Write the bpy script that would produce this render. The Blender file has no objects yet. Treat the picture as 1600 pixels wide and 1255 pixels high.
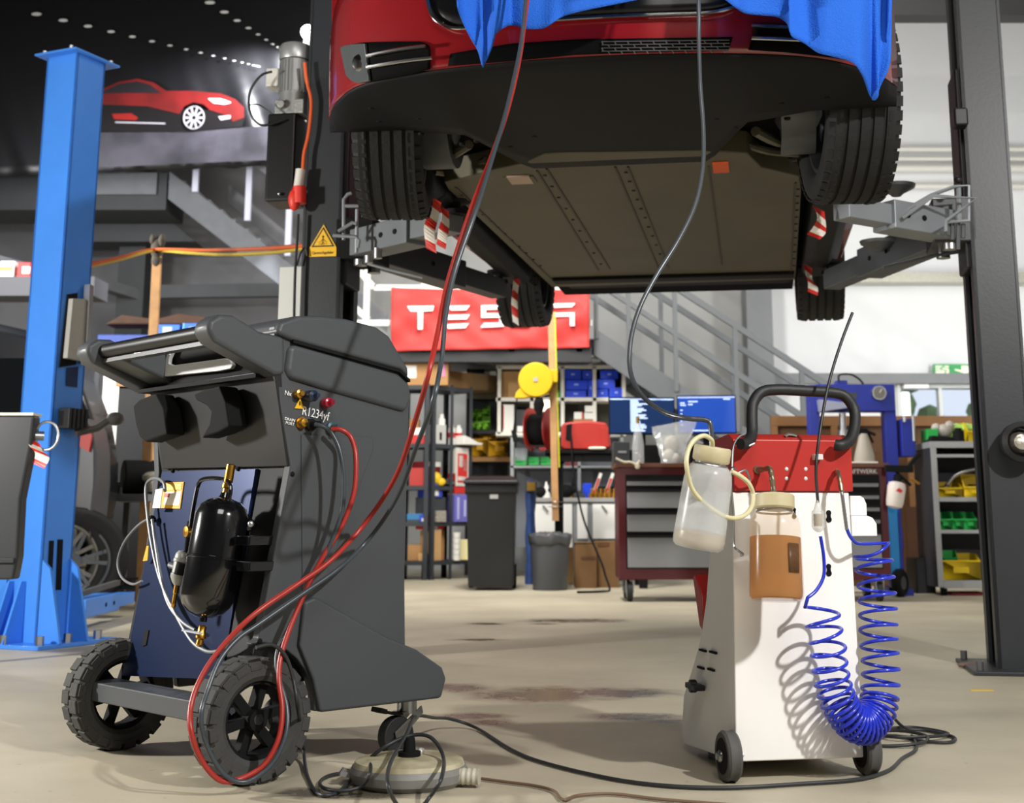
import bpy, bmesh, math, random
from mathutils import Vector, Matrix
random.seed(7)
S = bpy.context.scene
PI = math.pi
sin, cos, rad = math.sin, math.cos, math.radians
# ---------------------------------------------------------------- camera
FPX, CX, CY, PITCH, CAMH = 2100.0, 848.0, 385.0, math.atan(423/2100), 0.6
cd = bpy.data.cameras.new('camera'); cam = bpy.data.objects.new('camera', cd)
S.collection.objects.link(cam); S.camera = cam
cd.sensor_width = 36; cd.sensor_fit = 'HORIZONTAL'; cd.lens = FPX/1600*36
cd.shift_x = (800-CX)/1600; cd.shift_y = (CY-627.5)/1600
cd.clip_start = .05; cd.clip_end = 80
cam.location = (0, 0, CAMH); cam.rotation_euler = (PI/2+PITCH, 0, 0)
cd.dof.use_dof = True; cd.dof.focus_distance = 3.4; cd.dof.aperture_fstop = 5.6
# ---------------------------------------------------------------- world, lights, exposure
S.view_settings.view_transform = 'Standard'; S.view_settings.look = 'None'
S.view_settings.gamma = 1; S.view_settings.use_curve_mapping = False
S.view_settings.exposure = 0.0
w = bpy.data.worlds.new('world'); S.world = w; w.use_nodes = True
w.node_tree.nodes['Background'].inputs[0].default_value = (.75, .85, 1, 1)
w.node_tree.nodes['Background'].inputs[1].default_value = 1.0
def area(name, loc, target, size, power, col=(1, .96, .9), sy=None):
    l = bpy.data.lights.new(name, 'AREA'); o = bpy.data.objects.new(name, l)
    S.collection.objects.link(o); o.location = loc
    l.energy = power; l.color = col; l.size = size
    if sy: l.shape = 'RECTANGLE'; l.size_y = sy
    d = Vector(target)-Vector(loc); o.rotation_euler = d.to_track_quat('-Z', 'Y').to_euler()
    return o
LIGHTS = [
 ('work_light_right', (2.7, .2, 3.3), (.6, 3.4, .3), .16, 240, (1, .98, .96), None),
 ('work_light_left', (-4.1, 3.5, 1.6), (-1.6, 4.3, .6), .25, 200, (1, .97, .92), None),
 ('hall_light_front', (0, -1.5, 5.2), (0, 3, 0), 2.5, 165, (1, .96, .9), None),
 ('hall_light_left', (-5.2, 10.8, 3.3), (-3.6, 15.5, 1.8), .5, 110, (.97, .98, 1), 2),
 ('hall_light_right', (5.3, 11.8, 2.3), (4.0, 16, 1.2), .5, 120, (1, 1, 1), 2),
 ('board_fill_light', (-4.5, 8.4, 2.9), (-3.2, 10.4, 1.3), .3, 170, (1, .98, .94), None),  # added fill lamp out of view, brightens the white board
 ('hall_light_back', (-.3, 9.8, 4.3), (0, 14, .6), .5, 290, (1, .97, .92), 2.5),
 ('hall_light_middle', (2.8, 8.2, 6.3), (1.2, 9, 0), .6, 130, (1, .96, .9), 2.5),
]
for n, lo, ta, s, e, c, sy in LIGHTS: area(n, lo, ta, s, e, c, sy)
# ---------------------------------------------------------------- picture to place
def ray(x, y):
    u = (x-CX)/FPX; v = (CY-y)/FPX
    return Vector((u, cos(PITCH)-v*sin(PITCH), sin(PITCH)+v*cos(PITCH)))
def G(x, y, z=0):
    d = ray(x, y); t = (z-CAMH)/d.z; return Vector((t*d.x, t*d.y, z))
def P(x, y, Y):
    d = ray(x, y); t = Y/d.y; return Vector((t*d.x, Y, CAMH+t*d.z))
class Frame:
    """a place's own axes: a to its right, b away, z up, turned by th"""
    def __init__(s, O, th):
        s.O = Vector((O[0], O[1], 0)); s.th = th
        s.u = Vector((cos(th), -sin(th), 0)); s.w = Vector((sin(th), cos(th), 0))
    def L(s, W): q = Vector(W)-s.O; return Vector((q.dot(s.u), q.dot(s.w), W[2]))
    def W(s, a, b, z): return s.O+s.u*a+s.w*b+Vector((0, 0, z))
    def pa(s, x, y, a):
        d = ray(x, y); t = (a+s.O.dot(s.u))/d.dot(s.u); return s.L(d*t+Vector((0, 0, CAMH)))
    def pb(s, x, y, b):
        d = ray(x, y); t = (b+s.O.dot(s.w))/d.dot(s.w); return s.L(d*t+Vector((0, 0, CAMH)))
    def pz(s, x, y, z): return s.L(G(x, y, z))
    def pf(s, x, y, fb):
        """on a surface b = fb(a, z)"""
        b = 0
        for i in range(40):
            q = s.pb(x, y, b); b = .5*b+.5*fb(q.x, q.z)
        return s.pb(x, y, b)
# ---------------------------------------------------------------- materials
def lin(c): c = c/255; return c/12.92 if c <= .04045 else ((c+.055)/1.055)**2.4
def rgb(h): return tuple(lin(int(h[i:i+2], 16)) for i in (0, 2, 4))+(1,)
MATS = {}
def M(name, col, rough=.5, metal=0., var=.0, vs=8., bump=.0, bs=60., emit=0, trans=0, ior=1.45, coat=0, alpha=1, rv=0., col2=None, spec=.5):
    if name in MATS: return MATS[name]
    m = bpy.data.materials.new(name); m.use_nodes = True; nt = m.node_tree; N = nt.nodes; L = nt.links
    b = N['Principled BSDF']; c = rgb(col) if isinstance(col, str) else col
    b.inputs['Base Color'].default_value = c; b.inputs['Roughness'].default_value = rough
    b.inputs['Metallic'].default_value = metal; b.inputs['IOR'].default_value = ior
    b.inputs['Transmission Weight'].default_value = trans; b.inputs['Coat Weight'].default_value = coat
    b.inputs['Alpha'].default_value = alpha; b.inputs['Specular IOR Level'].default_value = spec
    if emit:
        b.inputs['Emission Color'].default_value = c; b.inputs['Emission Strength'].default_value = emit
    if var or bump or rv or col2:
        tc = N.new('ShaderNodeTexCoord')
        if var or rv or col2:
            n = N.new('ShaderNodeTexNoise'); n.inputs['Scale'].default_value = vs; n.inputs['Detail'].default_value = 6
            L.new(tc.outputs['Object'], n.inputs['Vector'])
            r = N.new('ShaderNodeValToRGB'); L.new(n.outputs['Fac'], r.inputs[0])
            e = r.color_ramp.elements; e[0].position = .35; e[1].position = .65
            d = rgb(col2) if col2 else tuple(q*(1-var) for q in c[:3])+(1,)
            e[0].color = d; e[1].color = c
            if var or col2: L.new(r.outputs[0], b.inputs['Base Color'])
            if rv:
                mr = N.new('ShaderNodeMapRange'); L.new(n.outputs['Fac'], mr.inputs[0])
                mr.inputs[3].default_value = max(0, rough-rv); mr.inputs[4].default_value = min(1, rough+rv)
                L.new(mr.outputs[0], b.inputs['Roughness'])
        if bump:
            n2 = N.new('ShaderNodeTexNoise'); n2.inputs['Scale'].default_value = bs; n2.inputs['Detail'].default_value = 4
            L.new(tc.outputs['Object'], n2.inputs['Vector'])
            bu = N.new('ShaderNodeBump'); bu.inputs['Strength'].default_value = bump; bu.inputs['Distance'].default_value = .01
            L.new(n2.outputs['Fac'], bu.inputs['Height']); L.new(bu.outputs[0], b.inputs['Normal'])
    MATS[name] = m; return m
black = M('black plastic', '1a1b1c', .45); dblack = M('dull black', '0d0e0f', .8, spec=.25)
rubber = M('rubber', '1d1d1c', .75, var=.3, vs=14, bump=.2); chrome = M('chrome', 'd8d8d8', .15, 1)
steel = M('brushed steel', 'a8aaac', .35, 1, rv=.1); dsteel = M('dull steel', '6c6e70', .5, .8, var=.2)
brass = M('brass', 'c9973f', .3, 1, var=.15, vs=40); white = M('white paint', 'e6e6e2', .5)
red = M('red plastic', 'a8302a', .45); blue = M('blue plastic', '1f43c8', .45); yellow = M('yellow plastic', 'd9b414', .45)
green = M('green plastic', '1e8a3c', .45); lime = M('lime plastic', '7cc22c', .5); card = M('cardboard', 'a97f50', .8, var=.12, vs=5)
card2 = M('light cardboard', 'c39a68', .8, var=.1, vs=5); wood = M('pale wood', 'b98d5e', .6, var=.2, vs=12); grey = M('grey paint', '8c8f92', .5, var=.08)
dgrey = M('dark grey paint', '3a3d40', .5, var=.1)
# ---------------------------------------------------------------- mesh building
class MB:
    def __init__(s, m=None): s.bm = bmesh.new(); s.m = m or Matrix.Identity(4)
    def v(s, p): return s.bm.verts.new(s.m @ Vector(p))
    def f(s, vs):
        try: return s.bm.faces.new(vs)
        except ValueError: return None
    def box(s, x0, x1, y0, y1, z0, z1, m=None):
        q = [(x, y, z) for z in (z0, z1) for y in (y0, y1) for x in (x0, x1)]
        vs = [s.v(m @ Vector(p) if m else p) for p in q]
        for i in ((0, 2, 3, 1), (4, 5, 7, 6), (0, 1, 5, 4), (2, 6, 7, 3), (0, 4, 6, 2), (1, 3, 7, 5)): s.f([vs[k] for k in i])
        return s
    def bar(s, p, q, wx, wz, up=(0, 0, 1)):
        p, q = Vector(p), Vector(q); d = (q-p); l = d.length; d.normalize(); up = Vector(up)
        if abs(d.dot(up)) > .98: up = Vector((0, 1, 0))
        x = d.cross(up).normalized(); z = x.cross(d)
        m = Matrix((x, d, z)).transposed().to_4x4(); m.translation = p
        return s.box(-wx/2, wx/2, 0, l, -wz/2, wz/2, m)
    def prism(s, pts, d, m=None, axis='y', o=0):
        """outline pts (h, v) given thickness from o to o+d along axis"""
        def mk(h, v, t):
            p = {'y': (h, t, v), 'x': (t, h, v), 'z': (h, v, t)}[axis]
            return s.v(m @ Vector(p) if m else p)
        A = [mk(h, v, o) for h, v in pts]; B = [mk(h, v, o+d) for h, v in pts]
        s.f(A); s.f(B[::-1]); n = len(pts)
        for i in range(n): s.f([A[i], B[i], B[(i+1) % n], A[(i+1) % n]])
        return s
    def rings(s, R, close=False, cap=True):
        V_ = [[s.v(p) for p in r] for r in R]; n = len(V_[0])
        k = len(V_)
        for i in range(k if close else k-1):
            a, b = V_[i], V_[(i+1) % k]
            for j in range(n): s.f([a[j], a[(j+1) % n], b[(j+1) % n], b[j]])
        if cap and not close: s.f(V_[0][::-1]); s.f(V_[-1])
        return s
    def grid(s, R):
        V_ = [[s.v(p) for p in r] for r in R]
        for i in range(len(V_)-1):
            for j in range(len(V_[0])-1): s.f([V_[i][j], V_[i][j+1], V_[i+1][j+1], V_[i+1][j]])
        return s
    def tube(s, pts, r, n=8, close=False):
        pts = [Vector(p) for p in pts]; R = []; k = len(pts); up = None
        for i, p in enumerate(pts):
            if close: d = pts[(i+1) % k]-pts[i-1]
            else: d = pts[min(i+1, k-1)]-pts[max(i-1, 0)]
            if d.length < 1e-9: d = Vector((0, 0, 1))
            d.normalize()
            if up is None: up = d.orthogonal().normalized()
            up = (up-d*up.dot(d)); up = up.normalized() if up.length > 1e-6 else d.orthogonal().normalized()
            sd = d.cross(up); rr = r(i/(k-1)) if callable(r) else r
            R.append([p+(up*cos(2*PI*j/n)+sd*sin(2*PI*j/n))*rr for j in range(n)])
        return s.rings(R, close)
    def cyl(s, p, q, r, r2=None, n=20):
        p, q = Vector(p), Vector(q); r2 = r if r2 is None else r2
        return s.tube([p, q], lambda t: r+(r2-r)*t, n)
    def lathe(s, prof, o=(0, 0, 0), ax=(0, 0, 1), n=28):
        """prof: (radius, height) along ax from o"""
        o = Vector(o); ax = Vector(ax).normalized(); u = ax.orthogonal().normalized(); w_ = ax.cross(u)
        R = [[o+ax*h+(u*cos(2*PI*j/n)+w_*sin(2*PI*j/n))*max(r, 1e-4) for j in range(n)] for r, h in prof]
        op = prof[0][0] > .0035 and prof[-1][0] > .0035
        return s.rings(R, close=op)
    def ball(s, c, r, n=12, sc=(1, 1, 1)):
        c = Vector(c); k = max(4, n//2)
        R = [[c+Vector((sc[0]*r*sin(PI*i/k)*cos(2*PI*j/n), sc[1]*r*sin(PI*i/k)*sin(2*PI*j/n), -sc[2]*r*cos(PI*i/k))) for j in range(n)] for i in range(0, k+1)]
        R[0] = [c+Vector((1e-4*cos(2*PI*j/n), 1e-4*sin(2*PI*j/n), -sc[2]*r)) for j in range(n)]
        R[-1] = [c+Vector((1e-4*cos(2*PI*j/n), 1e-4*sin(2*PI*j/n), sc[2]*r)) for j in range(n)]
        return s.rings(R)
def crv(pts, k=8, close=False):
    P_ = [Vector(p) for p in pts]; n = len(P_); out = []
    for i in range(n if close else n-1):
        if close: a, b, c, d = P_[i-1], P_[i], P_[(i+1) % n], P_[(i+2) % n]
        else: a, b, c, d = P_[max(i-1, 0)], P_[i], P_[i+1], P_[min(i+2, n-1)]
        for j in range(k):
            t = j/k
            out.append(.5*((2*b)+(c-a)*t+(2*a-5*b+4*c-d)*t*t+(3*b-a-3*c+d)*t**3))
    if not close: out.append(P_[-1])
    return out
def rrect(x0, x1, y0, y1, r, k=4):
    out = []
    for cx_, cy_, a in ((x1-r, y1-r, 0), (x0+r, y1-r, 90), (x0+r, y0+r, 180), (x1-r, y0+r, 270)):
        for i in range(k+1):
            t = rad(a+90*i/k); out.append((cx_+r*cos(t), cy_+r*sin(t)))
    return out
def finish(mb, name, mat, bevel=0, smooth=35, solid=0, sub=0):
    bm = mb.bm if isinstance(mb, MB) else mb
    bmesh.ops.remove_doubles(bm, verts=bm.verts, dist=2e-5)
    bmesh.ops.recalc_face_normals(bm, faces=bm.faces)
    if smooth:
        lim = rad(smooth)
        for f in bm.faces: f.smooth = True
        for e in bm.edges:
            if len(e.link_faces) == 2 and e.calc_face_angle(0) > lim: e.smooth = False
    me = bpy.data.meshes.new(name); bm.to_mesh(me); bm.free()
    if isinstance(mat, (list, tuple)):
        for m_ in mat: me.materials.append(m_)
    else: me.materials.append(mat)
    o = bpy.data.objects.new(name, me); S.collection.objects.link(o)
    if solid: d = o.modifiers.new('solid', 'SOLIDIFY'); d.thickness = solid; d.offset = 0
    if sub: d = o.modifiers.new('sub', 'SUBSURF'); d.levels = sub; d.render_levels = sub
    if bevel:
        d = o.modifiers.new('bevel', 'BEVEL'); d.width = bevel; d.segments = 2; d.limit_method = 'ANGLE'; d.angle_limit = rad(40); d.harden_normals = True
    return o
def part(par, name, mb, mat, label=None, **k):
    o = finish(mb, name, mat, **k); o.parent = par
    if label: o['label'] = label
    return o
def tag(o, label, cat, group=None):
    o['label'] = label; o['category'] = cat
    if group: o['group'] = group
    return o
def thing(name, label, cat, loc=(0, 0, 0), rz=0, group=None):
    o = bpy.data.objects.new(name, None); S.collection.objects.link(o); o.empty_display_size = .1
    o.location = loc; o.rotation_euler = (0, 0, rz); return tag(o, label, cat, group)
def one(name, mb, mat, label, cat, group=None, **k):
    """a thing that is a single mesh, its origin put at its base"""
    bm = mb.bm; n = len(bm.verts); lo = [min(v.co[i] for v in bm.verts) for i in range(3)]; hi = [max(v.co[i] for v in bm.verts) for i in range(3)]
    c = Vector(((lo[0]+hi[0])/2, (lo[1]+hi[1])/2, lo[2]))
    for v in bm.verts: v.co -= c
    o = finish(mb, name, mat, **k); o.location = c; return tag(o, label, cat, group)
def struct(name, mb, mat, **k):
    o = finish(mb, name, mat, **k); o['kind'] = 'structure'; return o
def text(par, body, size, mat, m, name='lettering', ext=.0008, align='CENTER', label=None, sx=1):
    c = bpy.data.curves.new(name, 'FONT'); c.body = body; c.size = size; c.extrude = ext; c.align_x = align; c.align_y = 'CENTER'
    t = bpy.data.objects.new(name, c); S.collection.objects.link(t)
    dg = bpy.context.evaluated_depsgraph_get(); me = bpy.data.meshes.new_from_object(t.evaluated_get(dg))
    bpy.data.objects.remove(t); me.name = name
    me.transform(m @ Matrix.Diagonal((sx, 1, 1, 1))); me.materials.clear(); me.materials.append(mat)
    o = bpy.data.objects.new(name, me); S.collection.objects.link(o); o.parent = par
    if label: o['label'] = label
    return o
def mat_at(o, x, y):
    """matrix with local x, y along the given vectors"""
    x = Vector(x).normalized(); z = x.cross(Vector(y)).normalized(); y = z.cross(x)
    m = Matrix((x, y, z)).transposed().to_4x4(); m.translation = Vector(o); return m
def pbx(x0, y0, x1, y1, Y, d):
    """world box whose near face fills the picture rectangle at depth Y"""
    ym = (y0+y1)/2
    return (P(x0, ym, Y).x, P(x1, ym, Y).x, Y, Y+d, P((x0+x1)/2, y1, Y).z, P((x0+x1)/2, y0, Y).z)
# ================================================================ the setting
def concrete():
    m = bpy.data.materials.new('concrete floor'); m.use_nodes = True; nt = m.node_tree; N = nt.nodes; L = nt.links
    b = N['Principled BSDF']; tc = N.new('ShaderNodeTexCoord')
    def noise(sc, det=6, rough=.6, w_=None, dist=0):
        n = N.new('ShaderNodeTexNoise'); n.inputs['Scale'].default_value = sc; n.inputs['Detail'].default_value = det
        n.inputs['Roughness'].default_value = rough; n.inputs['Distortion'].default_value = dist
        L.new(tc.outputs['Object'], n.inputs['Vector']); return n
    def ramp(src, p0, c0, p1, c1):
        r = N.new('ShaderNodeValToRGB'); L.new(src, r.inputs[0]); e = r.color_ramp.elements
        e[0].position = p0; e[0].color = c0; e[1].position = p1; e[1].color = c1; return r
    def mix(fac, a, c):
        x = N.new('ShaderNodeMix'); x.data_type = 'RGBA'
        L.new(fac, x.inputs[0]); 
        if isinstance(a, tuple): x.inputs[6].default_value = a
        else: L.new(a, x.inputs[6])
        if isinstance(c, tuple): x.inputs[7].default_value = c
        else: L.new(c, x.inputs[7])
        return x.outputs[2]
    base = ramp(noise(1.1, 8).outputs['Fac'], .3, rgb('a29a86'), .7, rgb('beb59e')).outputs[0]
    K0, K1 = (0, 0, 0, 1), (1, 1, 1, 1)
    sp = ramp(noise(26, 6, .7).outputs['Fac'], .64, K0, .72, K1).outputs[0]
    col = mix(sp, base, rgb('867c69'))
    # stains where the car has dripped
    blobs = [((850, 1085), .42, .16), ((960, 1083), .35, .10), ((770, 1128), .10, .05), ((735, 1120), .2, .06), ((760, 975), .2, .06), ((745, 1000), .22, .05),
             ((900, 970), .5, .12), ((990, 1120), .25, .06), ((700, 1075), .25, .1), ((540, 1240), .3, .05), ((850, 975), .15, .04), ((1040, 1127), .12, .03)]
    tot = None
    for (px, py), rx, ry in blobs:
        g = G(px, py); mp = N.new('ShaderNodeMapping'); mp.vector_type = 'POINT'
        mp.inputs['Scale'].default_value = (1/rx, 1/(ry*2.2), 0); mp.inputs['Location'].default_value = (-g.x/rx, -g.y/(ry*2.2), 0)
        L.new(tc.outputs['Object'], mp.inputs['Vector'])
        ln = N.new('ShaderNodeVectorMath'); ln.operation = 'LENGTH'; L.new(mp.outputs[0], ln.inputs[0])
        mr = N.new('ShaderNodeMapRange'); L.new(ln.outputs['Value'], mr.inputs[0]); mr.inputs[1].default_value = 0; mr.inputs[2].default_value = 1.15
        mr.inputs[3].default_value = 1; mr.inputs[4].default_value = 0
        if tot is None: tot = mr.outputs[0]
        else:
            a = N.new('ShaderNodeMath'); a.operation = 'MAXIMUM'; L.new(tot, a.inputs[0]); L.new(mr.outputs[0], a.inputs[1]); tot = a.outputs[0]
    nz = noise(9, 8, .75, dist=.8)
    mu = N.new('ShaderNodeMath'); mu.operation = 'MULTIPLY'; L.new(tot, mu.inputs[0]); L.new(nz.outputs['Fac'], mu.inputs[1])
    st = ramp(mu.outputs[0], .17, K0, .34, K1).outputs[0]
    hf = N.new('ShaderNodeMath'); hf.operation = 'MULTIPLY'; hf.inputs[1].default_value = .85; L.new(st, hf.inputs[0])
    col = mix(hf.outputs[0], col, rgb('443d31'))
    L.new(col, b.inputs['Base Color'])
    rr = N.new('ShaderNodeMapRange'); L.new(st, rr.inputs[0]); rr.inputs[3].default_value = .5; rr.inputs[4].default_value = .25
    L.new(rr.outputs[0], b.inputs['Roughness'])
    bu = N.new('ShaderNodeBump'); bu.inputs['Strength'].default_value = .15; bu.inputs['Distance'].default_value = .004
    L.new(noise(40, 6).outputs['Fac'], bu.inputs['Height']); L.new(bu.outputs[0], b.inputs['Normal'])
    return m
XL, XR, YB, YF, ZC = -7.2, 6.6, 16.0, -4.0, 7.2
struct('floor', MB().box(XL-.2, XR+.2, YF-.2, YB+.2, -.1, 0), concrete())
struct('ceiling', MB().box(XL-.2, XR+.2, YF-.2, YB+.2, ZC, ZC+.1), M('ceiling paint', '202224', .8))
wallw = M('white wall paint', 'dddfe0', .8, var=.03, vs=2); wallg = M('bare grey wall', '77777a', .85, var=.12, vs=1.5)
struct('wall_left', MB().box(XL-.2, XL, YF, YB, 0, ZC), wallg)
struct('wall_right', MB().box(XR, XR+.2, YF, YB, 0, ZC), wallw)
struct('wall_front', MB().box(XL-.2, XR+.2, YF-.2, YF, 0, ZC), wallg)
# back wall: grey blockwork on the left, a light grey bay behind the stairs, white cladding with a window on the right
wx0, wx1, wz0, wz1 = P(1408, 630, YB).x, P(1530, 630, YB).x, P(1450, 652, YB).z, P(1450, 607, YB).z
xs = P(560, 450, YB).x; xg = P(1185, 500, YB).x
b = MB().box(XL, xs, YB, YB+.2, 0, ZC)
struct('wall_back', b, wallg)
struct('wall_back_middle', MB().box(xs, xg, YB, YB+.2, 0, ZC), M('light grey wall paint', 'a3a4a2', .8, var=.05, vs=2))
b = MB().box(xg, wx0, YB, YB+.2, 0, ZC); b.box(wx1, XR, YB, YB+.2, 0, ZC); b.box(wx0, wx1, YB, YB+.2, 0, wz0); b.box(wx0, wx1, YB, YB+.2, wz1, ZC)
o = struct('wall_back_right', b, wallw)
# window
b = MB()
for x0, x1, z0, z1 in ((wx0-.05, wx1+.05, wz1, wz1+.05), (wx0-.05, wx1+.05, wz0-.05, wz0), (wx0-.05, wx0, wz0, wz1), (wx1, wx1+.05, wz0, wz1), ((wx0+wx1)/2-.02, (wx0+wx1)/2+.02, wz0, wz1)):
    b.box(x0, x1, YB-.03, YB+.08, z0, z1)
wo = struct('window_1', b, M('window frame', 'c8ccca', .5))
part(wo, 'window_pane', MB().box(wx0, wx1, YB+.1, YB+.108, wz0, wz1), M('window glass', 'ffffff', .02, trans=1))
b = MB()
for i in range(9): b.box(P(1545, 620, YB).x-.9-.02, P(1545, 620, YB).x-.9+.02, YB-.02, YB, .1*i, .1*i+.01)
b.bm.free()
# steel frame members
stl = M('structural steel', '4b4d50', .6, var=.12); stl2 = M('grey structural steel', '7b7d80', .6, var=.06); stl3 = M('dark structural steel', '2a2c2e', .6, var=.12)
def beam(name, p, q, wx, wz, m): return struct(name, MB().bar(p, q, wx, wz), m)
beam('trim_1', P(1205, 592, YB-.1), Vector((XR, YB-.1, P(1205, 592, YB-.1).z)), .12, .12, stl2)
beam('trim_2', Vector((P(1184, 500, 15.7).x, 15.75, 0)), Vector((P(1184, 500, 15.7).x, 15.75, ZC)), .3, .38, stl2)
beam('trim_3', P(1320, 4, 11), Vector((XR, 11, P(1320, 4, 11).z)), .2, .3, M('roof beam paint', '3b3c3e', .6))
beam('trim_4', Vector((P(212, 400, 15).x, 15, 0)), Vector((P(212, 400, 15).x, 15, ZC)), .3, .25, stl3)
beam('trim_5', P(100, 425, 14.2), P(215, 462, 14.95), .15, .12, stl)
beam('trim_6', P(215, 457, 15.2), P(560, 452, 15.2), .12, .15, stl)
beam('trim_7', P(-60, 395, 13), P(60, 428, 13.8), .15, .12, stl)
for i, (y, r) in enumerate(((232, .035), (247, .03), (262, .05), (290, .035))):
    z = P(1450, y, YB-.15).z
    struct('trim_%d' % (8+i), MB().cyl((P(1200, y, YB).x, YB-.12, z), (XR, YB-.12, z), r), M('pipe lagging', 'd6d4cc', .5))
# perforated cable tray
z = P(1400, 438, YB-.3).z
b = MB(); b.box(P(1190, 400, YB).x, XR, YB-.3, YB-.02, z-.02, z); b.box(P(1190, 400, YB).x, XR, YB-.3, YB-.28, z, z+.1); b.box(P(1190, 400, YB).x, XR, YB-.05, YB-.03, z, z+.1)
struct('trim_12', b, M('galvanised tray', 'b8b6a8', .4, .5, var=.15, vs=30))
# trees beyond the window
def tree(x, y, h, r, lab):
    t = thing('tree', lab, 'tree', (x, y, 0)); part(t, 'trunk', MB().cyl((0, 0, 0), (0, 0, h*.6), .14, .07, 10), M('bark', '5b5348', .9))
    b = MB()
    for i in range(160):
        a = random.uniform(0, 2*PI); e = random.uniform(-1, 1); rr = r*random.uniform(.3, 1)
        c = Vector((cos(a)*rr, sin(a)*rr, h*.62+e*h*.42)); b.ball(c, random.uniform(.1, .22), 6)
    part(t, 'crown', b, M('leaves', '6f8a52', .8, var=.5, vs=4, col2='3f5a34'))
tree(4.6, 19.5, 3.4, 1.0, 'bushy green tree outside the window, left of the two')
tree(7.4, 20.6, 3.8, 1.1, 'bushy green tree outside the window, right of the two')
# fire exit sign over the window
def exit_sign():
    x0, x1, y0, y1, z0, z1 = pbx(1459, 569, 1514, 586, YB-.14, .03)
    o = thing('exit_sign', 'green fire exit sign with running figure and down arrow above the window', 'exit sign', ((x0+x1)/2, y0, z0)); W = x1-x0; Hh = z1-z0
    part(o, 'sign_board', MB().box(-W/2, W/2, 0, .03, 0, Hh), M('sign green', '2f9a55', .5))
    lm = M('sign cream', 'f2f3d8', .5)
    b = MB(); b.box(-W/2+.02, -.03, -.004, 0, .02, Hh-.02); part(o, 'doorway_panel', b, lm)
    b = MB(); c = Vector((-W*.27, -.008, Hh*.5)); gr = Hh/1.2
    b.ball(c+Vector((.02, 0, gr*.38)), gr*.09, 8, (1, .3, 1))
    for p, q in (((.01, .3), (-.02, 0)), ((-.02, 0), (.05, -.12)), ((.05, -.12), (.03, -.38)), ((-.02, 0), (-.08, -.2)), ((-.08, -.2), (-.16, -.22)), ((0, .25), (.12, .1)), ((0, .25), (-.1, .12))):
        b.bar(c+Vector((p[0]*1.0, 0, p[1]*gr)), c+Vector((q[0]*1.0, 0, q[1]*gr)), .006, .025, (0, 1, 0))
    part(o, 'running_figure', b, M('sign green', '2f9a55', .5))
    b = MB(); b.prism([(.12, Hh*.85), (.2, Hh*.85), (.2, Hh*.45), (.28, Hh*.55), (.28, Hh*.42), (.16, Hh*.12), (.04, Hh*.42), (.04, Hh*.55), (.12, Hh*.45)], -.005)
    part(o, 'down_arrow', b, lm)
exit_sign()
x0, x1, y0, y1, z0, z1 = pbx(1412, 600, 1452, 607, YB-.12, .1)
one('door_closer', MB().box(x0, x1, y0, y1, z0, z1), white, 'white closer box at the top left of the window', 'door closer', bevel=.01)
# ---- staircase running down to the right behind the bench
def stair_side(t, p0, p1, Y, hgt, posts, mat, rails=(1.0, .5), w_=.05, strh=.28, thick=.04):
    """stringer from p0 to p1 (picture points on plane Y) with handrail, mid rail and posts"""
    a, c = P(*p0, Y), P(*p1, Y)
    b = MB(); b.prism([(a.x, a.z), (c.x, c.z), (c.x, c.z-strh), (a.x, a.z-strh)], thick, o=Y); part(t, 'stringer', b, mat)
    for h in rails: part(t, 'handrail' if h == rails[0] else 'mid_rail', MB().bar(a+Vector((0, 0, h*hgt)), c+Vector((0, 0, h*hgt)), w_, w_*(1.3 if h == rails[0] else 1)), mat)
    for k in posts:
        q = a.lerp(c, k); part(t, 'baluster', MB().bar(q-Vector((0, 0, .1)), q+Vector((0, 0, hgt)), w_*.9, w_*.9), mat)
t = thing('staircase', 'grey steel staircase with railings rising left behind the workbench', 'staircase', (0, 0, 0))
stm = M('stair paint', '63676a', .5, var=.05)
stair_side(t, (928, 512), (1100, 625), 13.6, .98, (.02, .32, .75, 1.3, 1.9), M('stair paint', '63676a', .5, var=.05))
a, c = P(928, 512, 13.6), P(1100, 625, 13.6)
dx = c-a; s2 = 2.4
b = MB()
for i in range(14):
    q = a+dx*(i*.17); b.box(q.x-.13, q.x+.13, 13.65, 14.6, q.z-.14, q.z-.11)
part(t, 'tread', b, stl2, 'grey steel treads'); 
e = a+dx*s2
b = MB(); b.prism([(a.x, a.z), (e.x, e.z), (e.x, e.z-.3), (a.x, a.z-.3)], .05, o=14.6); part(t, 'stringer', b, stm)
for h in (1.0, .5):
    part(t, 'handrail' if h > .6 else 'mid_rail', MB().bar(Vector((a.x, 14.6, a.z+h)), Vector((e.x, 14.6, e.z+h)), .05, .06), stm)
    part(t, 'handrail' if h > .6 else 'mid_rail', MB().bar(a+dx+Vector((0, 0, h*.98)), a+dx*s2+Vector((0, 0, h*.98)), .05, .06), stm)
b = MB(); b.prism([(c.x, c.z), (e.x, e.z), (e.x, e.z-.28), (c.x, c.z-.28)], .04, o=13.6); part(t, 'stringer', b, stm)
for k in (.7, 1.4, 2.1): q = a+dx*k; part(t, 'baluster', MB().bar(Vector((q.x, 14.6, q.z)), Vector((q.x, 14.6, q.z+1)), .045, .045), stm)
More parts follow.
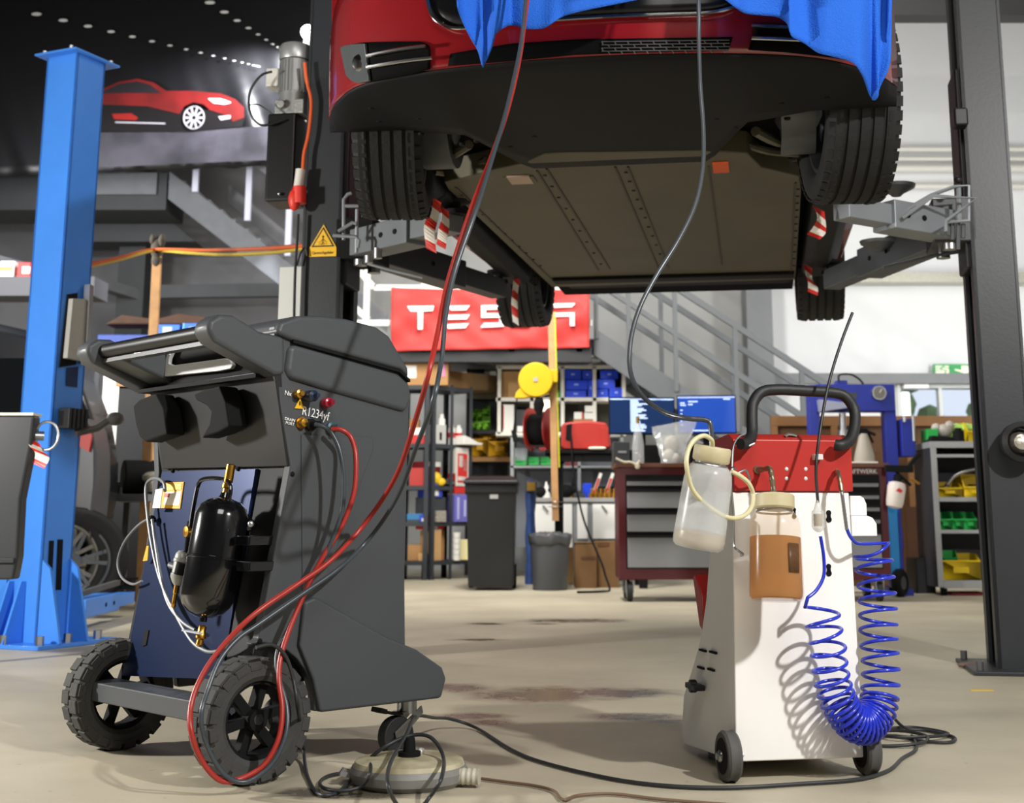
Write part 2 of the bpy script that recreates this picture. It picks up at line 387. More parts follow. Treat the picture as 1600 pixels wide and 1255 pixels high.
# ---- raised platform behind the red banner, its beam and railings
pz = P(760, 548, 13.2).z
struct('trim_20', MB().box(P(556, 560, 13.2).x, P(925, 560, 13.2).x, 13.3, 13.45, pz-.1, pz+.04), stl3)
struct('trim_21', MB().box(P(556, 560, 13.2).x, P(925, 560, 13.2).x, 13.45, 14.8, pz-.04, pz), stl2)
t = thing('platform_railing', 'white painted railing on the platform behind the red banner', 'railing', (0, 0, 0))
lw = M('railing paint', 'd9dad2', .5)
for x in (572, 662, 800, 905):
    q = P(x, 500, 13.3); part(t, 'baluster', MB().box(q.x-.03, q.x+.03, 13.3, 13.36, pz, pz+(1.05 if x > 600 else 1.25)), lw)
for p, q in (((556, 418), (585, 450)), ((585, 450), (925, 452)), ((556, 482), (576, 500)), ((556, 505), (925, 505))):
    part(t, 'rail', MB().bar(P(*p, 13.33), P(*q, 13.33), .05, .06), lw)
# ---- left staircase and dark landing under the big banner
t = thing('landing_staircase', 'grey steel staircase descending right from the landing under the car banner', 'staircase', (0, 0, 0))
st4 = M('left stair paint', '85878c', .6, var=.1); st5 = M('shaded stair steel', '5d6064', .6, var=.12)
a, c = P(265, 268, 13.9), P(470, 425, 13.9)
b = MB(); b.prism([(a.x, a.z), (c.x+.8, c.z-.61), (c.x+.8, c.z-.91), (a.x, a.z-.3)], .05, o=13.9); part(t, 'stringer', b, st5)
b = MB(); b.prism([(a.x+.4, a.z+.1), (c.x+.8, c.z-.3), (c.x+.8, c.z-.5), (a.x+.4, a.z-.1)], .05, o=14.9); part(t, 'stringer', b, st4)
b = MB()
for i in range(15):
    q = a.lerp(c+Vector((.5, 0, -.38)), i/14); b.box(q.x-.1, q.x+.16, 13.95, 14.9, q.z-.12, q.z-.09)
part(t, 'tread', b, st4, 'grey steel treads')
for x, y0, y1 in ((308, 240, 300), (393, 200, 345), (455, 250, 400), (540, 330, 470)):
    p, q = P(x, y0, 13.85), P(x, y1, 13.85); part(t, 'baluster', MB().box(p.x-.03, p.x+.03, 13.83, 13.88, q.z, p.z), M('railing lilac', 'b9bbcb', .5))
for p, q in (((380, 240), (560, 378)), ((380, 190), (560, 328))):
    part(t, 'handrail', MB().bar(P(*p, 13.85), P(*q, 13.85), .05, .06), st4)
p, q = P(-120, 276, 13.9), P(262, 268, 13.9)
part(t, 'landing', MB().box(p.x, q.x, 13.9, 14.6, q.z-.42, q.z-.02), stl3, 'dark landing slab')
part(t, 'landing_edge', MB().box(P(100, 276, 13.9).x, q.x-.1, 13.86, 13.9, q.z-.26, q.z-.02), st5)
b = MB(); b.prism([(q.x-1.7, q.z-.42), (q.x-.1, q.z-.42), (q.x+.15, q.z-.62), (q.x-1.5, q.z-.62)], .5, o=14.6); part(t, 'landing_brace', b, stl3)

# small bright lamp on the landing behind the dark post
lq = P(481, 50, 12.9)
t = thing('wall_lamp', 'small bright white floodlight beside the dark post, upper left', 'lamp', lq)
part(t, 'lamp_glass', MB().ball((0, 0, 0), .07, 16), M('lamp white glow', 'fdfcff', .3, emit=30)); part(t, 'lamp_bracket', MB().box(-.04, .04, .02, .12, -.22, -.03), M('bracket pale grey', 'd8d8d8', .4))  # bracket is plain pale grey
pl_ = bpy.data.lights.new('wall_lamp_light', 'SPOT'); pl_.spot_size = rad(95); pl_.spot_blend = .7; pl_.energy = 1300; pl_.shadow_soft_size = .06; pl_.color = (.93, .94, 1)
o = bpy.data.objects.new('wall_lamp_light', pl_); S.collection.objects.link(o); o.parent = t; o.location = (-.1, -.25, 0); o.rotation_euler = (P(385, 190, 13.3)-lq-Vector((-.1, -.25, 0))).to_track_quat('-Z', 'Y').to_euler()
# ================================================================ banners
def sheet(pts, Y, d=.002):
    b = MB(); F_ = [b.v(P(x, y, Y)) for x, y in pts]; B_ = [b.v(P(x, y, Y)+Vector((0, d, 0))) for x, y in pts]
    b.f(F_); b.f(B_[::-1]); n = len(pts)
    for i in range(n): b.f([F_[i], B_[i], B_[(i+1) % n], F_[(i+1) % n]])
    return b
def car_banner():
    Y = 13.3; A, C = P(-60, 277, Y), P(505, 254, Y); top = 7.0; N_ = 150
    R = []
    for j in range(26):
        t = j/25; row = []
        for i in range(N_+1):
            s = i/N_; x = A.x+(C.x-A.x)*s; z0 = A.z+(C.z-A.z)*s; z = z0+(top-z0)*t
            k = max(0, 1-t*2.1)*(.3+.7*min(1, max(0, s-.3)/.5))
            f = sin(s*46+t*(26-20*s)+2*sin(s*7))+.5*sin(s*95+t*30)
            row.append((x, Y+.05+.035*k*f, z))
        R.append(row)
    vin = M('black banner vinyl', '0c0c0e', .36, bump=.06, bs=3)
    t = thing('car_banner', 'large black banner printed with a red saloon car, hung on the landing at upper left', 'banner', (0, Y, A.z))
    m = Matrix.Translation((0, -Y, -A.z))
    def on(name, pts, mat, dy, label=None):
        b = sheet(pts, Y-dy); b.bm.transform(m); return part(t, name, b, mat, label)
    b = MB(); b.grid(R); b.bm.transform(m); part(t, 'banner_cloth', b, vin, solid=.003, smooth=80)
    for (x0, y0, x1, y1, n) in ((57, 22, 405, 104, 18), (328, 4, 440, 78, 10)):
        for i in range(n):
            s = 1-(1-i/(n-1))**2.1 if n > 12 else 1-(1-i/(n-1))**1.9
            x, y = x0+(x1-x0)*s, y0+(y1-y0)*s; r = 6.5*(1-s)+1.6
            on('printed_lamp', [(x+r*cos(a*PI/5), y+r*.33*sin(a*PI/5)) for a in range(10)], M('printed lamp white', 'a9a9a4', .4), .012)
    gr = M('printed grey floor', '37353c', .4, var=.5, vs=2.2, col2='1b1a1e')
    on('printed_floor', [(150, 207), (300, 206), (422, 196), (424, 250), (300, 255), (150, 262)], gr, .008)
    on('printed_car_shade', [(150, 160), (290, 170), (385, 175), (378, 198), (300, 206), (150, 205)], M('printed black', '0d0b0c', .35), .012)
    pr = M('printed red', '5c100f', .4, var=.45, vs=3)
    on('printed_car_body', [(155, 141), (185, 128), (215, 123), (240, 129), (260, 142), (300, 142), (345, 146), (368, 155), (381, 168), (381, 184), (364, 190), (356, 181), (328, 172), (318, 163), (302, 160), (288, 166), (280, 178), (230, 166), (155, 163)], pr, .016)
    on('printed_side_reflection', [(175, 178), (205, 177), (216, 184), (212, 188), (178, 186)], M('printed deep red', '6e1512', .35), .016)
    on('printed_car_window', [(155, 146), (186, 131), (214, 127), (234, 132), (251, 145), (200, 145)], M('printed glass', '1c1a1d', .3), .02)
    on('printed_headlight', [(325, 154), (345, 154), (361, 160), (350, 163), (334, 161)], M('printed white', 'd8d6e0', .35), .02)
    b = MB(); c = P(303, 184, Y-.02)-Vector((0, Y, A.z)); c.y = -.022
    for i in range(10):
        a = 2*PI*i/10; b.bar(c+Vector((cos(a)*.022, 0, sin(a)*.022)), c+Vector((cos(a)*.1, 0, sin(a)*.115)), .002, .018, (sin(a), 0, -cos(a)))
    b.tube([c+Vector((cos(a*PI/12)*.105, 0, sin(a*PI/12)*.12)) for a in range(24)], .006, 6, True)
    part(t, 'printed_wheel', b, M('printed silver', '8d8b90', .35))
    on('printed_sill_line', [(180, 190), (258, 192), (258, 194), (180, 192)], M('printed silver', '8d8b90', .35), .02)
    on('printed_bumper_detail', [(341, 182), (360, 180), (360, 185), (345, 188)], M('printed silver', '8d8b90', .35), .02)
car_banner()
def red_banner():
    Y = 13.24; c = [(611, 449), (921, 452), (918, 543), (611, 549)]
    t = thing('red_banner', 'red cloth banner with white capital letters hanging from the platform railing', 'banner', (0, Y, 0))
    m = Matrix.Translation((0, -Y, 0)); R = []
    for j in range(24):
        v = j/23; row = []
        for i in range(61):
            u = i/60; x = c[0][0]+(c[1][0]-c[0][0])*u; y = (c[0][1]+(c[1][1]-c[0][1])*u)*(1-v)+(c[3][1]+(c[2][1]-c[3][1])*u)*v
            y += 3*sin(u*PI)*(1-v)
            q = P(x, y, Y); dd = .012*sin(u*14+v*9)+.01*sin(u*31-v*12)+.014*sin((u+v)*8)
            row.append((q.x, dd, q.z))
        R.append(row)
    b = MB(); b.grid(R); part(t, 'banner_cloth', b, M('red banner cloth', 'c43a36', .6), solid=.002, smooth=80)
    X = lambda pts: [(540+x/3.636, 420+y/3.636) for x, y in pts]
    L_ = {
     'T': [[(348, 212), (503, 210), (494, 240), (440, 243), (438, 345), (410, 345), (410, 243), (368, 242)]],
     'E': [[(575, 211), (706, 208), (686, 235), (598, 237)], [(560, 263), (705, 260), (688, 287), (580, 288)], [(560, 316), (700, 310), (680, 337), (582, 340)]],
     'S': [[(770, 208), (900, 205), (890, 231), (797, 233), (797, 253), (900, 252), (900, 328), (765, 334), (786, 308), (874, 306), (874, 277), (770, 278)]],
     'L': [[(935, 207), (961, 207), (961, 307), (1060, 305), (1040, 331), (935, 333)]],
     'A': [[(1150, 198), (1306, 195), (1285, 219), (1168, 221)], [(1150, 252), (1301, 248), (1301, 325), (1274, 325), (1274, 271), (1178, 273), (1178, 327), (1150, 328)]]}
    wm = M('banner white', 'f4f2ee', .6)
    for k, polys in L_.items():
        b = MB()
        for p in polys:
            q = sheet(X(p), Y-.045, .004); q.bm.transform(m); me = bpy.data.meshes.new('x'); q.bm.to_mesh(me); b.bm.from_mesh(me); bpy.data.meshes.remove(me); q.bm.free()
        part(t, 'letter', b, wm)
red_banner()
# ================================================================ car on the lift
def tyre(par, c, R, w_, ax=(1, 0, 0), rim=None, mat=None, name='tyre', grooves=4, tread=True, spokes=5, face=1):
    """tyre with rim; ax is the axle direction, face the side whose rim shows"""
    k = []; n = 2*grooves+1; h = w_/2
    pr = [(R*.68, -h*.8), (R*.74, -h*.98), (R*.86, -h*1.02), (R*.95, -h*.95), (R*.985, -h*.82)]
    for i in range(n):
        y0 = -h*.78+2*h*.78*i/n; y1 = -h*.78+2*h*.78*(i+1)/n; r = R if i % 2 == 0 else R-.008
        e = .0015
        if i % 2 == 0: pr += [(r, y0-.004), (r, y1+.004)]
        else: pr += [(r, y0+.0045), (r, y1-.0045)]
    pr += [(R*.985, h*.82), (R*.95, h*.95), (R*.86, h*1.02), (R*.74, h*.98), (R*.68, h*.8)]
    b = MB(); b.lathe(pr, c, ax, 64)
    if tread:
        A = Vector(ax).normalized(); u = A.orthogonal().normalized(); v = A.cross(u); c = Vector(c)
        for i in range(44):
            for s in (-1, 1):
                a = 2*PI*i/44+(.03 if s > 0 else 0); d = u*cos(a)+v*sin(a)
                b.bar(c+d*(R-.001)+A*s*h*.62, c+d*(R*.968)+A*s*h*.99, .035, .006, d)
    t = part(par, name, b, mat or rubber, smooth=50)
    A = Vector(ax).normalized(); c = Vector(c)
    b = MB(); b.lathe([(R*.69, -h*.8), (R*.66, -h*.7), (R*.62, 0), (R*.66, h*.7), (R*.69, h*.8), (R*.64, h*.8), (R*.6, h*.6), (R*.6, -h*.6), (R*.64, -h*.8)], c, A, 40)
    u = A.orthogonal().normalized(); v = A.cross(u); z = face*h*.55
    b.cyl(c+A*(z-.02), c+A*(z+.02), R*.16, n=20)
    for i in range(spokes):
        a = 2*PI*i/spokes
        for da in (-.13, .13):
            d = u*cos(a+da)+v*sin(a+da); e = u*cos(a+da*1.4)+v*sin(a+da*1.4); b.bar(c+A*z+d*R*.1, c+A*(z+face*.01)+e*R*.63, R*.07, .02, A)
    part(par, 'wheel_rim', b, rim or dsteel)
    return t
CO = (.266, 4.765); CTH = .1596; CF = Frame(CO, CTH); CZ = 1.697
def Bb(a): a = min(1, abs(a)/.98); return -.9+.2*a*a+.35*a**8
def make_car():
    t = thing('saloon_car', 'red saloon car raised on the dark lift seen from below its front', 'car', (CO[0], CO[1], CZ), -CTH)
    m = Matrix.Translation((0, 0, -CZ))
    pm = M('red car paint', '84141a', .25, coat=1, var=.05); bk = M('car black plastic', '0f1011', .65, bump=.05, bs=30, var=.2, spec=.25)
    def fs(a, z): return Bb(a)+.10*max(0, 2.1-z)+max(0, z-2.3)*.5   # front surface
    # bumper and bonnet skin
    A_ = [-.975+1.95*i/60 for i in range(61)]
    def zl(a): return 1.972+.02*max(0, (abs(a)-.85)/.12)-(0.0 if a > -.8 else .02*(-a-.8)/.17)
    R = []
    for zz in (0, .02, .06, .12, .2, .28, .36, .44, .5): R.append([(a, fs(a, zl(a)+zz)-.0, zl(a)+zz) for a in A_])
    for bb, dz, s in ((.15, .56, .99), (.5, .64, .97), (1.0, .72, .93), (1.6, .8, .88)): R.append([(a*s, max(fs(a, zl(a)+.5), -.9)+bb*(1 if bb < 9 else 1), 1.972+dz-.06*(a/.97)**2) for a in A_])
    b = MB(m); b.grid(R); part(t, 'front_bumper', b, pm, solid=.01, smooth=60)
    # side panels with wheel arches
    for s in (-1, 1):
        pts = [(-.42, 1.96)]
        for (bc) in (0, 2.96):
            pts += [(bc-.42, 1.96)] if bc else []
            pts += [(bc+.42*cos(PI-k*PI/12), 2.03+.40*sin(k*PI/12)) for k in range(13)]
            pts += [(bc+.42, 1.9)]
        pts += [(3.5, 2.15), (4.0, 2.35), (3.95, 2.65), (3.2, 2.75), (-.1, 2.62), (-.46, 2.5)]
        b = MB(m); b.prism(pts, .05, axis='x', o=s*.925-.025); part(t, 'side_panel', b, pm, bevel=.01)
        b = MB(m); b.prism([(.6, 3.13), (3.6, 2.76), (.1, 2.64)][::-1] if 0 else [(.1, 2.64), (3.8, 2.7), (3.2, 2.98), (2.4, 3.12), (1.5, 3.1), (.9, 2.95)], .03, axis='x', o=s*.8); part(t, 'side_window', b, M('car glass', '101416', .1))
    b = MB(m); b.rings([[(-.85, y, z), (.85, y, z), (.8, y+.02, z+.03), (-.8, y+.02, z+.03)] for y, z in ((.8, 2.68), (1.5, 3.08), (2.3, 3.13), (3.1, 2.98), (3.8, 2.7))]); part(t, 'roof', b, pm)
    b = MB(m); b.box(-.9, .9, 3.9, 4.0, 2.25, 2.7); part(t, 'rear_bumper', b, pm, bevel=.05)
    # black underside of the bumper
    R = []
    A2 = [-.97+1.94*i/48 for i in range(49)]
    def und(a, k):
        zf = zl(a); be = .13 if abs(a) < .34 else (-.36 if abs(a) > .48 else .13-.49*(abs(a)-.34)/.14)
        b0 = fs(a, zf)+.004
        z1 = 1.90 if abs(a) < .5 else 1.90+.03*min(1, (abs(a)-.5)/.2)
        return (a, b0+(be-b0)*k, zf+(z1-zf)*(k**.6))
    for k in (0, .03, .08, .16, .28, .42, .56, .7, .85, 1): R.append([und(a, k) for a in A2])
    b = MB(m); b.grid(R); u_ = part(t, 'bumper_undertray', b, bk, solid=.006, smooth=60)
    # holes, clips and marks on the undertray
    b = MB(m)
    for x, y in ((745, 208), (797, 220), (835, 207), (655, 184), (580, 176), (592, 192), (658, 207), (722, 215), (1120, 180), (1150, 187), (1220, 158), (1292, 155), (1230, 180)):
        q = CF.pz(x, y, 1.93); b0 = fs(q.x, zl(q.x)); k_ = min(1, max(0, (q.y-b0)/(und(q.x, 1)[1]-b0))); q.z = und(q.x, k_)[2]; b.lathe([(.001, -.005), (.01, -.004), (.012, .004), (.001, .005)], q, (0, 0, 1), 10)
    part(u_, 'clip', b, dblack, smooth=0).__setitem__('kind', 'stuff')
    def patch(pts, off, n=14, th=.006):
        """a patch on the bumper skin from an outline in picture points"""
        q = [CF.pf(x, y, lambda a, z: fs(a, z)-off) for x, y in pts]
        b = MB(m); F_ = [b.v((p.x, p.y, p.z)) for p in q]; K_ = [b.v((p.x, p.y+th+off, p.z)) for p in q]; f = b.f(F_); nn = len(q)
        for i in range(nn): b.f([F_[i], K_[i], K_[(i+1) % nn], F_[(i+1) % nn]])
        bmesh.ops.triangulate(b.bm, faces=[f]); return b
    def dens(pts, k=6):
        out = []
        for i, p in enumerate(pts):
            q = pts[(i+1) % len(pts)]
            for j in range(k): out.append((p[0]+(q[0]-p[0])*j/k, p[1]+(q[1]-p[1])*j/k))
        return out
    def strip(top, bot, off, n=20):
        """patch between two picture curves, follows the skin"""
        def samp(c, s):
            L_ = [0]
            for i in range(len(c)-1): L_.append(L_[-1]+math.dist(c[i], c[i+1]))
            d = s*L_[-1]
            for i in range(len(c)-1):
                if d <= L_[i+1]+1e-9:
                    k = (d-L_[i])/max(1e-9, L_[i+1]-L_[i]); return (c[i][0]+(c[i+1][0]-c[i][0])*k, c[i][1]+(c[i+1][1]-c[i][1])*k)
            return c[-1]
        R = []
        for j in range(5):
            v = j/4; row = []
            for i in range(n+1):
                a, c = samp(top, i/n), samp(bot, i/n)
                row.append(CF.pf(a[0]+(c[0]-a[0])*v, a[1]+(c[1]-a[1])*v, lambda aa, z: fs(aa, z)-off))
            R.append(row)
        b = MB(m); b.grid(R); return b
    gl = M('lamp glass', '5c6163', .12, .3, coat=1); ch = chrome
    # left lamp cluster and slats
    f1 = part(t, 'fog_lamp_recess', strip([(533, 74), (545, 70), (570, 66), (620, 65), (660, 65), (670, 70), (672, 78)], [(541, 118), (552, 127), (562, 130), (578, 128), (620, 120), (650, 114), (672, 108)], .012), M('recess black', '070708', .8, spec=.1), solid=.004)
    l1 = part(t, 'fog_lamp', strip([(533, 74), (540, 71), (552, 69), (571, 68)], [(542, 118), (551, 127), (560, 130), (578, 127)], .02), gl, 'clear fog lamp lens', solid=.012, bevel=.003)
    b = MB(m); q = CF.pf(563, 97, lambda a, z: fs(a, z)-.026); b.lathe([(.001, -.006), (.02, -.004), (.028, .0), (.031, .012)], q, (0, 1, 0), 20); part(l1, 'projector', b, chrome)
    for p, q in (((573, 87), (664, 72)), ((573, 105), (675, 90))):
        b = MB(m); b.tube([CF.pf(p[0]+(q[0]-p[0])*i/8, p[1]+(q[1]-p[1])*i/8-1.5*sin(i/8*PI), lambda a, z: fs(a, z)-.04) for i in range(9)], .006, 6); part(f1, 'chrome_slat', b, ch)
    # middle intake
    part(t, 'lower_intake', strip([(704, 84), (800, 68), (895, 62), (1000, 60), (1145, 58)], [(700, 103), (795, 96), (895, 86), (1000, 82), (1138, 79)], .012, 40), M('recess black', '070708', .8, spec=.1), solid=.004)
    b = MB(m)
    for j in range(4):
        y = 65+j*5
        b.tube([CF.pf(x, y-(x-940)*.012, lambda a, z: fs(a, z)-.022) for x in range(940, 1142, 10)], .0018, 5)
        for x in range(940, 1140, 20): x2 = x+(10 if j % 2 else 0); b.tube([CF.pf(x2, y-(x-940)*.012, lambda a, z: fs(a, z)-.022), CF.pf(x2+3, y+5-(x-940)*.012, lambda a, z: fs(a, z)-.022)], .0018, 5)
    part(t, 'intake_mesh', b, dsteel)
    # right slatted recess
    f2 = part(t, 'fog_lamp_recess', strip([(1180, 38), (1230, 38), (1330, 44), (1362, 52)], [(1170, 78), (1230, 82), (1300, 90), (1340, 96)], .012), M('recess black', '070708', .8, spec=.1), solid=.004)
    for y in (40, 59):
        b = MB(m); b.tube([CF.pf(1174+i*16, y+(i*.6), lambda a, z: fs(a, z)-.04) for i in range(9)], .006, 6); part(f2, 'chrome_slat', b, ch)
    # nose cone
    nose = [(667, -12), (668, 2), (675, 24), (694, 39), (722, 44), (800, 36), (875, 30), (960, 25), (1040, 22), (1110, 19), (1150, 8), (1156, -12)]
    part(t, 'nose_panel', strip([(x, -40) for x, y in nose], nose, .02, 40), M('gloss black', '0b0c0e', .3), solid=.006)
    b = MB(m); b.tube([CF.pf(x, y, lambda a, z: fs(a, z)-.03) for x, y in [(p.x, p.y) for p in crv([(x, y, 0) for x, y in nose], 5)]], .006, 6); part(t, 'nose_trim', b, ch, 'chrome nose trim')
    # thin red lip over the undertray
    # battery pan
    pan = M('aluminium pan', '57523e', .55, .1, var=.18, vs=3, bump=.1, bs=12)
    pp = [CF.pz(x, y, 1.90) for x, y in ((850, 241), (1100, 236), (1168, 240), (1190, 262), (1249, 276), (1252, 300), (1243, 437), (862, 449), (700, 296), (694, 285), (760, 268), (815, 256))]
    b = MB(m); b.prism([(p.x, p.y) for p in pp], .09, axis='z', o=1.90); pn = part(t, 'battery_pan', b, pan, bevel=.006)
    rb = M('pan seam', '3a3428', .6)
    for p, q in (((839, 266), (935, 422)), ((854, 263), (953, 420)), ((961, 260), (1030, 421)), ((981, 260), (1045, 418)), ((1107, 259), (1128, 413)), ((712, 292), (868, 442)), ((1243, 285), (1236, 430))):
        u, v = CF.pz(*p, 1.9), CF.pz(*q, 1.9); part(pn, 'seam', MB(m).bar(Vector((u.x, u.y, 1.898)), Vector((v.x, v.y, 1.898)), .008, .005), rb)
    b = MB(m)
    for p, q, n in (((975, 262), (1040, 418), 11), ((716, 300), (850, 420), 12), ((1247, 290), (1240, 420), 12), ((870, 440), (1236, 432), 12), ((846, 265), (944, 421), 9)):
        for i in range(n):
            s = (i+.5)/n; u = CF.pz(p[0]+(q[0]-p[0])*s, p[1]+(q[1]-p[1])*s, 1.9); b.lathe([(.001, -.006), (.007, -.005), (.008, .004), (.001, .004)], (u.x, u.y, 1.9), (0, 0, 1), 8)
    part(pn, 'bolt_heads', b, rb)['kind'] = 'stuff'
    def plate(n, x0, y0, x1, y1, mat, par=pn):
        u, v = CF.pz(x0, y0, 1.9), CF.pz(x1, y1, 1.9); part(par, n, MB(m).box(min(u.x, v.x), max(u.x, v.x), min(u.y, v.y), max(u.y, v.y), 1.893, 1.899), mat)
    plate('sticker', 1115, 268, 1138, 252, M('orange sticker', 'd8551b', .6)); plate('cover_plate', 800, 286, 826, 273, M('pinkish plate', 'b39a88', .6))
    q = CF.pz(813, 280, 1.9)
    b = MB(m); b.box(q.x-.06, q.x+.06, q.y-.05, q.y+.05, 1.896, 1.905); part(pn, 'cover_frame', b, pan)
    # rear panel and sills
    b = MB(m); b.box(-.62, .7, 2.62, 3.2, 1.95, 2.05); part(t, 'rear_undertray', b, bk, bevel=.02)
    b = MB(m); b.box(-.62, .7, 2.5, 2.62, 1.88, 1.95); part(t, 'rear_crossmember', b, bk, bevel=.01)
    for s in (-1, 1):
        b = MB(m); b.prism([(s*.74, 1.89), (s*.78, 1.86), (s*.86, 1.87), (s*.93, 1.95), (s*.93, 2.1), (s*.72, 2.1)], 2.05, axis='y', o=.45); part(t, 'sill', b, bk, bevel=.01)
    b = MB(m); b.box(-.72, .72, .45, 3.7, 2.0, 2.1); b.box(-.6, .6, -.7, .45, 2.0, 2.04)
    for s in (-1, 1): b.box(s*.66-.02, s*.66+.02, -.45, .5, 2.14, 2.5); b.box(min(s*.6, s*.9), max(s*.6, s*.9), -.46, -.42, 2.1, 2.5); b.box(min(s*.6, s*.94), max(s*.6, s*.94), .44, .5, 2.0, 2.5); b.box(min(s*.6, s*.94), max(s*.6, s*.94), -.44, .44, 2.46, 2.5)
    part(t, 'floor_structure', b, M('underside black', '090909', .9, spec=.1))
    # wheels: the front ones steered, the rear ones straight
    for a, bb, st, w_ in ((-.831, 0, CTH, .245), (.831, 0, CTH*.9, .245), (-.85, 2.96, 0, .255), (.85, 2.96, 0, .255)):
        tyre(t, (a, bb, .345), .348, w_, (cos(st), sin(st), 0), rim=M('car rim', '55585a', .4, .8), face=1 if a > 0 else -1)
    # suspension arms in front of the pan
    sm = M('suspension alloy', '77735f', .45, .6, var=.3)
    for s, L_ in ((-1, (((733, 226), (700, 246), (676, 256)), ((760, 250), (716, 270), (680, 268)), ((745, 262), (700, 280), (672, 285)), ((700, 236), (672, 240), (650, 232)))), (1, (((1180, 205), (1215, 222), (1262, 228)), ((1155, 222), (1200, 236), (1250, 240)), ((1158, 232), (1222, 250), (1262, 243)), ((1180, 236), (1210, 244), (1240, 236))))):
        for i, c in enumerate(L_):
            b = MB(m); b.tube(crv([CF.pz(x, y, 1.93+.015*i) for x, y in c], 4), .018-.003*i, 8); part(t, 'suspension_arm', b, sm if i != 2 else dsteel)
        b = MB(m); b.ball((s*.66, -.02, 2.03), .09, 14, (1, 1, 1)); b.cyl((s*.72, 0, 2.04), (s*.6, 0, 2.04), .16, n=24); part(t, 'brake_disc', b, dsteel)
    return t
make_car()
# towels hung over the nose
def towel(name, label, edge, top_y, Yf, amp):
    """edge: picture points of the hanging hem from left to right; Yf(x) depth of the cloth"""
    cloth = M('blue towel cloth', '1a5fc8', .85, bump=.5, bs=220)
    e = [(p.x, p.y) for p in crv([(x, y, 0) for x, y in edge], 6)]; R = []; n = len(e)
    for j in range(22):
        v = j/21; row = []
        for i, (x, y) in enumerate(e):
            s = i/(n-1); yy = top_y+(y-top_y)*v; xx = x+(1-v)*(s-.5)*14; yy = min(yy, y)
            f = sin(s*15+v*1.5)+.6*sin(s*29+2-v*2)+.3*sin(s*51)
            row.append(P(xx, yy, Yf(s, v)-amp*f*(.35+.65*v)))
        R.append(row)
    b = MB(); b.grid(R)
    # the rest of the cloth lies back over the nose
    R2 = [R[0], [Vector(q)+Vector((0, .18, .05)) for q in R[0]], [Vector(q)+Vector((0, .55, .12)) for q in R[0]], [Vector(q)+Vector((0, .9, .17)) for q in R[0]]]
    b.grid(R2)
    return one(name, b, cloth, label, 'towel', 'blue towels over the car nose', solid=.004, smooth=80)
towel('towel', 'blue towel draped over the left of the car nose, hem ending in a point', [(714, -4), (716, 14), (725, 38), (737, 62), (748, 82), (754, 104), (757, 100), (766, 80), (771, 66), (774, 54), (790, 42), (803, 40), (822, 45), (848, 44), (866, 34), (884, 24), (920, 15), (975, 4), (1010, -3)], -105, lambda s, v: 3.72-.04*v, .022)
towel('towel', 'blue towel draped over the right of the car nose beside the dark post', [(1128, -4), (1150, 12), (1166, 21), (1192, 24), (1215, 27), (1231, 38), (1237, 56), (1258, 68), (1277, 82), (1300, 88), (1332, 98), (1348, 118), (1358, 145), (1365, 157), (1372, 150), (1375, 135), (1388, 108), (1391, 84), (1385, 62), (1391, 30), (1389, 8), (1388, -4)], -105, lambda s, v: 3.66+.1*s*s, .03)
# ================================================================ car lifts
grp = M('lift grey paint', '282b2e', .4, var=.08, bump=.03, bs=90)
def sil(n='lift silver paint'): return M(n, '8f9499', .4, .3, var=.08)
def stripe_ribbon(par_or_none, pts, w_, label, cat='warning tape', group='red and white tapes on the lift arms', segs=7):
    """pts: world points top to bottom; a twisting band of slanted red and white bars"""
    c = crv([Vector(p) for p in pts], 6); b = MB(); n = len(c)-1; idx = []
    L_ = []; Rr = []
    for i, p in enumerate(c):
        s = i/n; tw = .5*sin(s*5)+.2; d = Vector((cos(tw), sin(tw), 0))*w_/2; L_.append(p-d+Vector((0, 0, .012))); Rr.append(p+d-Vector((0, 0, .012)))
    vl = [b.v(p) for p in L_]; vr = [b.v(p) for p in Rr]
    for i in range(n):
        f = b.f([vl[i], vl[i+1], vr[i+1], vr[i]]); f.material_index = int(i*segs/n) % 2
    return one('warning_tape', b, [M('tape red', 'c8261c', .4), M('tape white', 'e4ddd0', .4)], label, cat, group, solid=.0015, smooth=0)
def pad(par, p):
    b = MB(); b.lathe([(.001, 0), (.05, 0), (.05, .02), (.022, .025), (.022, .05), (.065, .055), (.065, .07), (.001, .07)], p, (0, 0, 1), 24); return part(par, 'lift_pad', b, dblack)
def arm(par, p, q, mat, w0=.13, h0=.12):
    """telescoping arm from pivot p to pad q, local points"""
    p, q = Vector(p), Vector(q); md = p.lerp(q, .62); a = part(par, 'lift_arm', MB().bar(p, md, w0, h0), mat, bevel=.006)
    part(a, 'inner_tube', MB().bar(p.lerp(q, .3), q, w0*.72, h0*.7), mat, bevel=.004)
    d = (q-p).normalized(); sd = Vector((d.y, -d.x, 0))
    b = MB()
    for k in (.35, .5): b.cyl(p.lerp(q, k)+sd*(w0/2+.004), p.lerp(q, k)-sd*(w0/2+.004), .012, n=10)
    part(a, 'stop_bolt', b, dblack); b = MB(); b.cyl(p-Vector((0, 0, h0*.8)), p+Vector((0, 0, h0*.8)), .03, n=16); part(a, 'pivot_pin', b, steel)
    return a
def guard(par, pts, mat, r=.008):
    b = MB(); b.tube(pts, r, 8); return part(par, 'foot_guard', b, mat)
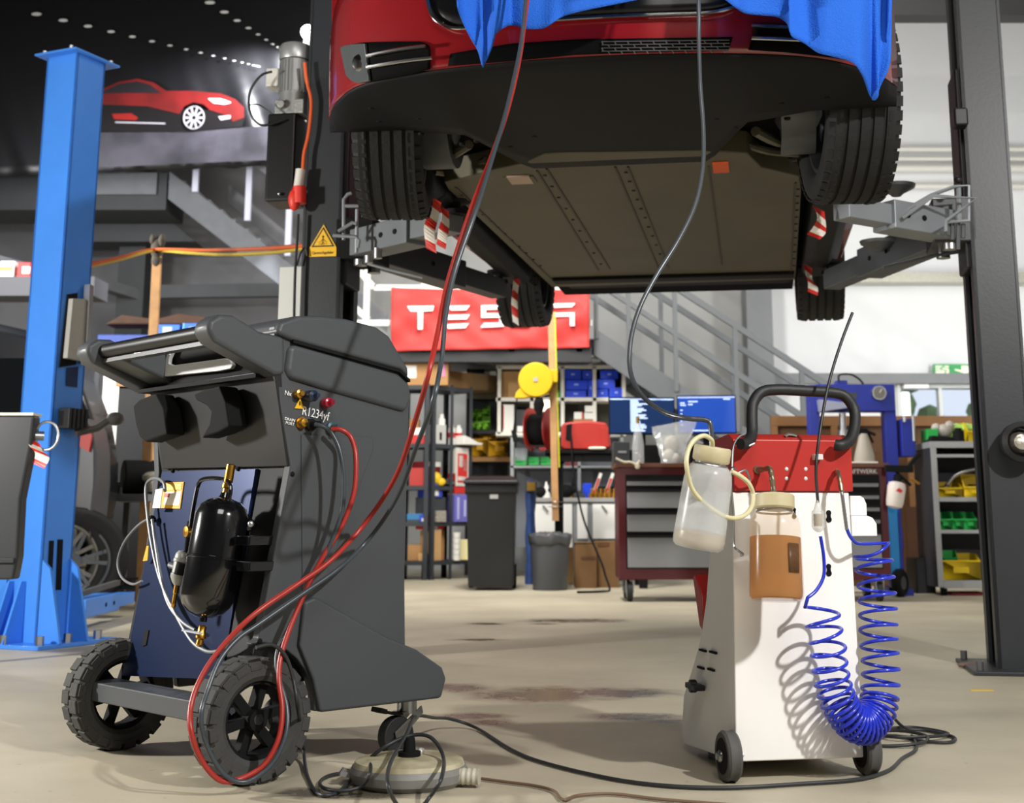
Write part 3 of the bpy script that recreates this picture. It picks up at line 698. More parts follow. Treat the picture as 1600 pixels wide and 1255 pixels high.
def dark_lift(x, y, side, label, base_only=False):
    """side +1: the car is to its right"""
    t = thing('lift_post', label, 'car lift post', (x, y, 0), -CTH); s = side
    b = MB(); w_ = .17; d = .28
    X_ = lambda a: s*a   # a grows towards the car
    def bx(a0, a1, *r, bb=b): bb.box(min(X_(a0), X_(a1)), max(X_(a0), X_(a1)), *r)
    bx(-.05, w_-.05, -d/2, -d/2+.012, 0, 3.9); bx(-.05, w_-.05, d/2-.012, d/2, 0, 3.9); bx(-.06, -.045, -d/2, d/2, 0, 3.9)
    bx(w_-.065, w_-.05, -d/2, -d/2+.06, 0, 3.9); bx(w_-.065, w_-.05, d/2-.06, d/2, 0, 3.9)
    part(t, 'column', b, grp, smooth=0)
    b = MB(); bx(-.13, w_+.06, -.26, .26, 0, .016, bb=b); part(t, 'base_plate', b, grp, bevel=.004)
    for a in (-.1, w_+.03):
        for c in (-.22, .22): b = MB(); b.cyl((X_(a), c, .016), (X_(a), c, .05), .014, n=6); part(t, 'anchor_bolt', b, dsteel, smooth=0)
    b = MB(); bx(-.03, w_-.03, -d/2+.03, d/2-.03, 1.62, 2.5, bb=b); part(t, 'carriage', b, M('carriage black', '191a1b', .5), bevel=.01)
    b = MB(); bx(w_-.08, w_+.1, -d/2-.0, d/2+.0, 1.73, 1.92, bb=b); part(t, 'arm_bracket', b, dblack if s > 0 else grp, bevel=.008)
    return t
LP = (-1.0, 6.05); RP = (1.93, 5.62)
LF = Frame(LP, CTH); RF = Frame(RP, CTH)
lp = dark_lift(*LP, 1, 'dark grey lift post with electric motor and yellow warning sign, left of the raised car')
rp = dark_lift(*RP, -1, 'dark grey lift post with a round black hose holder, right of the raised car')
PADS = {k: CF.W(a, b_, 0) for k, (a, b_) in dict(fl=(-.74, .62), rl=(-.87, 2.25), fr=(.84, .62), rr=(.88, 2.25)).items()}
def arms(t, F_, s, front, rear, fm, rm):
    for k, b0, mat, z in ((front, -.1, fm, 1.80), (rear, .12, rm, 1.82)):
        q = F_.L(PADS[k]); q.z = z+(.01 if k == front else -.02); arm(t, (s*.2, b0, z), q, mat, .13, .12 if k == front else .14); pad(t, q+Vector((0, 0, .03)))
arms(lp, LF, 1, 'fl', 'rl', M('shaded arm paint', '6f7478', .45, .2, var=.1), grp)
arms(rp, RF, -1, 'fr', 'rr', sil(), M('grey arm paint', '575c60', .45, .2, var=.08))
# spare lift pads and holders on the right lift
for x, y, Y in ((1400, 293, 5.75), (1372, 380, 6.1)):
    q = RF.L(P(x, y, Y)); b = MB(); b.lathe([(.02, -.04), (.03, -.03), (.08, -.004), (.085, .01), (.001, .012)], q, (0, 0, 1), 24); part(rp, 'lift_pad', b, dsteel)
def gpx(t, F_, pts, Y, r=.008, m=None): return guard(t, [F_.L(P(x, y, Y)) for x, y in pts], m or sil(), r)
gpx(rp, RF, [(1410, 343), (1412, 330), (1455, 305), (1490, 292), (1514, 290), (1514, 345), (1480, 347)], 5.35)
gpx(rp, RF, [(1410, 341), (1458, 306), (1525, 310), (1478, 345), (1478, 362)], 5.3)
gpx(rp, RF, [(1497, 292), (1499, 345)], 5.36, .012)
gpx(rp, RF, [(1380, 418), (1455, 400), (1512, 392), (1514, 386), (1480, 384)], 5.7, .007, M('grey arm paint', '575c60', .45, .2, var=.08))
b = MB(); b.ball(RF.L(P(1497, 281, 5.36)), .016, 12); part(rp, 'lever_knob', b, black)
b = MB()
for x, y0, y1 in ((1488, 345, 375), (1497, 340, 390), (1505, 350, 372), (1482, 350, 368)): b.cyl(RF.L(P(x, y0, 5.38)), RF.L(P(x, y1, 5.38)), .009, n=8)
part(rp, 'hanging_bolts', b, dsteel)
b = MB(); q0, q1 = RF.L(P(1488, 172, 5.45)), RF.L(P(1500, 200, 5.45)); b.box(q0.x, q1.x+.03, q0.y-.04, q0.y+.04, q1.z, q0.z); part(rp, 'limit_switch', b, black, bevel=.01)
# round hose holder on the front of the right post
q = RF.L(P(1592, 692, RP[1]-.17)); b = MB(); b.lathe([(.058, 0), (.075, .0), (.08, -.03), (.08, -.09), (.06, -.1), (.056, -.05)], q, (0, 1, 0), 32); part(rp, 'hose_holder', b, black)
b = MB(); b.lathe([(.001, -.07), (.03, -.068), (.045, -.05), (.05, -.02), (.05, .01)], q, (0, 1, 0), 20); part(rp, 'holder_core', b, M('foil', 'b9b3a6', .35, .7, bump=.8, bs=25), 'silvery crumpled core')
gpx(lp, LF, [(528, 362), (551, 348), (557, 350)], 5.7); gpx(lp, LF, [(537, 375), (537, 312), (543, 304), (549, 302)], 5.72)
gpx(lp, LF, [(539, 322), (560, 322)], 5.72); gpx(lp, LF, [(557, 395), (558, 327)], 5.72); gpx(lp, LF, [(520, 368), (556, 370), (561, 376), (559, 388)], 5.7)
gpx(lp, LF, [(574, 412), (610, 422), (660, 434)], 5.9, .007); b = MB(); b.cyl(LF.L(P(576, 400, 5.75)), LF.L(P(576, 411, 5.75)), .02, n=12); b.cyl(LF.L(P(590, 388, 5.75)), LF.L(P(590, 404, 5.75)), .02, n=12); part(lp, 'pivot_bolts', b, steel)
# motor, tank and cables on the left post
Ym = 6.0
mc = P(461, 100, Ym); ml = LF.L(mc); mz = P(461, 72, Ym).z; mz1 = P(461, 180, Ym).z; R_ = .073
b = MB(); b.lathe([(R_*.9, mz-mz1), (R_*.98, mz-mz1-.01), (R_, mz-mz1-.07), (R_*.97, mz-mz1-.075)][::-1]+[(R_*.6, mz-mz1+.0), (.001, mz-mz1)], (ml.x, ml.y, mz1), (0, 0, 1), 32)
mo = part(lp, 'motor', b, M('motor silver', 'a5a7a6', .4, .6)); b = MB()
b.lathe([(.001, 0), (R_*.9, 0), (R_*.92, mz-mz1-.08), (.001, mz-mz1-.08)], (ml.x, ml.y, mz1), (0, 0, 1), 24)
for i in range(26):
    a = 2*PI*i/26; b.bar((ml.x+R_*.85*cos(a), ml.y+R_*.85*sin(a), mz1+.1), (ml.x+R_*.85*cos(a), ml.y+R_*.85*sin(a), mz-.085), .02, .004, (-sin(a), cos(a), 0))
part(mo, 'cooling_fins', b, M('motor grey', '8a8c8b', .45, .5))
b = MB(); b.box(ml.x-R_-.05, ml.x-R_+.01, ml.y-.05, ml.y+.04, mz1+.13, mz1+.22); part(mo, 'terminal_box', b, M('motor box', 'bdbcb4', .5), bevel=.008)
b = MB(); b.box(ml.x-.07, ml.x+.07, ml.y-.06, ml.y+.06, mz1-.01, mz1+.06); b.cyl((ml.x-.03, ml.y-.06, mz1+.03), (ml.x-.03, ml.y-.09, mz1+.03), .02); part(mo, 'pump_block', b, M('cast alloy', '9a9c9a', .5, .6, bump=.3, bs=60), bevel=.006)
tz0, tz1 = P(450, 320, Ym).z, mz1-.01
tk = part(lp, 'oil_tank', MB().box(LF.L(P(423, 250, Ym)).x, LF.L(P(470, 250, Ym)).x, ml.y-.08, ml.y+.1, tz0, tz1), M('tank black', '111213', .35), bevel=.012)
b = MB(); q = LF.L(P(436, 303, Ym-.09)); b.ball(q, .008, 10); part(tk, 'drain_bolt', b, steel)
b = MB(); b.tube(crv([LF.L(P(x, y, Ym-.1)) for x, y in ((425, 112), (408, 118), (392, 140), (389, 165), (396, 186), (412, 196), (440, 188))], 6), .006, 8); part(lp, 'power_cable', b, black)
b = MB(); b.tube(crv([LF.L(P(x, y, Ym-.1)) for x, y in ((390, 164), (405, 164), (425, 178))], 6), .0035, 8); part(lp, 'thin_cable', b, black)
orm = M('orange sheath', 'd2581e', .5)
b = MB(); b.tube(crv([LF.L(P(x, y, Ym-.12)) for x, y in ((476, 98), (479, 125), (486, 155), (485, 185), (481, 215), (475, 240), (473, 270))], 6), .008, 8); part(lp, 'orange_hose', b, orm)
pl = part(lp, 'plug', MB().cyl(LF.L(P(470, 265, Ym-.13)), LF.L(P(466, 295, Ym-.13)), .022, n=14), M('plug white', 'c9c7be', .5))
b = MB(); q = LF.L(P(460, 312, Ym-.14)); b.ball(q, .045, 14, (.62, .6, 1.15)); b.cyl(LF.L(P(468, 292, Ym-.14)), LF.L(P(468, 318, Ym-.14)), .03, n=14); part(pl, 'red_plug_cover', b, M('plug red', 'cc3226', .45))
b = MB(); b.tube(crv([LF.L(P(x, y, Ym-.12)) for x, y in ((466, 335), (464, 380), (461, 430), (459, 520))], 6), .0065, 8); part(lp, 'black_cord', b, black)
b = MB(); b.tube(crv([LF.L(P(x, y, Ym-.1)) for x, y in ((464, 415), (470, 395), (477, 388), (480, 400))], 6), .004, 8); part(lp, 'thin_cable', b, black)
x0, x1, y0, y1, z0, z1 = pbx(435, 417, 473, 520, Ym-.06, .12)
b = MB(); q = LF.L((x0, y0, z0)); q2 = LF.L((x1, y0, z1)); b.box(q.x, q2.x, q.y, q.y+.1, q.z, q2.z); part(lp, 'control_box', b, M('control box grey', 'b9bbb6', .5), bevel=.004)
def hazard(par, F_, c, W, body_lab='yellow hazard sign'):
    """triangle sign with a figure, on a face looking to -b"""
    yb = c.y; o = part(par, 'warning_sign', MB().prism([(c.x-W/2, c.z-W*.42), (c.x+W/2, c.z-W*.42), (c.x+W/2, c.z-W*.1), (c.x, c.z+W*.75), (c.x-W/2, c.z-W*.1)], -.003, axis='y', o=yb), M('sign yellow', 'e0ae14', .5), body_lab)
    T = lambda k, h0: [(c.x-W*k/2, c.z+W*h0), (c.x+W*k/2, c.z+W*h0), (c.x, c.z+W*(h0+k*.86))]
    part(o, 'black_triangle', MB().prism(T(.86, -.07), -.001, axis='y', o=yb-.003), black); part(o, 'yellow_triangle', MB().prism(T(.68, -.02), -.001, axis='y', o=yb-.004), M('sign yellow', 'e0ae14', .5))
    b = MB(); g = yb-.0055
    b.ball((c.x, g, c.z+W*.30), W*.045, 10, (1, .2, 1))
    for p, q in (((0, .25), (0, .1)), ((0, .12), (-.05, -.01)), ((0, .12), (.05, -.01)), ((0, .22), (-.09, .12)), ((0, .22), (.09, .12)), ((-.17, .1), (-.1, .1)), ((.17, .1), (.1, .1)), ((-.15, .02), (-.08, .05)), ((.15, .02), (.08, .05))): b.bar((c.x+p[0]*W, g, c.z+p[1]*W), (c.x+q[0]*W, g, c.z+q[1]*W), .001, W*.04, (1, 0, 0) if 0 else (0, 1, 0))
    part(o, 'figure', b, black)
    return o
c_ = LF.pb(505, 383, -.142); hz = hazard(lp, LF, c_, .125)
text(hz, 'Quetschgefahr', .017, black, mat_at((c_.x, c_.y-.004, c_.z-.036), (1, 0, 0), (0, 0, 1)))
# tapes on the arms
def tp(pts, Y): return [P(x, y, Y) for x, y in pts]
stripe_ribbon(None, tp(((681, 312), (678, 335), (671, 360), (674, 392)), 5.3), .045, 'red and white tape hanging at the front left wheel, longest and widest of the tapes', segs=5)
stripe_ribbon(None, tp(((694, 326), (696, 345), (692, 365), (689, 386)), 5.42), .04, 'narrow red and white tape curling just right of the widest tape', segs=5)
stripe_ribbon(None, tp(((808, 434), (805, 455), (804, 480), (806, 506)), 7.15), .035, 'red and white tape hanging in front of the rear left tyre', segs=6)
stripe_ribbon(None, tp(((1279, 326), (1284, 345), (1280, 360), (1271, 370)), 5.24), .05, 'red and white tape under the front right tyre', segs=5)
stripe_ribbon(None, tp(((1262, 416), (1264, 432), (1270, 446), (1270, 459)), 6.8), .05, 'red and white tape hanging in front of the rear right tyre', segs=5)
# ---- blue lift post on the left
def blue_lift():
    bp = M('blue lift paint', '4489e6', .35, var=.05)
    A = P(82, 640, 6.55)  # near edge between the lit face and the shaded face
    x, y = A.x, A.y
    t = thing('blue_lift_post', 'bright blue lift post standing left of the dark grey service machine', 'car lift post', (x, y, 0), -rad(24))
    F_ = Frame((x, y), rad(24)); W1, W2 = .205, .2; zt = P(110, 82, 6.55).z
    b = MB(); b.box(-W1, -W1+.012, 0, W2, 0, zt); b.box(-W1, 0, 0, .012, 0, zt); b.box(-.012, 0, 0, W2, 0, zt); b.box(-W1, 0, W2-.012, W2, 0, zt); part(t, 'column', b, bp, smooth=0)
    b = MB(); b.box(-W1-.04, .03, -.05, W2+.08, zt, zt+.012); part(t, 'top_plate', b, bp, bevel=.003)
    b = MB()
    for a, c in ((-W1, -.02), (-.02, -.03), (.0, W2+.04)): b.cyl((a, c, zt+.012), (a, c, zt+.03), .012, n=6)
    part(t, 'plate_bolts', b, steel, smooth=0)
    b = MB(); b.box(-W1-.2, .14, -.13, W2+.2, 0, .02); part(t, 'base_plate', b, bp, bevel=.004)
    for a, n_ in ((.005, 0), (-W1-.005, 0)):
        sgn = 1 if a > -.1 else -1
        for oo in (.0, W2-.02): b = MB(); b.prism([(a, 0.02), (a+sgn*.14, .02), (a+sgn*.05, .36), (a, .4)], .014, axis='y', o=oo); part(t, 'gusset', b, bp)
    for oo in (-.1, -W1+.03): b = MB(); b.prism([(0, .02), (-.12, .02), (-.03, .3), (0, .3)], .014, axis='x', o=oo); part(t, 'gusset', b, bp)
    for a, c in ((.1, -.08), (.1, .1), (.1, W2+.1), (-.1, -.1), (-W1-.1, -.09)): b = MB(); b.cyl((a, c, .02), (a, c, .06), .02, n=6); part(t, 'anchor_bolt', b, steel, smooth=0)
    # slots, plates and lock unit on the shaded face
    def fx(x, y): return F_.pa(x, y, .002)
    q0, q1 = fx(100, 455), fx(137, 575)
    L2 = lambda pts, d, o=.001: MB().prism([(fx(*p).y, fx(*p).z) for p in pts], d, axis='x', o=o)
    part(t, 'slot', L2([(105, 460), (120, 458), (118, 570), (92, 574)], .006), dblack); part(t, 'cover_plate', L2([(106, 467), (128, 468), (123, 565), (97, 560)], .03, .005), M('cover grey', 'a8a69f', .5, var=.1), bevel=.003)
    part(t, 'cable_guide', L2([(129, 445), (135, 448), (129, 570), (122, 570)], .04, .01), steel)
    part(t, 'upper_slot', L2([(104, 575), (122, 573), (120, 605), (103, 603)], .004), M('slot dark blue', '0c2350', .6))
    for p in ([(77, 845), (84, 845), (80, 920), (73, 920)], [(90, 843), (98, 843), (95, 922), (87, 922)]): part(t, 'lower_slot', L2(p, .004), dblack)
    b = MB()
    q = fx(105, 655)
    for i in range(5): b.box(.0, .07, q.y-.06+i*.028, q.y-.06+i*.028+.02, q.z-.05, q.z+.05)
    b.box(0, .04, q.y-.06, q.y+.07, q.z-.04, q.z+.04); part(t, 'lock_block', b, black, bevel=.004)
    # one folded arm resting low on the floor side
    q = fx(130, 670); b = MB(); b.tube([(.05, q.y-.1, q.z-.03), (.09, q.y, q.z), (.12, q.y+.06, q.z+.05)], .018, 10); b.ball((.13, q.y+.08, q.z+.05), .05, 12, (.8, 1, .7)); part(t, 'lock_lever', b, M('lever grey', '3f3d3a', .5))
    p, q = F_.L(G(112, 985)), F_.L(G(196, 962)); p.z = q.z = .11; la = arm(t, p, q, bp, .14, .1); part(la, 'arm_top_bar', MB().bar(p+Vector((0, 0, .07)), p.lerp(q, .8)+Vector((0, 0, .1)), .03, .03), dsteel); pad(t, q+Vector((0, 0, .05)))
    return t
blue_lift()
# ================================================================ air conditioning service machine
MO = (-.89, 3.525); MT = rad(46); MF = Frame(MO, MT)
shell = M('machine grey plastic', '44474a', .45, bump=.05, bs=220, spec=.4); shellb = M('machine black panel', '131415', .4, spec=.35); navy = M('navy panel', '1c2b4e', .28, .5, spec=.6)
def up_(a, z): return .054*(.95-z)/.23
def lo_(a, z): return .055-.144*(.72-z)
def mup(x, y, off): return MF.pf(x, y, lambda a, z: up_(a, z)-off)
def mlo(x, y, off): return MF.pf(x, y, lambda a, z: lo_(a, z)-off)
def quad(pts, d):
    """a plate from local points, thickened along d"""
    b = MB(); d = Vector(d); A = [b.v(p) for p in pts]; B = [b.v(Vector(p)+d) for p in pts]; b.f(A); b.f(B[::-1]); n = len(pts)
    for i in range(n): b.f([A[i], B[i], B[(i+1) % n], A[(i+1) % n]])
    return b
def make_machine():
    t = thing('service_machine', 'dark grey wheeled air conditioning service machine with black canister and navy panel', 'service machine', (*MO, 0), -MT)
    arch = [(-.02+.168*cos(rad(k)), .142+.168*sin(rad(k))) for k in range(96, -1, -12)]
    arch = [(b, z) for b, z in arch if z >= .142]
    prof = arch+[(.528, .144), (.542, .188), (.531, .213), (.422, .271), (.415, .45), (.417, .78), (.42, .93), (.40, .985), (.335, 1.063), (.297, 1.081), (.2, 1.093), (.126, 1.093), (.05, 1.085), (-.006, 1.062), (-.002, .95), (.054, .722), (-.016, .32)]
    for s in (-1, 1): b = MB(); b.prism(prof if s > 0 else [(max(p, .03) if q > .3 and p < .1 else p, q) for p, q in prof], .03, axis='x', o=.31 if s > 0 else -.34); part(t, 'side_panel', b, shell, bevel=.006)
    core = [(-.02, .21), (.40, .21), (.41, .93), (.39, .975), (.3, 1.06), (.13, 1.08), (.03, 1.05), (.01, .95), (.062, .722), (-.006, .3)]
    b = MB(); b.prism(core, .62, axis='x', o=-.31); part(t, 'body', b, shellb, bevel=.003)
    # top cover and the swollen shroud under it
    tc = [(-.01, 1.04), (.043, 1.026), (.374, .979), (.408, .96), (.402, .988), (.337, 1.067), (.298, 1.086), (.2, 1.098), (.12, 1.098), (.05, 1.09), (0, 1.07)]
    b = MB(); b.prism(tc, .71, axis='x', o=-.355); part(t, 'top_cover', b, shell, bevel=.014)
    sh = [(.03, 1.015), (.05, 1.02), (.372, .971), (.408, .948), (.422, .91), (.40, .868), (.3, .885), (.12, .915), (.04, .93), (.022, .95)]
    b = MB(); b.prism(sh, .706, axis='x', o=-.353); part(t, 'side_shroud', b, shell, bevel=.016)
    gap = [(.04, 1.022), (.374, .973), (.409, .95), (.409, .956), (.376, .98), (.04, 1.03)]
    b = MB(); b.prism(gap, .708, axis='x', o=-.354); part(t, 'cover_gap', b, dblack)
    ft = [(.09, .3), (.1, .40), (.13, .41), (.346, .305), (.45, .266), (.534, .217), (.548, .188), (.532, .14), (.155, .14), (.13, .22)]
    for s in (-1, 1): b = MB(); b.prism(ft, .03, axis='x', o=.325 if s > 0 else -.355); part(t, 'foot', b, shell, bevel=.008)
    b = MB(); b.prism([(.08, .80), (.3, .80), (.3, .77), (.16, .44), (.10, .42)], .004, axis='x', o=.34); part(t, 'pressed_panel', b, shell, bevel=.003)
    # handle arms, grip, pocket
    ar = [(-.175, 1.005), (-.196, 1.03), (-.192, 1.055), (-.165, 1.072), (-.125, 1.074), (-.09, 1.06), (-.05, 1.042), (.02, 1.035), (.024, .94), (-.005, .938)]
    for s in (-1, 1):
        b = MB(); b.prism(ar, .075, axis='x', o=.275 if s > 0 else -.35); part(t, 'handle_arm', b, shell, bevel=.014)
        b = MB(); b.prism([(-.15, 1.01), (-.01, .96), (.02, .95), (.02, 1.03), (-.05, 1.04)], .12, axis='x', o=.17 if s > 0 else -.29); part(t, 'arm_gusset', b, shell if s < 0 else shellb, bevel=.01) if s < 0 else b.bm.free()
    b = MB(); b.cyl((-.3, -.145, 1.04), (.3, -.145, 1.04), .019, n=18); g = part(t, 'grip', b, shellb)
    b = MB(); b.box(-.27, .28, -.15, -.12, 1.008, 1.018); part(g, 'grip_strip', b, shell)
    b = MB(); b.box(-.3, .3, -.0, .03, .94, 1.05); b.box(-.3, .3, -.03, .02, .935, .945); part(t, 'handle_pocket', b, dblack)
    fs = lambda x, y: MF.pb(x, y, -.02)
    tr = [(250, 589), (257, 567), (262, 549), (269, 547), (264, 560), (263, 568), (270, 571), (350, 560), (358, 562), (363, 570), (360, 576), (340, 580)]
    b = quad([fs(*p) for p in tr], (0, .012, 0)); part(t, 'silver_trim', b, M('silver trim', 'c6c7c6', .35, .3), bevel=.002)
    # rear faces
    b = quad([mup(x, y, .004) for x, y in ((236, 606), (428, 577), (449, 729), (254, 733))], (0, .02, 0)); part(t, 'upper_panel', b, M('machine charcoal', '191a1c', .45), bevel=.003)
    b = quad([mlo(x, y, .004) for x, y in ((253, 737), (399, 733), (346, 1062), (190, 1056), (208, 979))], (0, .02, 0)); part(t, 'lower_panel', b, navy)
    for p in (((236, 636), (246, 626), (262, 620), (272, 617), (284, 640), (290, 680), (256, 692), (246, 684), (240, 664)), ((331, 618), (345, 612), (372, 605), (382, 630), (388, 668), (370, 678), (343, 686), (356, 664), (359, 645), (352, 636), (336, 628))):
        b = quad([mup(x, y, .012) for x, y in p], (0, -.055, 0)); part(t, 'hose_hook', b, dblack, bevel=.006)
    b = quad([mlo(x, y, .007) for x, y in ((226, 985), (232, 985), (228, 1008), (222, 1010))], (0, .01, 0)); part(t, 'slot', b, dblack)
    b = MB()
    for x, y in ((270, 736), (372, 733)): b.ball(mlo(x, y, .006), .006, 8)
    part(t, 'panel_screw', b, dblack)
    # stickers
    o = part(t, 'sticker', quad([mlo(x, y, .007) for x, y in ((257, 754), (287, 753), (281, 795), (250, 794))], (0, .002, 0)), M('sticker yellow', 'dba51c', .5), 'yellow and white notice sticker')
    part(o, 'white_field', quad([mlo(x, y, .008) for x, y in ((259, 769), (283, 768), (280, 790), (255, 789))], (0, .001, 0)), M('sticker white', 'dedbd0', .5))
    part(o, 'yellow_field', quad([mlo(x, y, .0086) for x, y in ((260, 757), (284, 756), (283, 765), (259, 766))], (0, .001, 0)), M('sticker light yellow', 'e8cf55', .5))
    part(o, 'red_mark', quad([mlo(x, y, .009) for x, y in ((257, 771), (265, 771), (264, 777), (256, 777))], (0, .001, 0)), M('sticker red', 'b0605a', .5))
    o = part(t, 'sticker', quad([MF.pb(x, y, .01) for x, y in ((243, 765), (254, 763), (250, 794), (238, 794))], (0, .002, 0)), M('sticker white', 'dedbd0', .5), 'white data sticker')
    part(t, 'edge_sticker', quad([MF.pb(x, y, .0) for x, y in ((229, 853), (232, 853), (230, 876), (223, 877))], (0, .002, 0)), M('sticker yellow', 'dba51c', .5))
    # canister
    T, B_ = mlo(352, 778, .085), mlo(318, 966, .085); ax = (T-B_); Lc = ax.length; r = .065
    pr = [(.001, 0), (.02, .002), (.045, .014), (.058, .03), (r, .05), (r, Lc*.48), (r+.003, Lc*.485), (r+.003, Lc*.5), (r, Lc*.505), (r, Lc-.045), (.056, Lc-.022), (.04, Lc-.008), (.016, Lc), (.012, Lc+.012), (.001, Lc+.012)]
    gb = M('gloss black enamel', '0c0d0f', .16, coat=.6)
    b = MB(); b.lathe(pr, B_, ax, 40); cn = part(t, 'canister', b, gb)
    n = ax.normalized()
    b = MB(); v0 = T+n*.01; b.lathe([(.01, 0), (.01, .012), (.0135, .014), (.0135, .024), (.0105, .026), (.0115, .032), (.0115, .07), (.0095, .072), (.001, .072)], v0, n, 16); part(cn, 'brass_valve', b, brass)
    b = MB(); b.tube(crv([mlo(x, y, .09) for x, y in ((297, 828), (301, 800), (307, 768), (311, 755), (318, 749), (335, 747), (352, 749), (359, 756), (360, 768), (357, 782))], 5), .0055, 10); part(cn, 'top_tube', b, gb)
    b = MB(); b.lathe([(.0, -.002), (.013, 0), (.014, .008), (.006, .012), (.006, .05)], mlo(290, 831, .13), (0, 1, 0), 18); part(cn, 'gauge', b, brass)
    b = MB(); b.cyl(mlo(296, 815, .09), mlo(291, 862, .09), .006, n=10); part(cn, 'riser', b, dblack)
    f0, f1 = mlo(287, 860, .09), mlo(277, 915, .09); nn = (f1-f0)
    b = MB(); b.lathe([(.001, 0), (.012, .002), (.018, .01), (.019, .02), (.021, .022), (.021, .028), (.019, .03), (.019, nn.length-.03), (.021, nn.length-.028), (.021, nn.length-.02), (.015, nn.length-.008), (.008, nn.length), (.001, nn.length)], f0, nn, 22); fl = part(cn, 'filter', b, M('filter grey', '9b9b97', .4, .2))
    b = MB(); b.cyl(mlo(284, 880, .115), mlo(279, 898, .115), .012, n=12); part(fl, 'filter_window', b, dblack)
    b = MB(); b.cyl(mlo(266, 883, .09), mlo(274, 886, .09), .008, n=10); part(fl, 'side_port', b, dsteel)
    b = MB(); b.lathe([(.004, 0), (.0075, .002), (.0075, .02), (.006, .022), (.006, .045), (.0075, .046), (.005, .055)], mlo(277, 914, .09), nn, 12); part(cn, 'brass_fitting', b, brass)
    q = mlo(319, 962, .088); b = MB(); b.lathe([(.009, 0), (.009, .014), (.007, .015)], q, -n, 12); part(cn, 'bottom_neck', b, gb)
    q = mlo(317, 977, .088); b = MB(); b.lathe([(.007, 0), (.01, .003), (.01, .015), (.013, .02), (.013, .03), (.008, .034), (.009, .045), (.004, .05)], q, -n, 14); v = part(cn, 'ball_valve', b, brass)
    b = MB(); b.bar(mlo(314, 990, .11), mlo(287, 985, .11), .012, .003, (0, 0, 1)); part(v, 'valve_lever', b, M('lever white', 'b9bfc6', .4, .3))
    b = MB(); b.bar(mlo(372, 800, .05), mlo(395, 825, .0), .02, .02)
    part(cn, 'clamp', b, gb); b = MB(); b.ball(mlo(392, 819, .085), .008, 10); part(cn, 'clamp_bolt', b, steel)
    for y in (845, 885): b = MB(); p = mlo(385, y, .06); b.box(p.x-.03, p.x+.03, p.y-.01, p.y+.06, p.z-.012, p.z+.012); part(cn, 'bracket', b, gb, bevel=.003)
    # grey cords over the navy panel
    cg = M('grey cord', '6e7276', .4)
    for nm, pts, rr in (('thick_cord', ((258, 768), (256, 755), (246, 748), (235, 750), (228, 762), (230, 800), (237, 850), (250, 905), (272, 955), (298, 1000), (318, 1016), (334, 1019), (352, 1012), (372, 998)), .0045), ('thin_cord', ((238, 812), (243, 850), (252, 905), (264, 945), (285, 972), (305, 985)), .0045), ('loop_cord', ((237, 808), (215, 822), (194, 848), (184, 878), (190, 902), (207, 913), (222, 908)), .0035)):
        b = MB(); b.tube(crv([mlo(x, y, .03 if nm[0] != 'l' else .02) for x, y in pts], 6), rr, 8); part(t, nm, b, cg)
    b = MB(); b.ball(mlo(237, 812, .02), .012, 10); part(t, 'cord_clip', b, dblack)
    # bottom bar
    L0, L1 = MF.pa(124, 1062, -.36), MF.pa(124, 1091, -.36)
    b = MB(); b.box(-.37, .27, L0.y, L0.y+.09, L1.z, L0.z); part(t, 'bumper_bar', b, shell, bevel=.004)
    b = MB(); b.cyl((-.36, -.02, .142), (.36, -.02, .142), .012); part(t, 'axle', b, dsteel)
    # big wheels
    tm = M('machine tyre', '3d3d3b', .8, bump=.25, bs=60, var=.15)
    for s in (-1, 1):
        c = Vector((s*.325, -.02, .14)); b = MB(); w_ = .045
        b.lathe([(.088, -w_*.8), (.1, -w_), (.124, -w_), (.1345, -w_*.75), (.1345, w_*.75), (.124, w_), (.1, w_), (.088, w_*.8)], c, (1, 0, 0), 48); w = part(t, 'wheel', b, tm)
        b = MB()
        for i in range(20):
            a = 2*PI*i/20
            for q, da in ((-1, 0), (1, PI/20)):
                d = Vector((0, cos(a+da), sin(a+da))); tg = Vector((0, -sin(a+da), cos(a+da)))
                m = Matrix((Vector((1, 0, 0)), tg, d)).transposed().to_4x4(); m.translation = c
                x0, x1 = (-w_*.9, -.002) if q < 0 else (.002, w_*.9)
                b.box(x0, x1, -.017, .017, .128, .1395, m)
                xx = (-w_*1.04, -w_*.8) if q < 0 else (w_*.8, w_*1.04); b.box(*xx, -.015, .015, .114, .134, m)
        part(w, 'tread_lugs', b, tm, bevel=.002)
        b = MB(); b.lathe([(.092, -.03), (.09, -.02), (.09, .02), (.092, .03), (.08, .03), (.078, 0), (.08, -.03)], c, (1, 0, 0), 40); b.cyl(c-Vector((.035, 0, 0)), c+Vector((.035, 0, 0)), .024)
        for i in range(6):
            a = 2*PI*i/6+.2; d = Vector((0, cos(a), sin(a))); b.bar(c+d*.02, c+d*.085, .022, .026, (1, 0, 0))
        part(w, 'hub', b, dblack)
        # castor
        cc = Vector((s*.27, .485, 0)); k = part(t, 'castor', MB().cyl(cc+Vector((0, 0, .1)), cc+Vector((0, 0, .145)), .026, n=20), steel)
        b = MB()
        for q in (-1, 1): b.prism([(.03, .118), (-.055, .06), (-.05, .04), (-.02, .036), (.0, .07), (.036, .1)], .003, axis='x', o=cc.x+q*.022-.0015, m=Matrix.Translation((0, cc.y, 0)))
        b.box(cc.x-.023, cc.x+.023, cc.y-.03, cc.y+.03, .1, .106); part(k, 'fork', b, steel)
        b = MB(); b.cyl((cc.x-.016, cc.y-.035, .0485), (cc.x+.016, cc.y-.035, .0485), .048, n=28); part(k, 'castor_wheel', b, M('castor rubber', '202122', .6), bevel=.004)
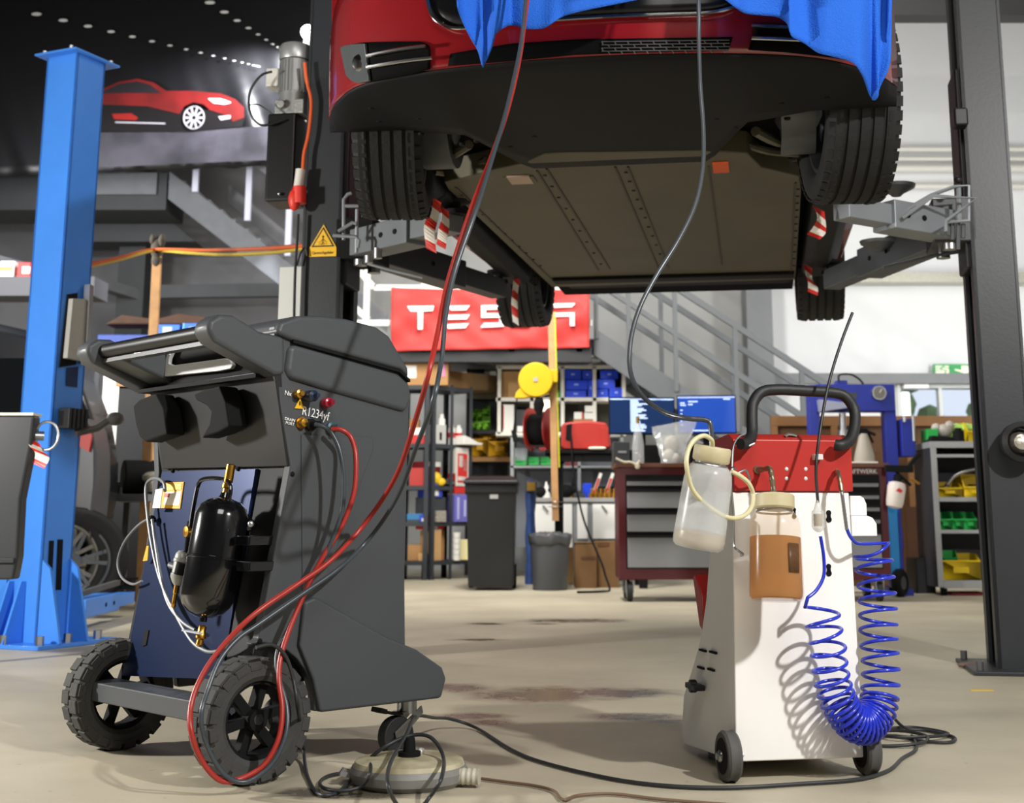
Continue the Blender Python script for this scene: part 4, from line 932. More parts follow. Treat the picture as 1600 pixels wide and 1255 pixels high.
        b = MB(); b.bar(cc+Vector((0, -.03, .1)), cc+Vector((0, -.085, .112)), .03, .008); b.bar(cc+Vector((0, -.08, .112)), cc+Vector((0, -.1, .118)), .04, .012); part(k, 'brake_pedal', b, black)
    # ports and lettering on the near side
    A_ = .341; wt = M('lettering white', 'e6e6e6', .5)
    pp = lambda x, y, a=A_: MF.pa(x, y, a)
    def port(n, x, y, prof, m, lab=None): b = MB(); b.lathe(prof, pp(x, y), (1, 0, 0), 18); return part(t, n, b, m, lab)
    port('brass_port', 463, 616, [(.001, .028), (.006, .028), (.006, .02), (.011, .018), (.011, 0)], brass)
    port('blue_port', 478, 620, [(.001, .055), (.005, .055), (.006, .04), (.014, .035), (.015, .01), (.012, 0)], M('port dark blue', '1a2740', .35)); 
    port('red_port', 506, 630, [(.001, .04), (.006, .04), (.007, .026), (.012, .024), (.013, .005), (.01, 0)], M('port red', 'a81530', .3))
    port('drain_port', 470, 661, [(.001, .02), (.01, .018), (.012, .004), (.015, .004), (.016, 0)], brass)
    port('low_coupling', 484, 664, [(.001, .04), (.008, .04), (.009, .012), (.015, .01), (.015, 0)], dblack)
    port('high_coupling', 516, 669, [(.001, .04), (.008, .04), (.009, .012), (.015, .01), (.015, 0)], M('coupling teal', '2d4a50', .4))
    Pm = lambda x, y: mat_at(pp(x, y, .3425), pp(x+30, y+7, .3425)-pp(x, y, .3425), (0, 0, 1))
    text(t, 'R1234yf', .031, wt, Pm(493, 647), sx=.8); text(t, 'Nx', .016, wt, Pm(450, 615)); text(t, 'DRAIN', .010, wt, Pm(453, 656)); text(t, 'PORT', .010, wt, Pm(453, 662))
    q = pp(468, 631, .3425); b = MB(); b.prism([(q.y-.014, q.z-.012), (q.y+.014, q.z-.012), (q.y, q.z+.014)], .002, axis='x', o=.3415); w = part(t, 'warning_triangle', b, M('sign yellow', 'e0ae14', .5))
    b = MB(); b.prism([(q.y-.0015, q.z-.004), (q.y+.0015, q.z-.004), (q.y+.0015, q.z+.006), (q.y-.0015, q.z+.006)], .001, axis='x', o=.3436); part(w, 'exclamation', b, dblack)
    for x, y in ((432, 580), (457, 741), (406, 1002)): b = MB(); b.ball(pp(x, y), .0065, 10, (.6, 1, 1)); part(t, 'screw', b, dblack)
    return t
make_machine()
# ---- service hoses from the machine up to the car
def wp(x, y, D):
    """world point: D a number is a depth Y, ('a', v) the plane v beside the machine"""
    if isinstance(D, tuple): q = MF.pa(x, y, D[1]); return MF.W(*q)
    return P(x, y, D)
def lerp_depth(pts):
    """fill missing depths between given ones"""
    W = [(x, y, wp(x, y, D).y if D is not None else None) for x, y, D in pts]; out = []
    for i, (x, y, d) in enumerate(W):
        if d is None:
            a = max(k for k in range(i) if W[k][2] is not None); c = min(k for k in range(i+1, len(W)) if W[k][2] is not None)
            d = W[a][2]+(W[c][2]-W[a][2])*(i-a)/(c-a)
        out.append(P(x, y, d))
    return out
def hose(name, label, pts, r, mat, group=None, k=8, cat='hose', fit=None):
    W = lerp_depth(pts)
    if pts[-1][1] < 0: q = W[-1]; W += [Vector((q.x, q.y+.12, 2.42)), Vector((q.x+.02, q.y+.42, 2.6)), Vector((q.x+.05, q.y+.9, 2.72))]
    elif pts[0][1] < 0: q = W[0]; W = [Vector((q.x+.05, q.y+.95, 2.72)), Vector((q.x+.02, q.y+.5, 2.6)), Vector((q.x, q.y+.18, 2.42))]+W
    c = crv(W, k); b = MB(); b.tube(c, r, 10)
    return one(name, b, mat, label, cat, group, smooth=60)
rh = M('red hose rubber', '9c2c24', .35); bh = M('blue grey hose rubber', '2c414d', .35); gh = M('dark hose rubber', '3b4248', .3)
n_ = None
hose('service_hose', 'red service hose looping from the dark machine over its wheel and up to the car', [(518, 671, ('a', .38)), (534, 672, ('a', .40)), (549, 685, ('a', .41)), (556, 715, n_), (553, 770, n_), (534, 822, n_), (508, 865, n_), (486, 905, ('a', .40)), (466, 950, n_), (450, 990, n_), (438, 1030, n_), (436, 1065, ('a', .43)), (441, 1110, n_), (435, 1155, n_), (413, 1195, n_), (380, 1216, ('a', .44)), (345, 1220, n_), (316, 1190, n_), (299, 1145, ('a', .43)), (299, 1100, n_), (318, 1052, n_), (352, 1005, n_), (400, 958, ('a', .42)), (462, 915, n_), (520, 873, n_), (575, 812, ('a', .42)), (620, 742, n_), (648, 660, n_), (668, 590, 2.95), (684, 520, n_), (700, 440, n_), (735, 330, 3.15), (770, 240, n_), (795, 165, n_), (812, 90, 3.5), (820, 30, n_), (826, -30, 3.6)], .0062, rh)
hose('service_hose', 'blue grey service hose twisted beside the red hose, from the machine up to the car', [(492, 663, ('a', .38)), (508, 668, ('a', .40)), (520, 680, ('a', .41)), (531, 705, n_), (537, 745, n_), (534, 800, n_), (512, 860, n_), (490, 900, ('a', .395)), (468, 945, n_), (450, 985, n_), (436, 1010, n_), (432, 1035, n_), (436, 1060, ('a', .42)), (448, 1105, n_), (446, 1150, n_), (424, 1195, n_), (385, 1222, ('a', .45)), (350, 1210, n_), (323, 1165, n_), (314, 1120, ('a', .44)), (326, 1075, n_), (345, 1030, n_), (372, 998, n_), (405, 975, ('a', .41)), (470, 930, n_), (530, 888, n_), (580, 838, ('a', .41)), (622, 775, n_), (650, 700, n_), (676, 630, 2.93), (690, 560, n_), (697, 490, n_), (712, 420, n_), (745, 325, 3.13), (773, 235, n_), (793, 165, n_), (812, 80, 3.5), (819, 25, n_), (822, -30, 3.58)], .0055, gh)
hose('drain_hose', 'steel grey hose curving from the car down to the cap of the clear bottle', [(1090, -30, 3.5), (1092, 60, n_), (1094, 130, n_), (1099, 200, 3.4), (1098, 262, n_), (1086, 320, n_), (1060, 375, n_), (1026, 430, 3.25), (1000, 480, n_), (986, 530, n_), (985, 580, 3.15), (1003, 618, n_), (1040, 645, n_), (1075, 654, 3.0), (1100, 656, n_), (1110, 664, n_), (1112, 700, 2.99)], .0058, M('steel grey hose', '4a4e52', .25, .3))
# ================================================================ brake service cart
RO = (.6, 3.32); RT = rad(-11); KF = Frame(RO, RT)
cw = M('cart white enamel', 'eceae6', .4, var=.03, vs=6); cr = M('cart red enamel', 'a82a24', .35)
def make_cart():
    t = thing('fluid_service_cart', 'white and red wheeled fluid service cart with black handle and two bottles', 'service cart', (*RO, 0), -RT)
    pr = [(0, .043)]+[(q.y, q.z) for q in [KF.pa(x, y, -.149) for x, y in ((1072, 1163), (1068, 1143), (1071, 1087), (1082, 1036), (1093, 995), (1101, 939), (1105, 885))]]+[(.125, .66), (0, .66)]
    b = MB(); b.prism(pr, .30, axis='x', o=-.146)
    for v in b.bm.verts:
        if v.co.z < .2: v.co.x *= 1.06
    part(t, 'cabinet', b, cw, bevel=.004)
    b = MB(); b.prism([(-.006, .661), (.15, .661), (.17, .79), (.03, .8), (-.006, .785)], .306, axis='x', o=-.143); rd = part(t, 'red_head', b, cr, bevel=.003)
    b = MB(); b.prism([(.1, .66), (.26, .62), (.28, .76), (.17, .80)], .24, axis='x', o=-.11); part(t, 'rear_tray', b, M('tray dark red', '6e1216', .4), bevel=.004)
    b = MB(); b.prism([(.33, .3), (.37, .32), (.42, .44), (.4, .45), (.345, .4)], .2, axis='x', o=-.12); part(t, 'rear_hopper', b, cr, bevel=.003)
    hp = [(1157, 694, -.05), (1168, 692, -.035), (1175, 678, -.01), (1175, 650, .01), (1177, 630, .02), (1190, 613, .025), (1215, 609, .03), (1260, 611, .03), (1303, 614, .03), (1322, 621, .025), (1335, 642, .02), (1335, 668, .0), (1328, 688, -.02), (1314, 696, -.035), (1305, 695, -.03)]
    b = MB(); b.tube(crv([KF.pb(*p) for p in hp], 6), .0138, 16); part(t, 'handle', b, M('handle foam', '1c1d1e', .55, bump=.1, bs=90))
    b = MB()
    for x, y in ((1229, 733), (1259, 733), (1229, 748), (1259, 748)): b.ball(KF.pb(x, y, -.006), .005, 10, (1, .5, 1))
    for x, y in ((1161, 1180),): b.ball(KF.pb(x, y, -.001), .004, 10, (1, .5, 1))
    part(rd, 'rivet', b, M('rivet white', 'd8d8d8', .3, .3))
    b = MB(); q = KF.pb(1235, 681, .01); b.tube([q+Vector((-.014, 0, -.002)), q+Vector((-.006, 0, .004)), q+Vector((.006, 0, .003)), q+Vector((.016, 0, 0))], .004, 6); part(rd, 'top_catch', b, steel)
    for x, y, r in ((1295, 808, .008), (1295, 892, .008), (1241, 803, .006)):
        p = KF.pb(x, y, -.001); b = MB(); b.cyl(p+Vector((0, -.001, -.006)), p+Vector((0, .002, -.006)), r*.9, n=14); b.cyl(p+Vector((0, -.001, .01)), p+Vector((0, .002, .01)), r*.8, n=14); b.box(p.x-r*.6, p.x+r*.6, p.y-.001, p.y+.002, p.z-.008, p.z+.01); part(t, 'keyhole', b, dblack)
    # elbow fitting over the amber bottle and hose fittings
    bz = M('dull brass', '9d8f78', .35, .9)
    b = MB(); b.tube(crv([KF.pb(x, y, c) for x, y, c in ((1184, 734, -.01), (1194, 733, -.03), (1203, 733, -.06), (1206, 745, -.065), (1208, 760, -.065), (1209, 775, -.065))], 4), lambda s: .006+.0015*(int(s*11) % 2), 12); part(t, 'elbow_fitting', b, bz)
    b = MB(); b.cyl(KF.pb(1184, 734, .0), KF.pb(1184, 734, -.012), .01, n=8); part(t, 'fitting_nut', b, bz)
    b = MB(); b.tube(crv([KF.pb(x, y, c) for x, y, c in ((1306, 737, -.005), (1309, 738, -.03), (1312, 750, -.05), (1315, 768, -.06))], 4), lambda s: .005+.0015*(int(s*9) % 2), 12); part(t, 'air_fitting', b, bz)
    b = MB(); c = crv([KF.pb(x, y, -.06) for x, y in ((1315, 768), (1318, 790), (1323, 828))], 14); b.tube(c, lambda s: .004+.0007*(int(s*28) % 2), 10); part(t, 'spring_sleeve', b, steel)
    b = MB(); p = KF.pb(1277, 715, -.012); b.box(p.x-.011, p.x+.011, p.y-.012, p.y+.012, p.z-.006, p.z+.008); part(t, 'hose_clip', b, M('clip white', 'd0d0cc', .4), bevel=.002)
    # wire hooks
    for c in (((1179, 693, -.05), (1170, 697, -.05)), ((1150, 733, -.06), (1143, 735, -.07), (1142, 760, -.06), (1146, 800, -.04), (1147, 850, -.03), (1153, 860, -.05), (1161, 866, -.06), (1157, 868, -.05)), ((1141, 736, -.06), (1150, 740, -.06), (1165, 735, -.05), (1171, 748, -.04), (1171, 760, -.01)), ((1144, 730, -.05), (1146, 700, -.03), (1154, 684, -.02), (1164, 679, -.02))):
        b = MB(); b.tube(crv([KF.pb(*p) for p in c], 5), .003, 8); part(t, 'wire_hook', b, steel)
    # slots, knob and side brackets
    A_ = -.157
    for c in ((1096, 1016), (1112, 1019), (1093, 1043), (1109, 1046)):
        q = KF.pa(*c, A_); b = MB(); b.box(A_-.001, A_+.016, q.y-.028, q.y+.02, q.z-.003, q.z+.002); part(t, 'side_slot', b, dblack)
    q = KF.pa(1095, 1072, A_); b = MB(); b.box(A_-.03, A_, q.y-.04, q.y+.04, q.z-.008, q.z+.006); b.cyl((A_-.03, q.y, q.z), (A_-.012, q.y, q.z), .016); part(t, 'side_knob', b, black, bevel=.003)
    for (x0, y0, x1, y1) in ((1328, 775, 1355, 806), (1330, 806, 1371, 838)):
        p, q = KF.pb(x0, y0, .03), KF.pb(x1, y1, .03); w_, h = q.x-p.x, p.z-q.z
        b = MB(); b.prism([(p.x, q.z), (q.x, q.z), (q.x, q.z+h*.6), (q.x-w_*.15, q.z+h*.9), (q.x-w_*.35, p.z), (p.x, p.z)], .12, axis='y', o=.03); part(t, 'side_bracket', b, cw, bevel=.002)
    # wheels
    for s, x in ((-1, -.172), (1, .178)):
        c = Vector((x, .0 if s < 0 else .02, .057)); b = MB(); b.lathe([(.03, -.016), (.052, -.017), (.057, -.011), (.055, -.004), (.055, .004), (.057, .011), (.052, .017), (.03, .016)], c, (1, 0, 0), 36); w = part(t, 'wheel', b, M('cart tyre', '4e4d4b', .7))
        b = MB(); b.lathe([(.001, -.0175), (.04, -.0175), (.042, .0175), (.001, .0175)], c, (1, 0, 0), 30); part(w, 'hub', b, dblack); b = MB(); b.ball(c+Vector((-.02, 0, 0)), .014, 14, (.6, 1, 1)); b.cyl(c-Vector((.03, 0, 0)), c+Vector((.03, 0, 0)), .008); part(w, 'axle_cap', b, steel)
    b = MB(); b.cyl((-.17, .02, .057), (.18, .02, .057), .008); part(t, 'axle', b, dblack)
    b = MB(); b.box(-.12, .13, .26, .32, .0, .04); part(t, 'underframe', b, dgrey)
    return t
make_cart()
# bottles
cap = M('aged cream cap', 'bdb28e', .5, var=.1, vs=20)
bs = M('cloudy bottle plastic', 'dfe2e2', .25, alpha=.42, var=.06, vs=6, bump=.05, bs=12)
def bottle(name, label, top, bot, r, rn, hh, liquid, lq_h, mat, cat='bottle', tilt=None):
    """top: centre of the cap top, bot: centre of the base, world points"""
    ax = top-bot; H_ = ax.length; n = ax.normalized(); t = thing(name, label, cat, bot); z = Matrix.Identity(4)
    q = Vector((0, 0, 1)).rotation_difference(n).to_matrix().to_4x4(); t.rotation_euler = q.to_euler()
    b = MB(); b.lathe([(.001, 0), (r*.9, 0), (r*.99, .006), (r*1.02, .02), (r, H_*.25), (r*.95, H_-.075), (r*.9, H_-.058), (r*.76, H_-.044), (rn, H_-.038), (rn, H_-.02), (.001, H_-.02)], n=40); part(t, 'shell', b, mat)
    b = MB(); k = 12; R = []
    for zz, rr in ((H_-.034, rn*1.12), (H_-.03, rn*1.2), (H_-.004, rn*1.2), (H_, rn*1.12), (H_, .001)): R.append([(rr*(1+.02*(j % 2))*cos(2*PI*j/24), rr*(1+.02*(j % 2))*sin(2*PI*j/24), zz) for j in range(24)])
    b.rings(R); part(t, 'cap', b, cap)
    b = MB(); b.tube([(rn*1.1*cos(a*PI/12), rn*1.1*sin(a*PI/12), H_-.04) for a in range(24)], .0025, 6, True); part(t, 'wire_ring', b, steel)
    if liquid:
        b = MB(); b.lathe([(.001, .003), (r*.88, .003), (r*.96, .01), (r*.98, .02), (r*.96, min(lq_h, H_*.25)), (r*.94, lq_h), (.001, lq_h)], n=40); part(t, 'liquid', b, liquid, 'amber fluid' if lq_h > .05 else 'thin layer of cream fluid')
    return t, H_
bottle('fluid_bottle', 'cloudy clear plastic bottle hung tilted at the left of the white cart', P(1114, 698, 2.99), P(1090, 856, 3.01), .056, .034, .16, M('cream fluid', '9c7c34', .3), .034, bs)
am, H_ = bottle('fluid_bottle', 'bottle of amber brake fluid hung on the front of the white cart', P(1210, 773, 3.2), P(1213, 939, 3.17), .0625, .038, .16, M('amber fluid', 'a85e14', .06, trans=.45, ior=1.33, spec=.4), .142, M('bottle plastic', 'd0b080', .2, alpha=.22, bump=.04, bs=12))
b = MB()
for i in range(6): pass
R = [[(.064*cos(a), .064*sin(a), z) for z in (.06, .125)] for a in [rad(-72+k*5.5) for k in range(6)]]
b.grid(R); part(am, 'level_label', b, M('bottle label', '5f4028', .4, alpha=.75), 'brown printed label', solid=.001)
hose('cream_tube', 'cream coloured tube looping round the clear bottle', [(1113, 700, 2.99), (1112, 688, 2.97), (1100, 681, 2.95), (1085, 688, n_), (1075, 705, n_), (1073, 730, 2.92), (1082, 765, n_), (1105, 790, n_), (1135, 808, 2.98), (1158, 808, n_), (1173, 795, n_), (1177, 775, 3.08), (1171, 757, n_), (1158, 745, n_), (1143, 737, 3.05)], .0052, M('cream tube', 'c9c29a', .35), cat='tube')
hose('dipstick_hose', 'thin black stiff hose rising above the white cart handle', [(1332, 489, 3.35), (1318, 525, n_), (1303, 570, n_), (1292, 612, n_), (1285, 650, n_), (1279, 690, n_), (1276, 716, 3.215), (1275, 745, n_), (1278, 786, 3.2)], .0038, black)
def inline_filter():
    q = P(1279, 786, 3.2); t = thing('inline_filter', 'small clear cylinder with tan filter joining the black hose to the blue coil', 'filter', P(1279, 832, 3.2))
    z1 = q.z-t.location.z
    b = MB(); b.lathe([(.003, z1+.006), (.005, z1), (.009, z1-.015), (.0145, z1-.02), (.0155, .012), (.012, .006), (.004, 0)], n=20); part(t, 'filter_body', b, bs); b = MB(); b.cyl((0, 0, .014), (0, 0, z1-.025), .010, n=14); part(t, 'filter_element', b, M('filter tan', '9a7a36', .6))
inline_filter()
# blue spiral hose
def coil():
    axp = [(1284, 948, -.09, 0), (1286, 975, -.09, .95), (1293, 1008, -.09, 2.3), (1296, 1040, -.085, 3.7), (1302, 1072, -.08, 5.3), (1312, 1100, -.075, 7.4), (1330, 1126, -.07, 11.2), (1351, 1133, -.06, 15.6), (1368, 1116, -.045, 20), (1375, 1085, -.03, 23), (1376, 1040, -.02, 25), (1373, 1000, -.01, 26.7), (1372, 960, 0, 28.4), (1369, 915, .01, 30.3), (1364, 870, .02, 32.2), (1360, 856, .02, 32.8)]
    W = [KF.W(*KF.pb(x, y, c)) for x, y, c, t in axp]; ph = [p[3] for p in axp]; K = 60
    c = crv(W, K); n = len(c); pts = []; up = Vector((0, 1, 0)); phs = []
    for i in range(n):
        j = min(i//K, len(ph)-2); s = (i-j*K)/K; phs.append(ph[j]+(ph[j+1]-ph[j])*s)
    pts = [KF.W(*KF.pb(x, y, cc)) for x, y, cc in ((1282, 838, -.075), (1287, 870, -.075), (1287, 900, -.08), (1276, 922, -.085), (1262, 934, -.09))]
    pts = crv(pts, 6)
    u = None
    for i in range(n):
        d = (c[min(i+1, n-1)]-c[max(i-1, 0)]).normalized()
        if u is None: u = Vector((-1, 0, 0))
        u = (u-d*u.dot(d)).normalized(); v = d.cross(u)
        steps = 1
        a = phs[i]*2*PI; r = .039+.006*(i/n) 
        pts.append(c[i]+(u*cos(a)+v*sin(a))*r)
    pts += crv([pts[-1]]+[KF.W(*KF.pb(x, y, cc)) for x, y, cc in ((1350, 850, -.03), (1337, 848, -.055), (1328, 838, -.06), (1323, 826, -.06))], 6)[1:]
    b = MB(); b.tube(pts, .0042, 8); return one('spiral_hose', b, M('blue spiral hose', '2233b8', .22, spec=.6), 'blue coiled air hose hanging in a loop on the white cart', 'hose', smooth=60)
coil()
# ================================================================ floor items
def make_disc():
    c = G(645, 1212); c = Vector((c.x, 3.27, 0)); t = thing('extractor_base', 'round flat grey housing with cream top and ribbed spout by the castor', 'round base', c)
    gm = M('housing grey', '7c7b77', .5, var=.3, vs=14); cm = M('dirty cream top', 'b7b095', .6, col2='8a8062', vs=14)
    b = MB(); b.lathe([(.001, 0), (.12, 0), (.133, .012), (.136, .03), (.13, .042), (.001, .042)], n=48); part(t, 'housing', b, gm)
    b = MB(); b.lathe([(.128, .041), (.124, .052), (.1, .058), (.03, .06), (.001, .06)], n=48); part(t, 'top_plate', b, cm)
    b = MB(); b.cyl((.0, 0, .055), (.0, 0, .1), .016, .012); b.cyl((0, 0, .055), (0, 0, .07), .026); part(t, 'neck', b, dblack)
    b = MB(); b.tube([(.11+.006*i, -.045-.001*i, .024) for i in range(10)], lambda s: .017+.002*(int(s*9) % 2), 14); part(t, 'spout', b, M('spout cream', 'b8b3a2', .5))
    b = MB()
    for i in range(3): b.bar((-.13, -.02+.02*i, .02), (-.155, -.03+.02*i, .028), .012, .01)
    part(t, 'hose_barb', b, gm)
    b = MB(); b.ball((.025, .03, .066), .008, 8); part(t, 'white_cap', b, white)
make_disc()
ck = M('black cable rubber', '2b2d2f', .45)
def cable(name, label, pts, r, mat, cat='cable', group=None):
    """pts: picture x, y and height above the floor"""
    b = MB(); b.tube(crv([G(x, y, max(z, r)) for x, y, z in pts], 8), r, 8); return one(name, b, mat, label, cat, group, smooth=60)
m_ = [MF.pa(x, y, .42) for x, y in ((400, 1012), (425, 1008), (445, 1024), (458, 1060), (466, 1110))]
W = [MF.W(*q) for q in m_]+[G(x, y, z) for x, y, z in ((474, 1170, .03), (480, 1212, .006), (497, 1240, .006), (525, 1240, .006), (545, 1222, .01), (562, 1200, .03), (600, 1168, .08), (640, 1150, .1), (672, 1152, .1), (692, 1180, .07), (690, 1215, .06), (672, 1245, .02), (655, 1262, .006), (625, 1262, .02), (606, 1225, .075), (611, 1190, .08), (634, 1150, .10), (650, 1120, .09), (680, 1122, .05), (705, 1124, .03), (745, 1138, .008), (800, 1172, .006), (850, 1192, .006), (950, 1216, .006), (1040, 1228, .006), (1140, 1231, .006), (1250, 1225, .006), (1340, 1218, .006), (1388, 1204, .006), (1410, 1185, .006), (1432, 1170, .006), (1425, 1150, .006))]
b = MB(); b.tube(crv(W, 8), .0045, 8); one('power_cable', b, ck, 'long dark cable from the grey machine across the floor, in front of the white cart', 'cable', smooth=60)
cable('power_cable', 'dark cable bundle lying coiled on the floor right of the blue spiral hose', [(1395, 1120, .03), (1415, 1138, .01), (1450, 1142, .006), (1490, 1152, .006), (1484, 1160, .006), (1440, 1158, .006), (1395, 1150, .006), (1350, 1155, .006), (1340, 1162, .006), (1390, 1166, .006), (1440, 1161, .012), (1447, 1150, .012), (1405, 1142, .012), (1370, 1145, .006), (1400, 1152, .012), (1470, 1150, .012), (1478, 1145, .006), (1430, 1137, .006), (1390, 1138, .006)], .0045, ck)
cable('power_cable', 'small loop of dark cable lying left of the round cream topped base', [(560, 1188, .02), (577, 1190, .05), (578, 1208, .05), (566, 1228, .02), (535, 1236, .012), (507, 1232, .012), (500, 1222, .006), (515, 1212, .006), (548, 1205, .012), (575, 1190, .055)], .004, ck)
cable('thin_hose', 'thin brown hose running right from the ribbed spout along the picture bottom', [(752, 1217, .006), (790, 1222, .006), (835, 1228, .006), (865, 1236, .006), (880, 1250, .006), (905, 1243, .006), (960, 1241, .006), (1040, 1250, .006), (1200, 1262, .006)], .0035, M('brown hose', '6b5644', .5), 'hose')
# ================================================================ things at the back of the hall
def bx(name, label, cat, r, Y, d, mat, group=None, bevel=.004, kids=()):
    """box filling picture rectangle r at depth Y; kids: (name, mat, u0, v0, u1, v1) flat panels on its front, u and v from the lower left"""
    x0, x1, y0, y1, z0, z1 = pbx(*r, Y, d); W, Hh = x1-x0, z1-z0
    t = thing(name, label, cat, ((x0+x1)/2, y0, z0), 0, group) if kids else None
    b = MB(); b.box(-W/2, W/2, 0, d, 0, Hh)
    if not t:
        o = finish(b, name, mat, bevel=bevel); o.location = ((x0+x1)/2, y0, z0); return tag(o, label, cat, group)
    part(t, 'body', b, mat, bevel=bevel)
    for n, m, u0, v0, u1, v1 in kids: part(t, n, MB().box(-W/2+u0*W, -W/2+u1*W, -.004, .002, v0*Hh, v1*Hh), m)
    return t
def binn(label, r, Y, d, mat, group, front=.55, name='storage_bin'):
    """open fronted stacking bin with an inner hollow and a lip"""
    x0, x1, y0, y1, z0, z1 = pbx(*r, Y, d); W, h = x1-x0, z1-z0; w_ = .006; b = MB()
    for s in (-1, 1): b.prism([(0, 0), (d, 0), (d, h), (d*.35, h), (0, h*front)], w_, axis='x', o=s*(W/2)-(w_ if s > 0 else 0))
    b.box(-W/2, W/2, 0, d, 0, w_); b.box(-W/2, W/2, d-w_, d, 0, h); b.box(-W/2, W/2, 0, w_, 0, h*front); b.box(-W/2-.003, W/2+.003, -.006, .006, h*front-.012, h*front)
    if h*front > .05: b.box(-W*.2, W*.2, -.004, 0, h*front*.35, h*front*.65)
    o = finish(b, name, mat, bevel=.002); o.location = ((x0+x1)/2, y0, z0); return tag(o, label, 'bin', group)
darkshelf = M('shelving steel', '34373c', .5, .2, var=.1)
def rack(label, F_, a0, a1, d, boards, top, mat=darkshelf, posts=None):
    t = thing('shelving_unit', label, 'shelf', F_.W((a0+a1)/2, d/2, 0), -F_.th); ac = (a0+a1)/2
    for a in (posts or (a0, a1)):
        for c in (0, d):
            b = MB(); s = 1 if a < ac else -1; b.box(min(a-ac, a-ac+s*.04), max(a-ac, a-ac+s*.04), c-d/2-.002, c-d/2+.002, 0, top); b.box(a-ac-.002, a-ac+.002, min(c-d/2, c-d/2+(.04 if c == 0 else -.04)), max(c-d/2, c-d/2+(.04 if c == 0 else -.04)), 0, top); part(t, 'post', b, mat)
    for z in boards: b = MB(); b.box(a0-ac, a1-ac, -d/2, d/2, z-.04, z); part(t, 'shelf_board', b, mat)
    return t
zy = lambda y, Y, x=800: P(x, y, Y).z
# ---- dark shelving unit left of the wheelie bin: one face towards us, the next one turned away
YA = 13.4
FA = Frame((P(672, 760, YA).x, YA), 0)
B_ = [zy(y, YA, 672) for y in (602, 693, 759, 816, 877)]
rack('dark steel shelving unit facing us with boxes, behind the grey machine', FA, -.85, -.02, .5, B_, B_[0]+.02)
FB = Frame((P(673, 760, YA).x+.01, YA+.03), rad(-46))
FA_ = lambda px: FB.pb(px, 760, 0).x
RB = FA_(737); rack('dark steel shelving unit turned sideways, next to the black wheelie bin', FB, 0, RB, .4, B_, B_[0]+.02, posts=(0, FA_(707), RB))
wl = M('carton white', 'dcdad2', .6); rd2 = M('carton red', 'c02420', .5); dr = M('carton dark red', '6d1218', .5); bl2 = M('carton blue', '2a40b0', .5); lb = M('box light blue', '2d6f9e', .5)
K = lambda i: 'cartons on the dark shelving unit'
def onA(name, label, cat, r, mat, kids=(), row=None, dy=.06, d=.25, g=None):
    """stand the item on shelf board row"""
    x0, x1, y0, y1, z0, z1 = pbx(*r, YA+dy, d)
    if row is not None: z1 += B_[row]-z0; z0 = B_[row]
    W, h = x1-x0, z1-z0; t = thing(name, label, cat, ((x0+x1)/2, y0, z0), 0, g) if kids else None; b = MB(); b.box(-W/2, W/2, 0, d, 0, h)
    if not t: o = finish(b, name, mat, bevel=.004); o.location = ((x0+x1)/2, y0, z0); return tag(o, label, cat, g)
    part(t, 'body', b, mat, bevel=.004)
    for n, m, u0, v0, u1, v1 in kids: part(t, n, MB().box(-W/2+u0*W, -W/2+u1*W, -.005, .002, v0*h, v1*h), m)
    return t
onA('cardboard_box', 'flat cardboard box with white label lying topmost on the shelving unit', 'box', (621, 536, 688, 557), card2, (('label_sheet', wl, .62, .1, .82, .95),), None, .0, .35)
onA('cardboard_box', 'large cardboard box with white label under the flat box on the shelving unit', 'box', (618, 558, 700, 602), card, (('label_sheet', wl, .15, .25, .4, .7), ('pink_tag', M('pink tag', 'c87aa0', .6), .88, .3, .95, .8)), 0, .0, .4)
q = FB.W(.2, .05, B_[0])
b = MB(); t = thing('cardboard_box', 'long open cardboard tray at the sloping end of the top shelf', 'box', q, -FB.th)
b.box(0, .72, 0, .3, 0, .01); b.box(0, .72, 0, .01, 0, .17); b.box(0, .72, .29, .3, 0, .17); b.box(0, .01, 0, .3, 0, .17); b.box(.71, .72, 0, .3, 0, .17); part(t, 'tray', b, card2)
onA('carton', 'red carton with white lid on the upper shelf by the red hose', 'box', (640, 668, 664, 693), rd2, (('white_lid', wl, 0, .55, 1, 1),), 1)
onA('carton', 'tall brown carton standing in the dark upper corner of the shelf', 'box', (640, 628, 655, 668), card, (), 1, .25, .1)
onA('red_carton', 'plain red box on the second shelf beside the hoses', 'box', (640, 731, 664, 759), red, (), 2)
onA('grey_carton', 'small pale grey box behind the plain red box', 'box', (648, 712, 664, 731), grey, (), 2, .2, .1)
onA('flat_case', 'light blue flat case on the third shelf', 'case', (636, 793, 664, 806), lb, (('dark_band', dgrey, 0, .0, 1, .3),), 3)
onA('blue_carton', 'small blue carton with white print, partly behind the shelf post', 'box', (656, 772, 668, 784), bl2, (('print', wl, .3, .1, .9, .5),), 3, .02, .12)
onA('small_carton', 'small beige carton with red edge on the fourth shelf', 'box', (654, 826, 667, 838), card2, (('red_edge', rd2, .75, .0, 1, 1),), 4, .05, .1)
onA('cardboard_box', 'low brown cardboard box on the bottom shelf behind the machine edge', 'box', (637, 852, 665, 877), card, (), 4, .12, .3)
def onB(name, label, cat, a0, a1, row, h, mat, kids=(), dy=.04, d=.22, g=None, dz=0):
    a0, a1 = a0*RB/.9, a1*RB/.9
    q = FB.W((a0+a1)/2, dy, B_[row]+dz); W = a1-a0; b = MB(); b.box(-W/2, W/2, 0, d, 0, h)
    t = thing(name, label, cat, q, -FB.th, g); part(t, 'body', b, mat, bevel=.004)
    for n, m, u0, v0, u1, v1 in kids: part(t, n, MB().box(-W/2+u0*W, -W/2+u1*W, -.005, .002, v0*h, v1*h), m)
    return t
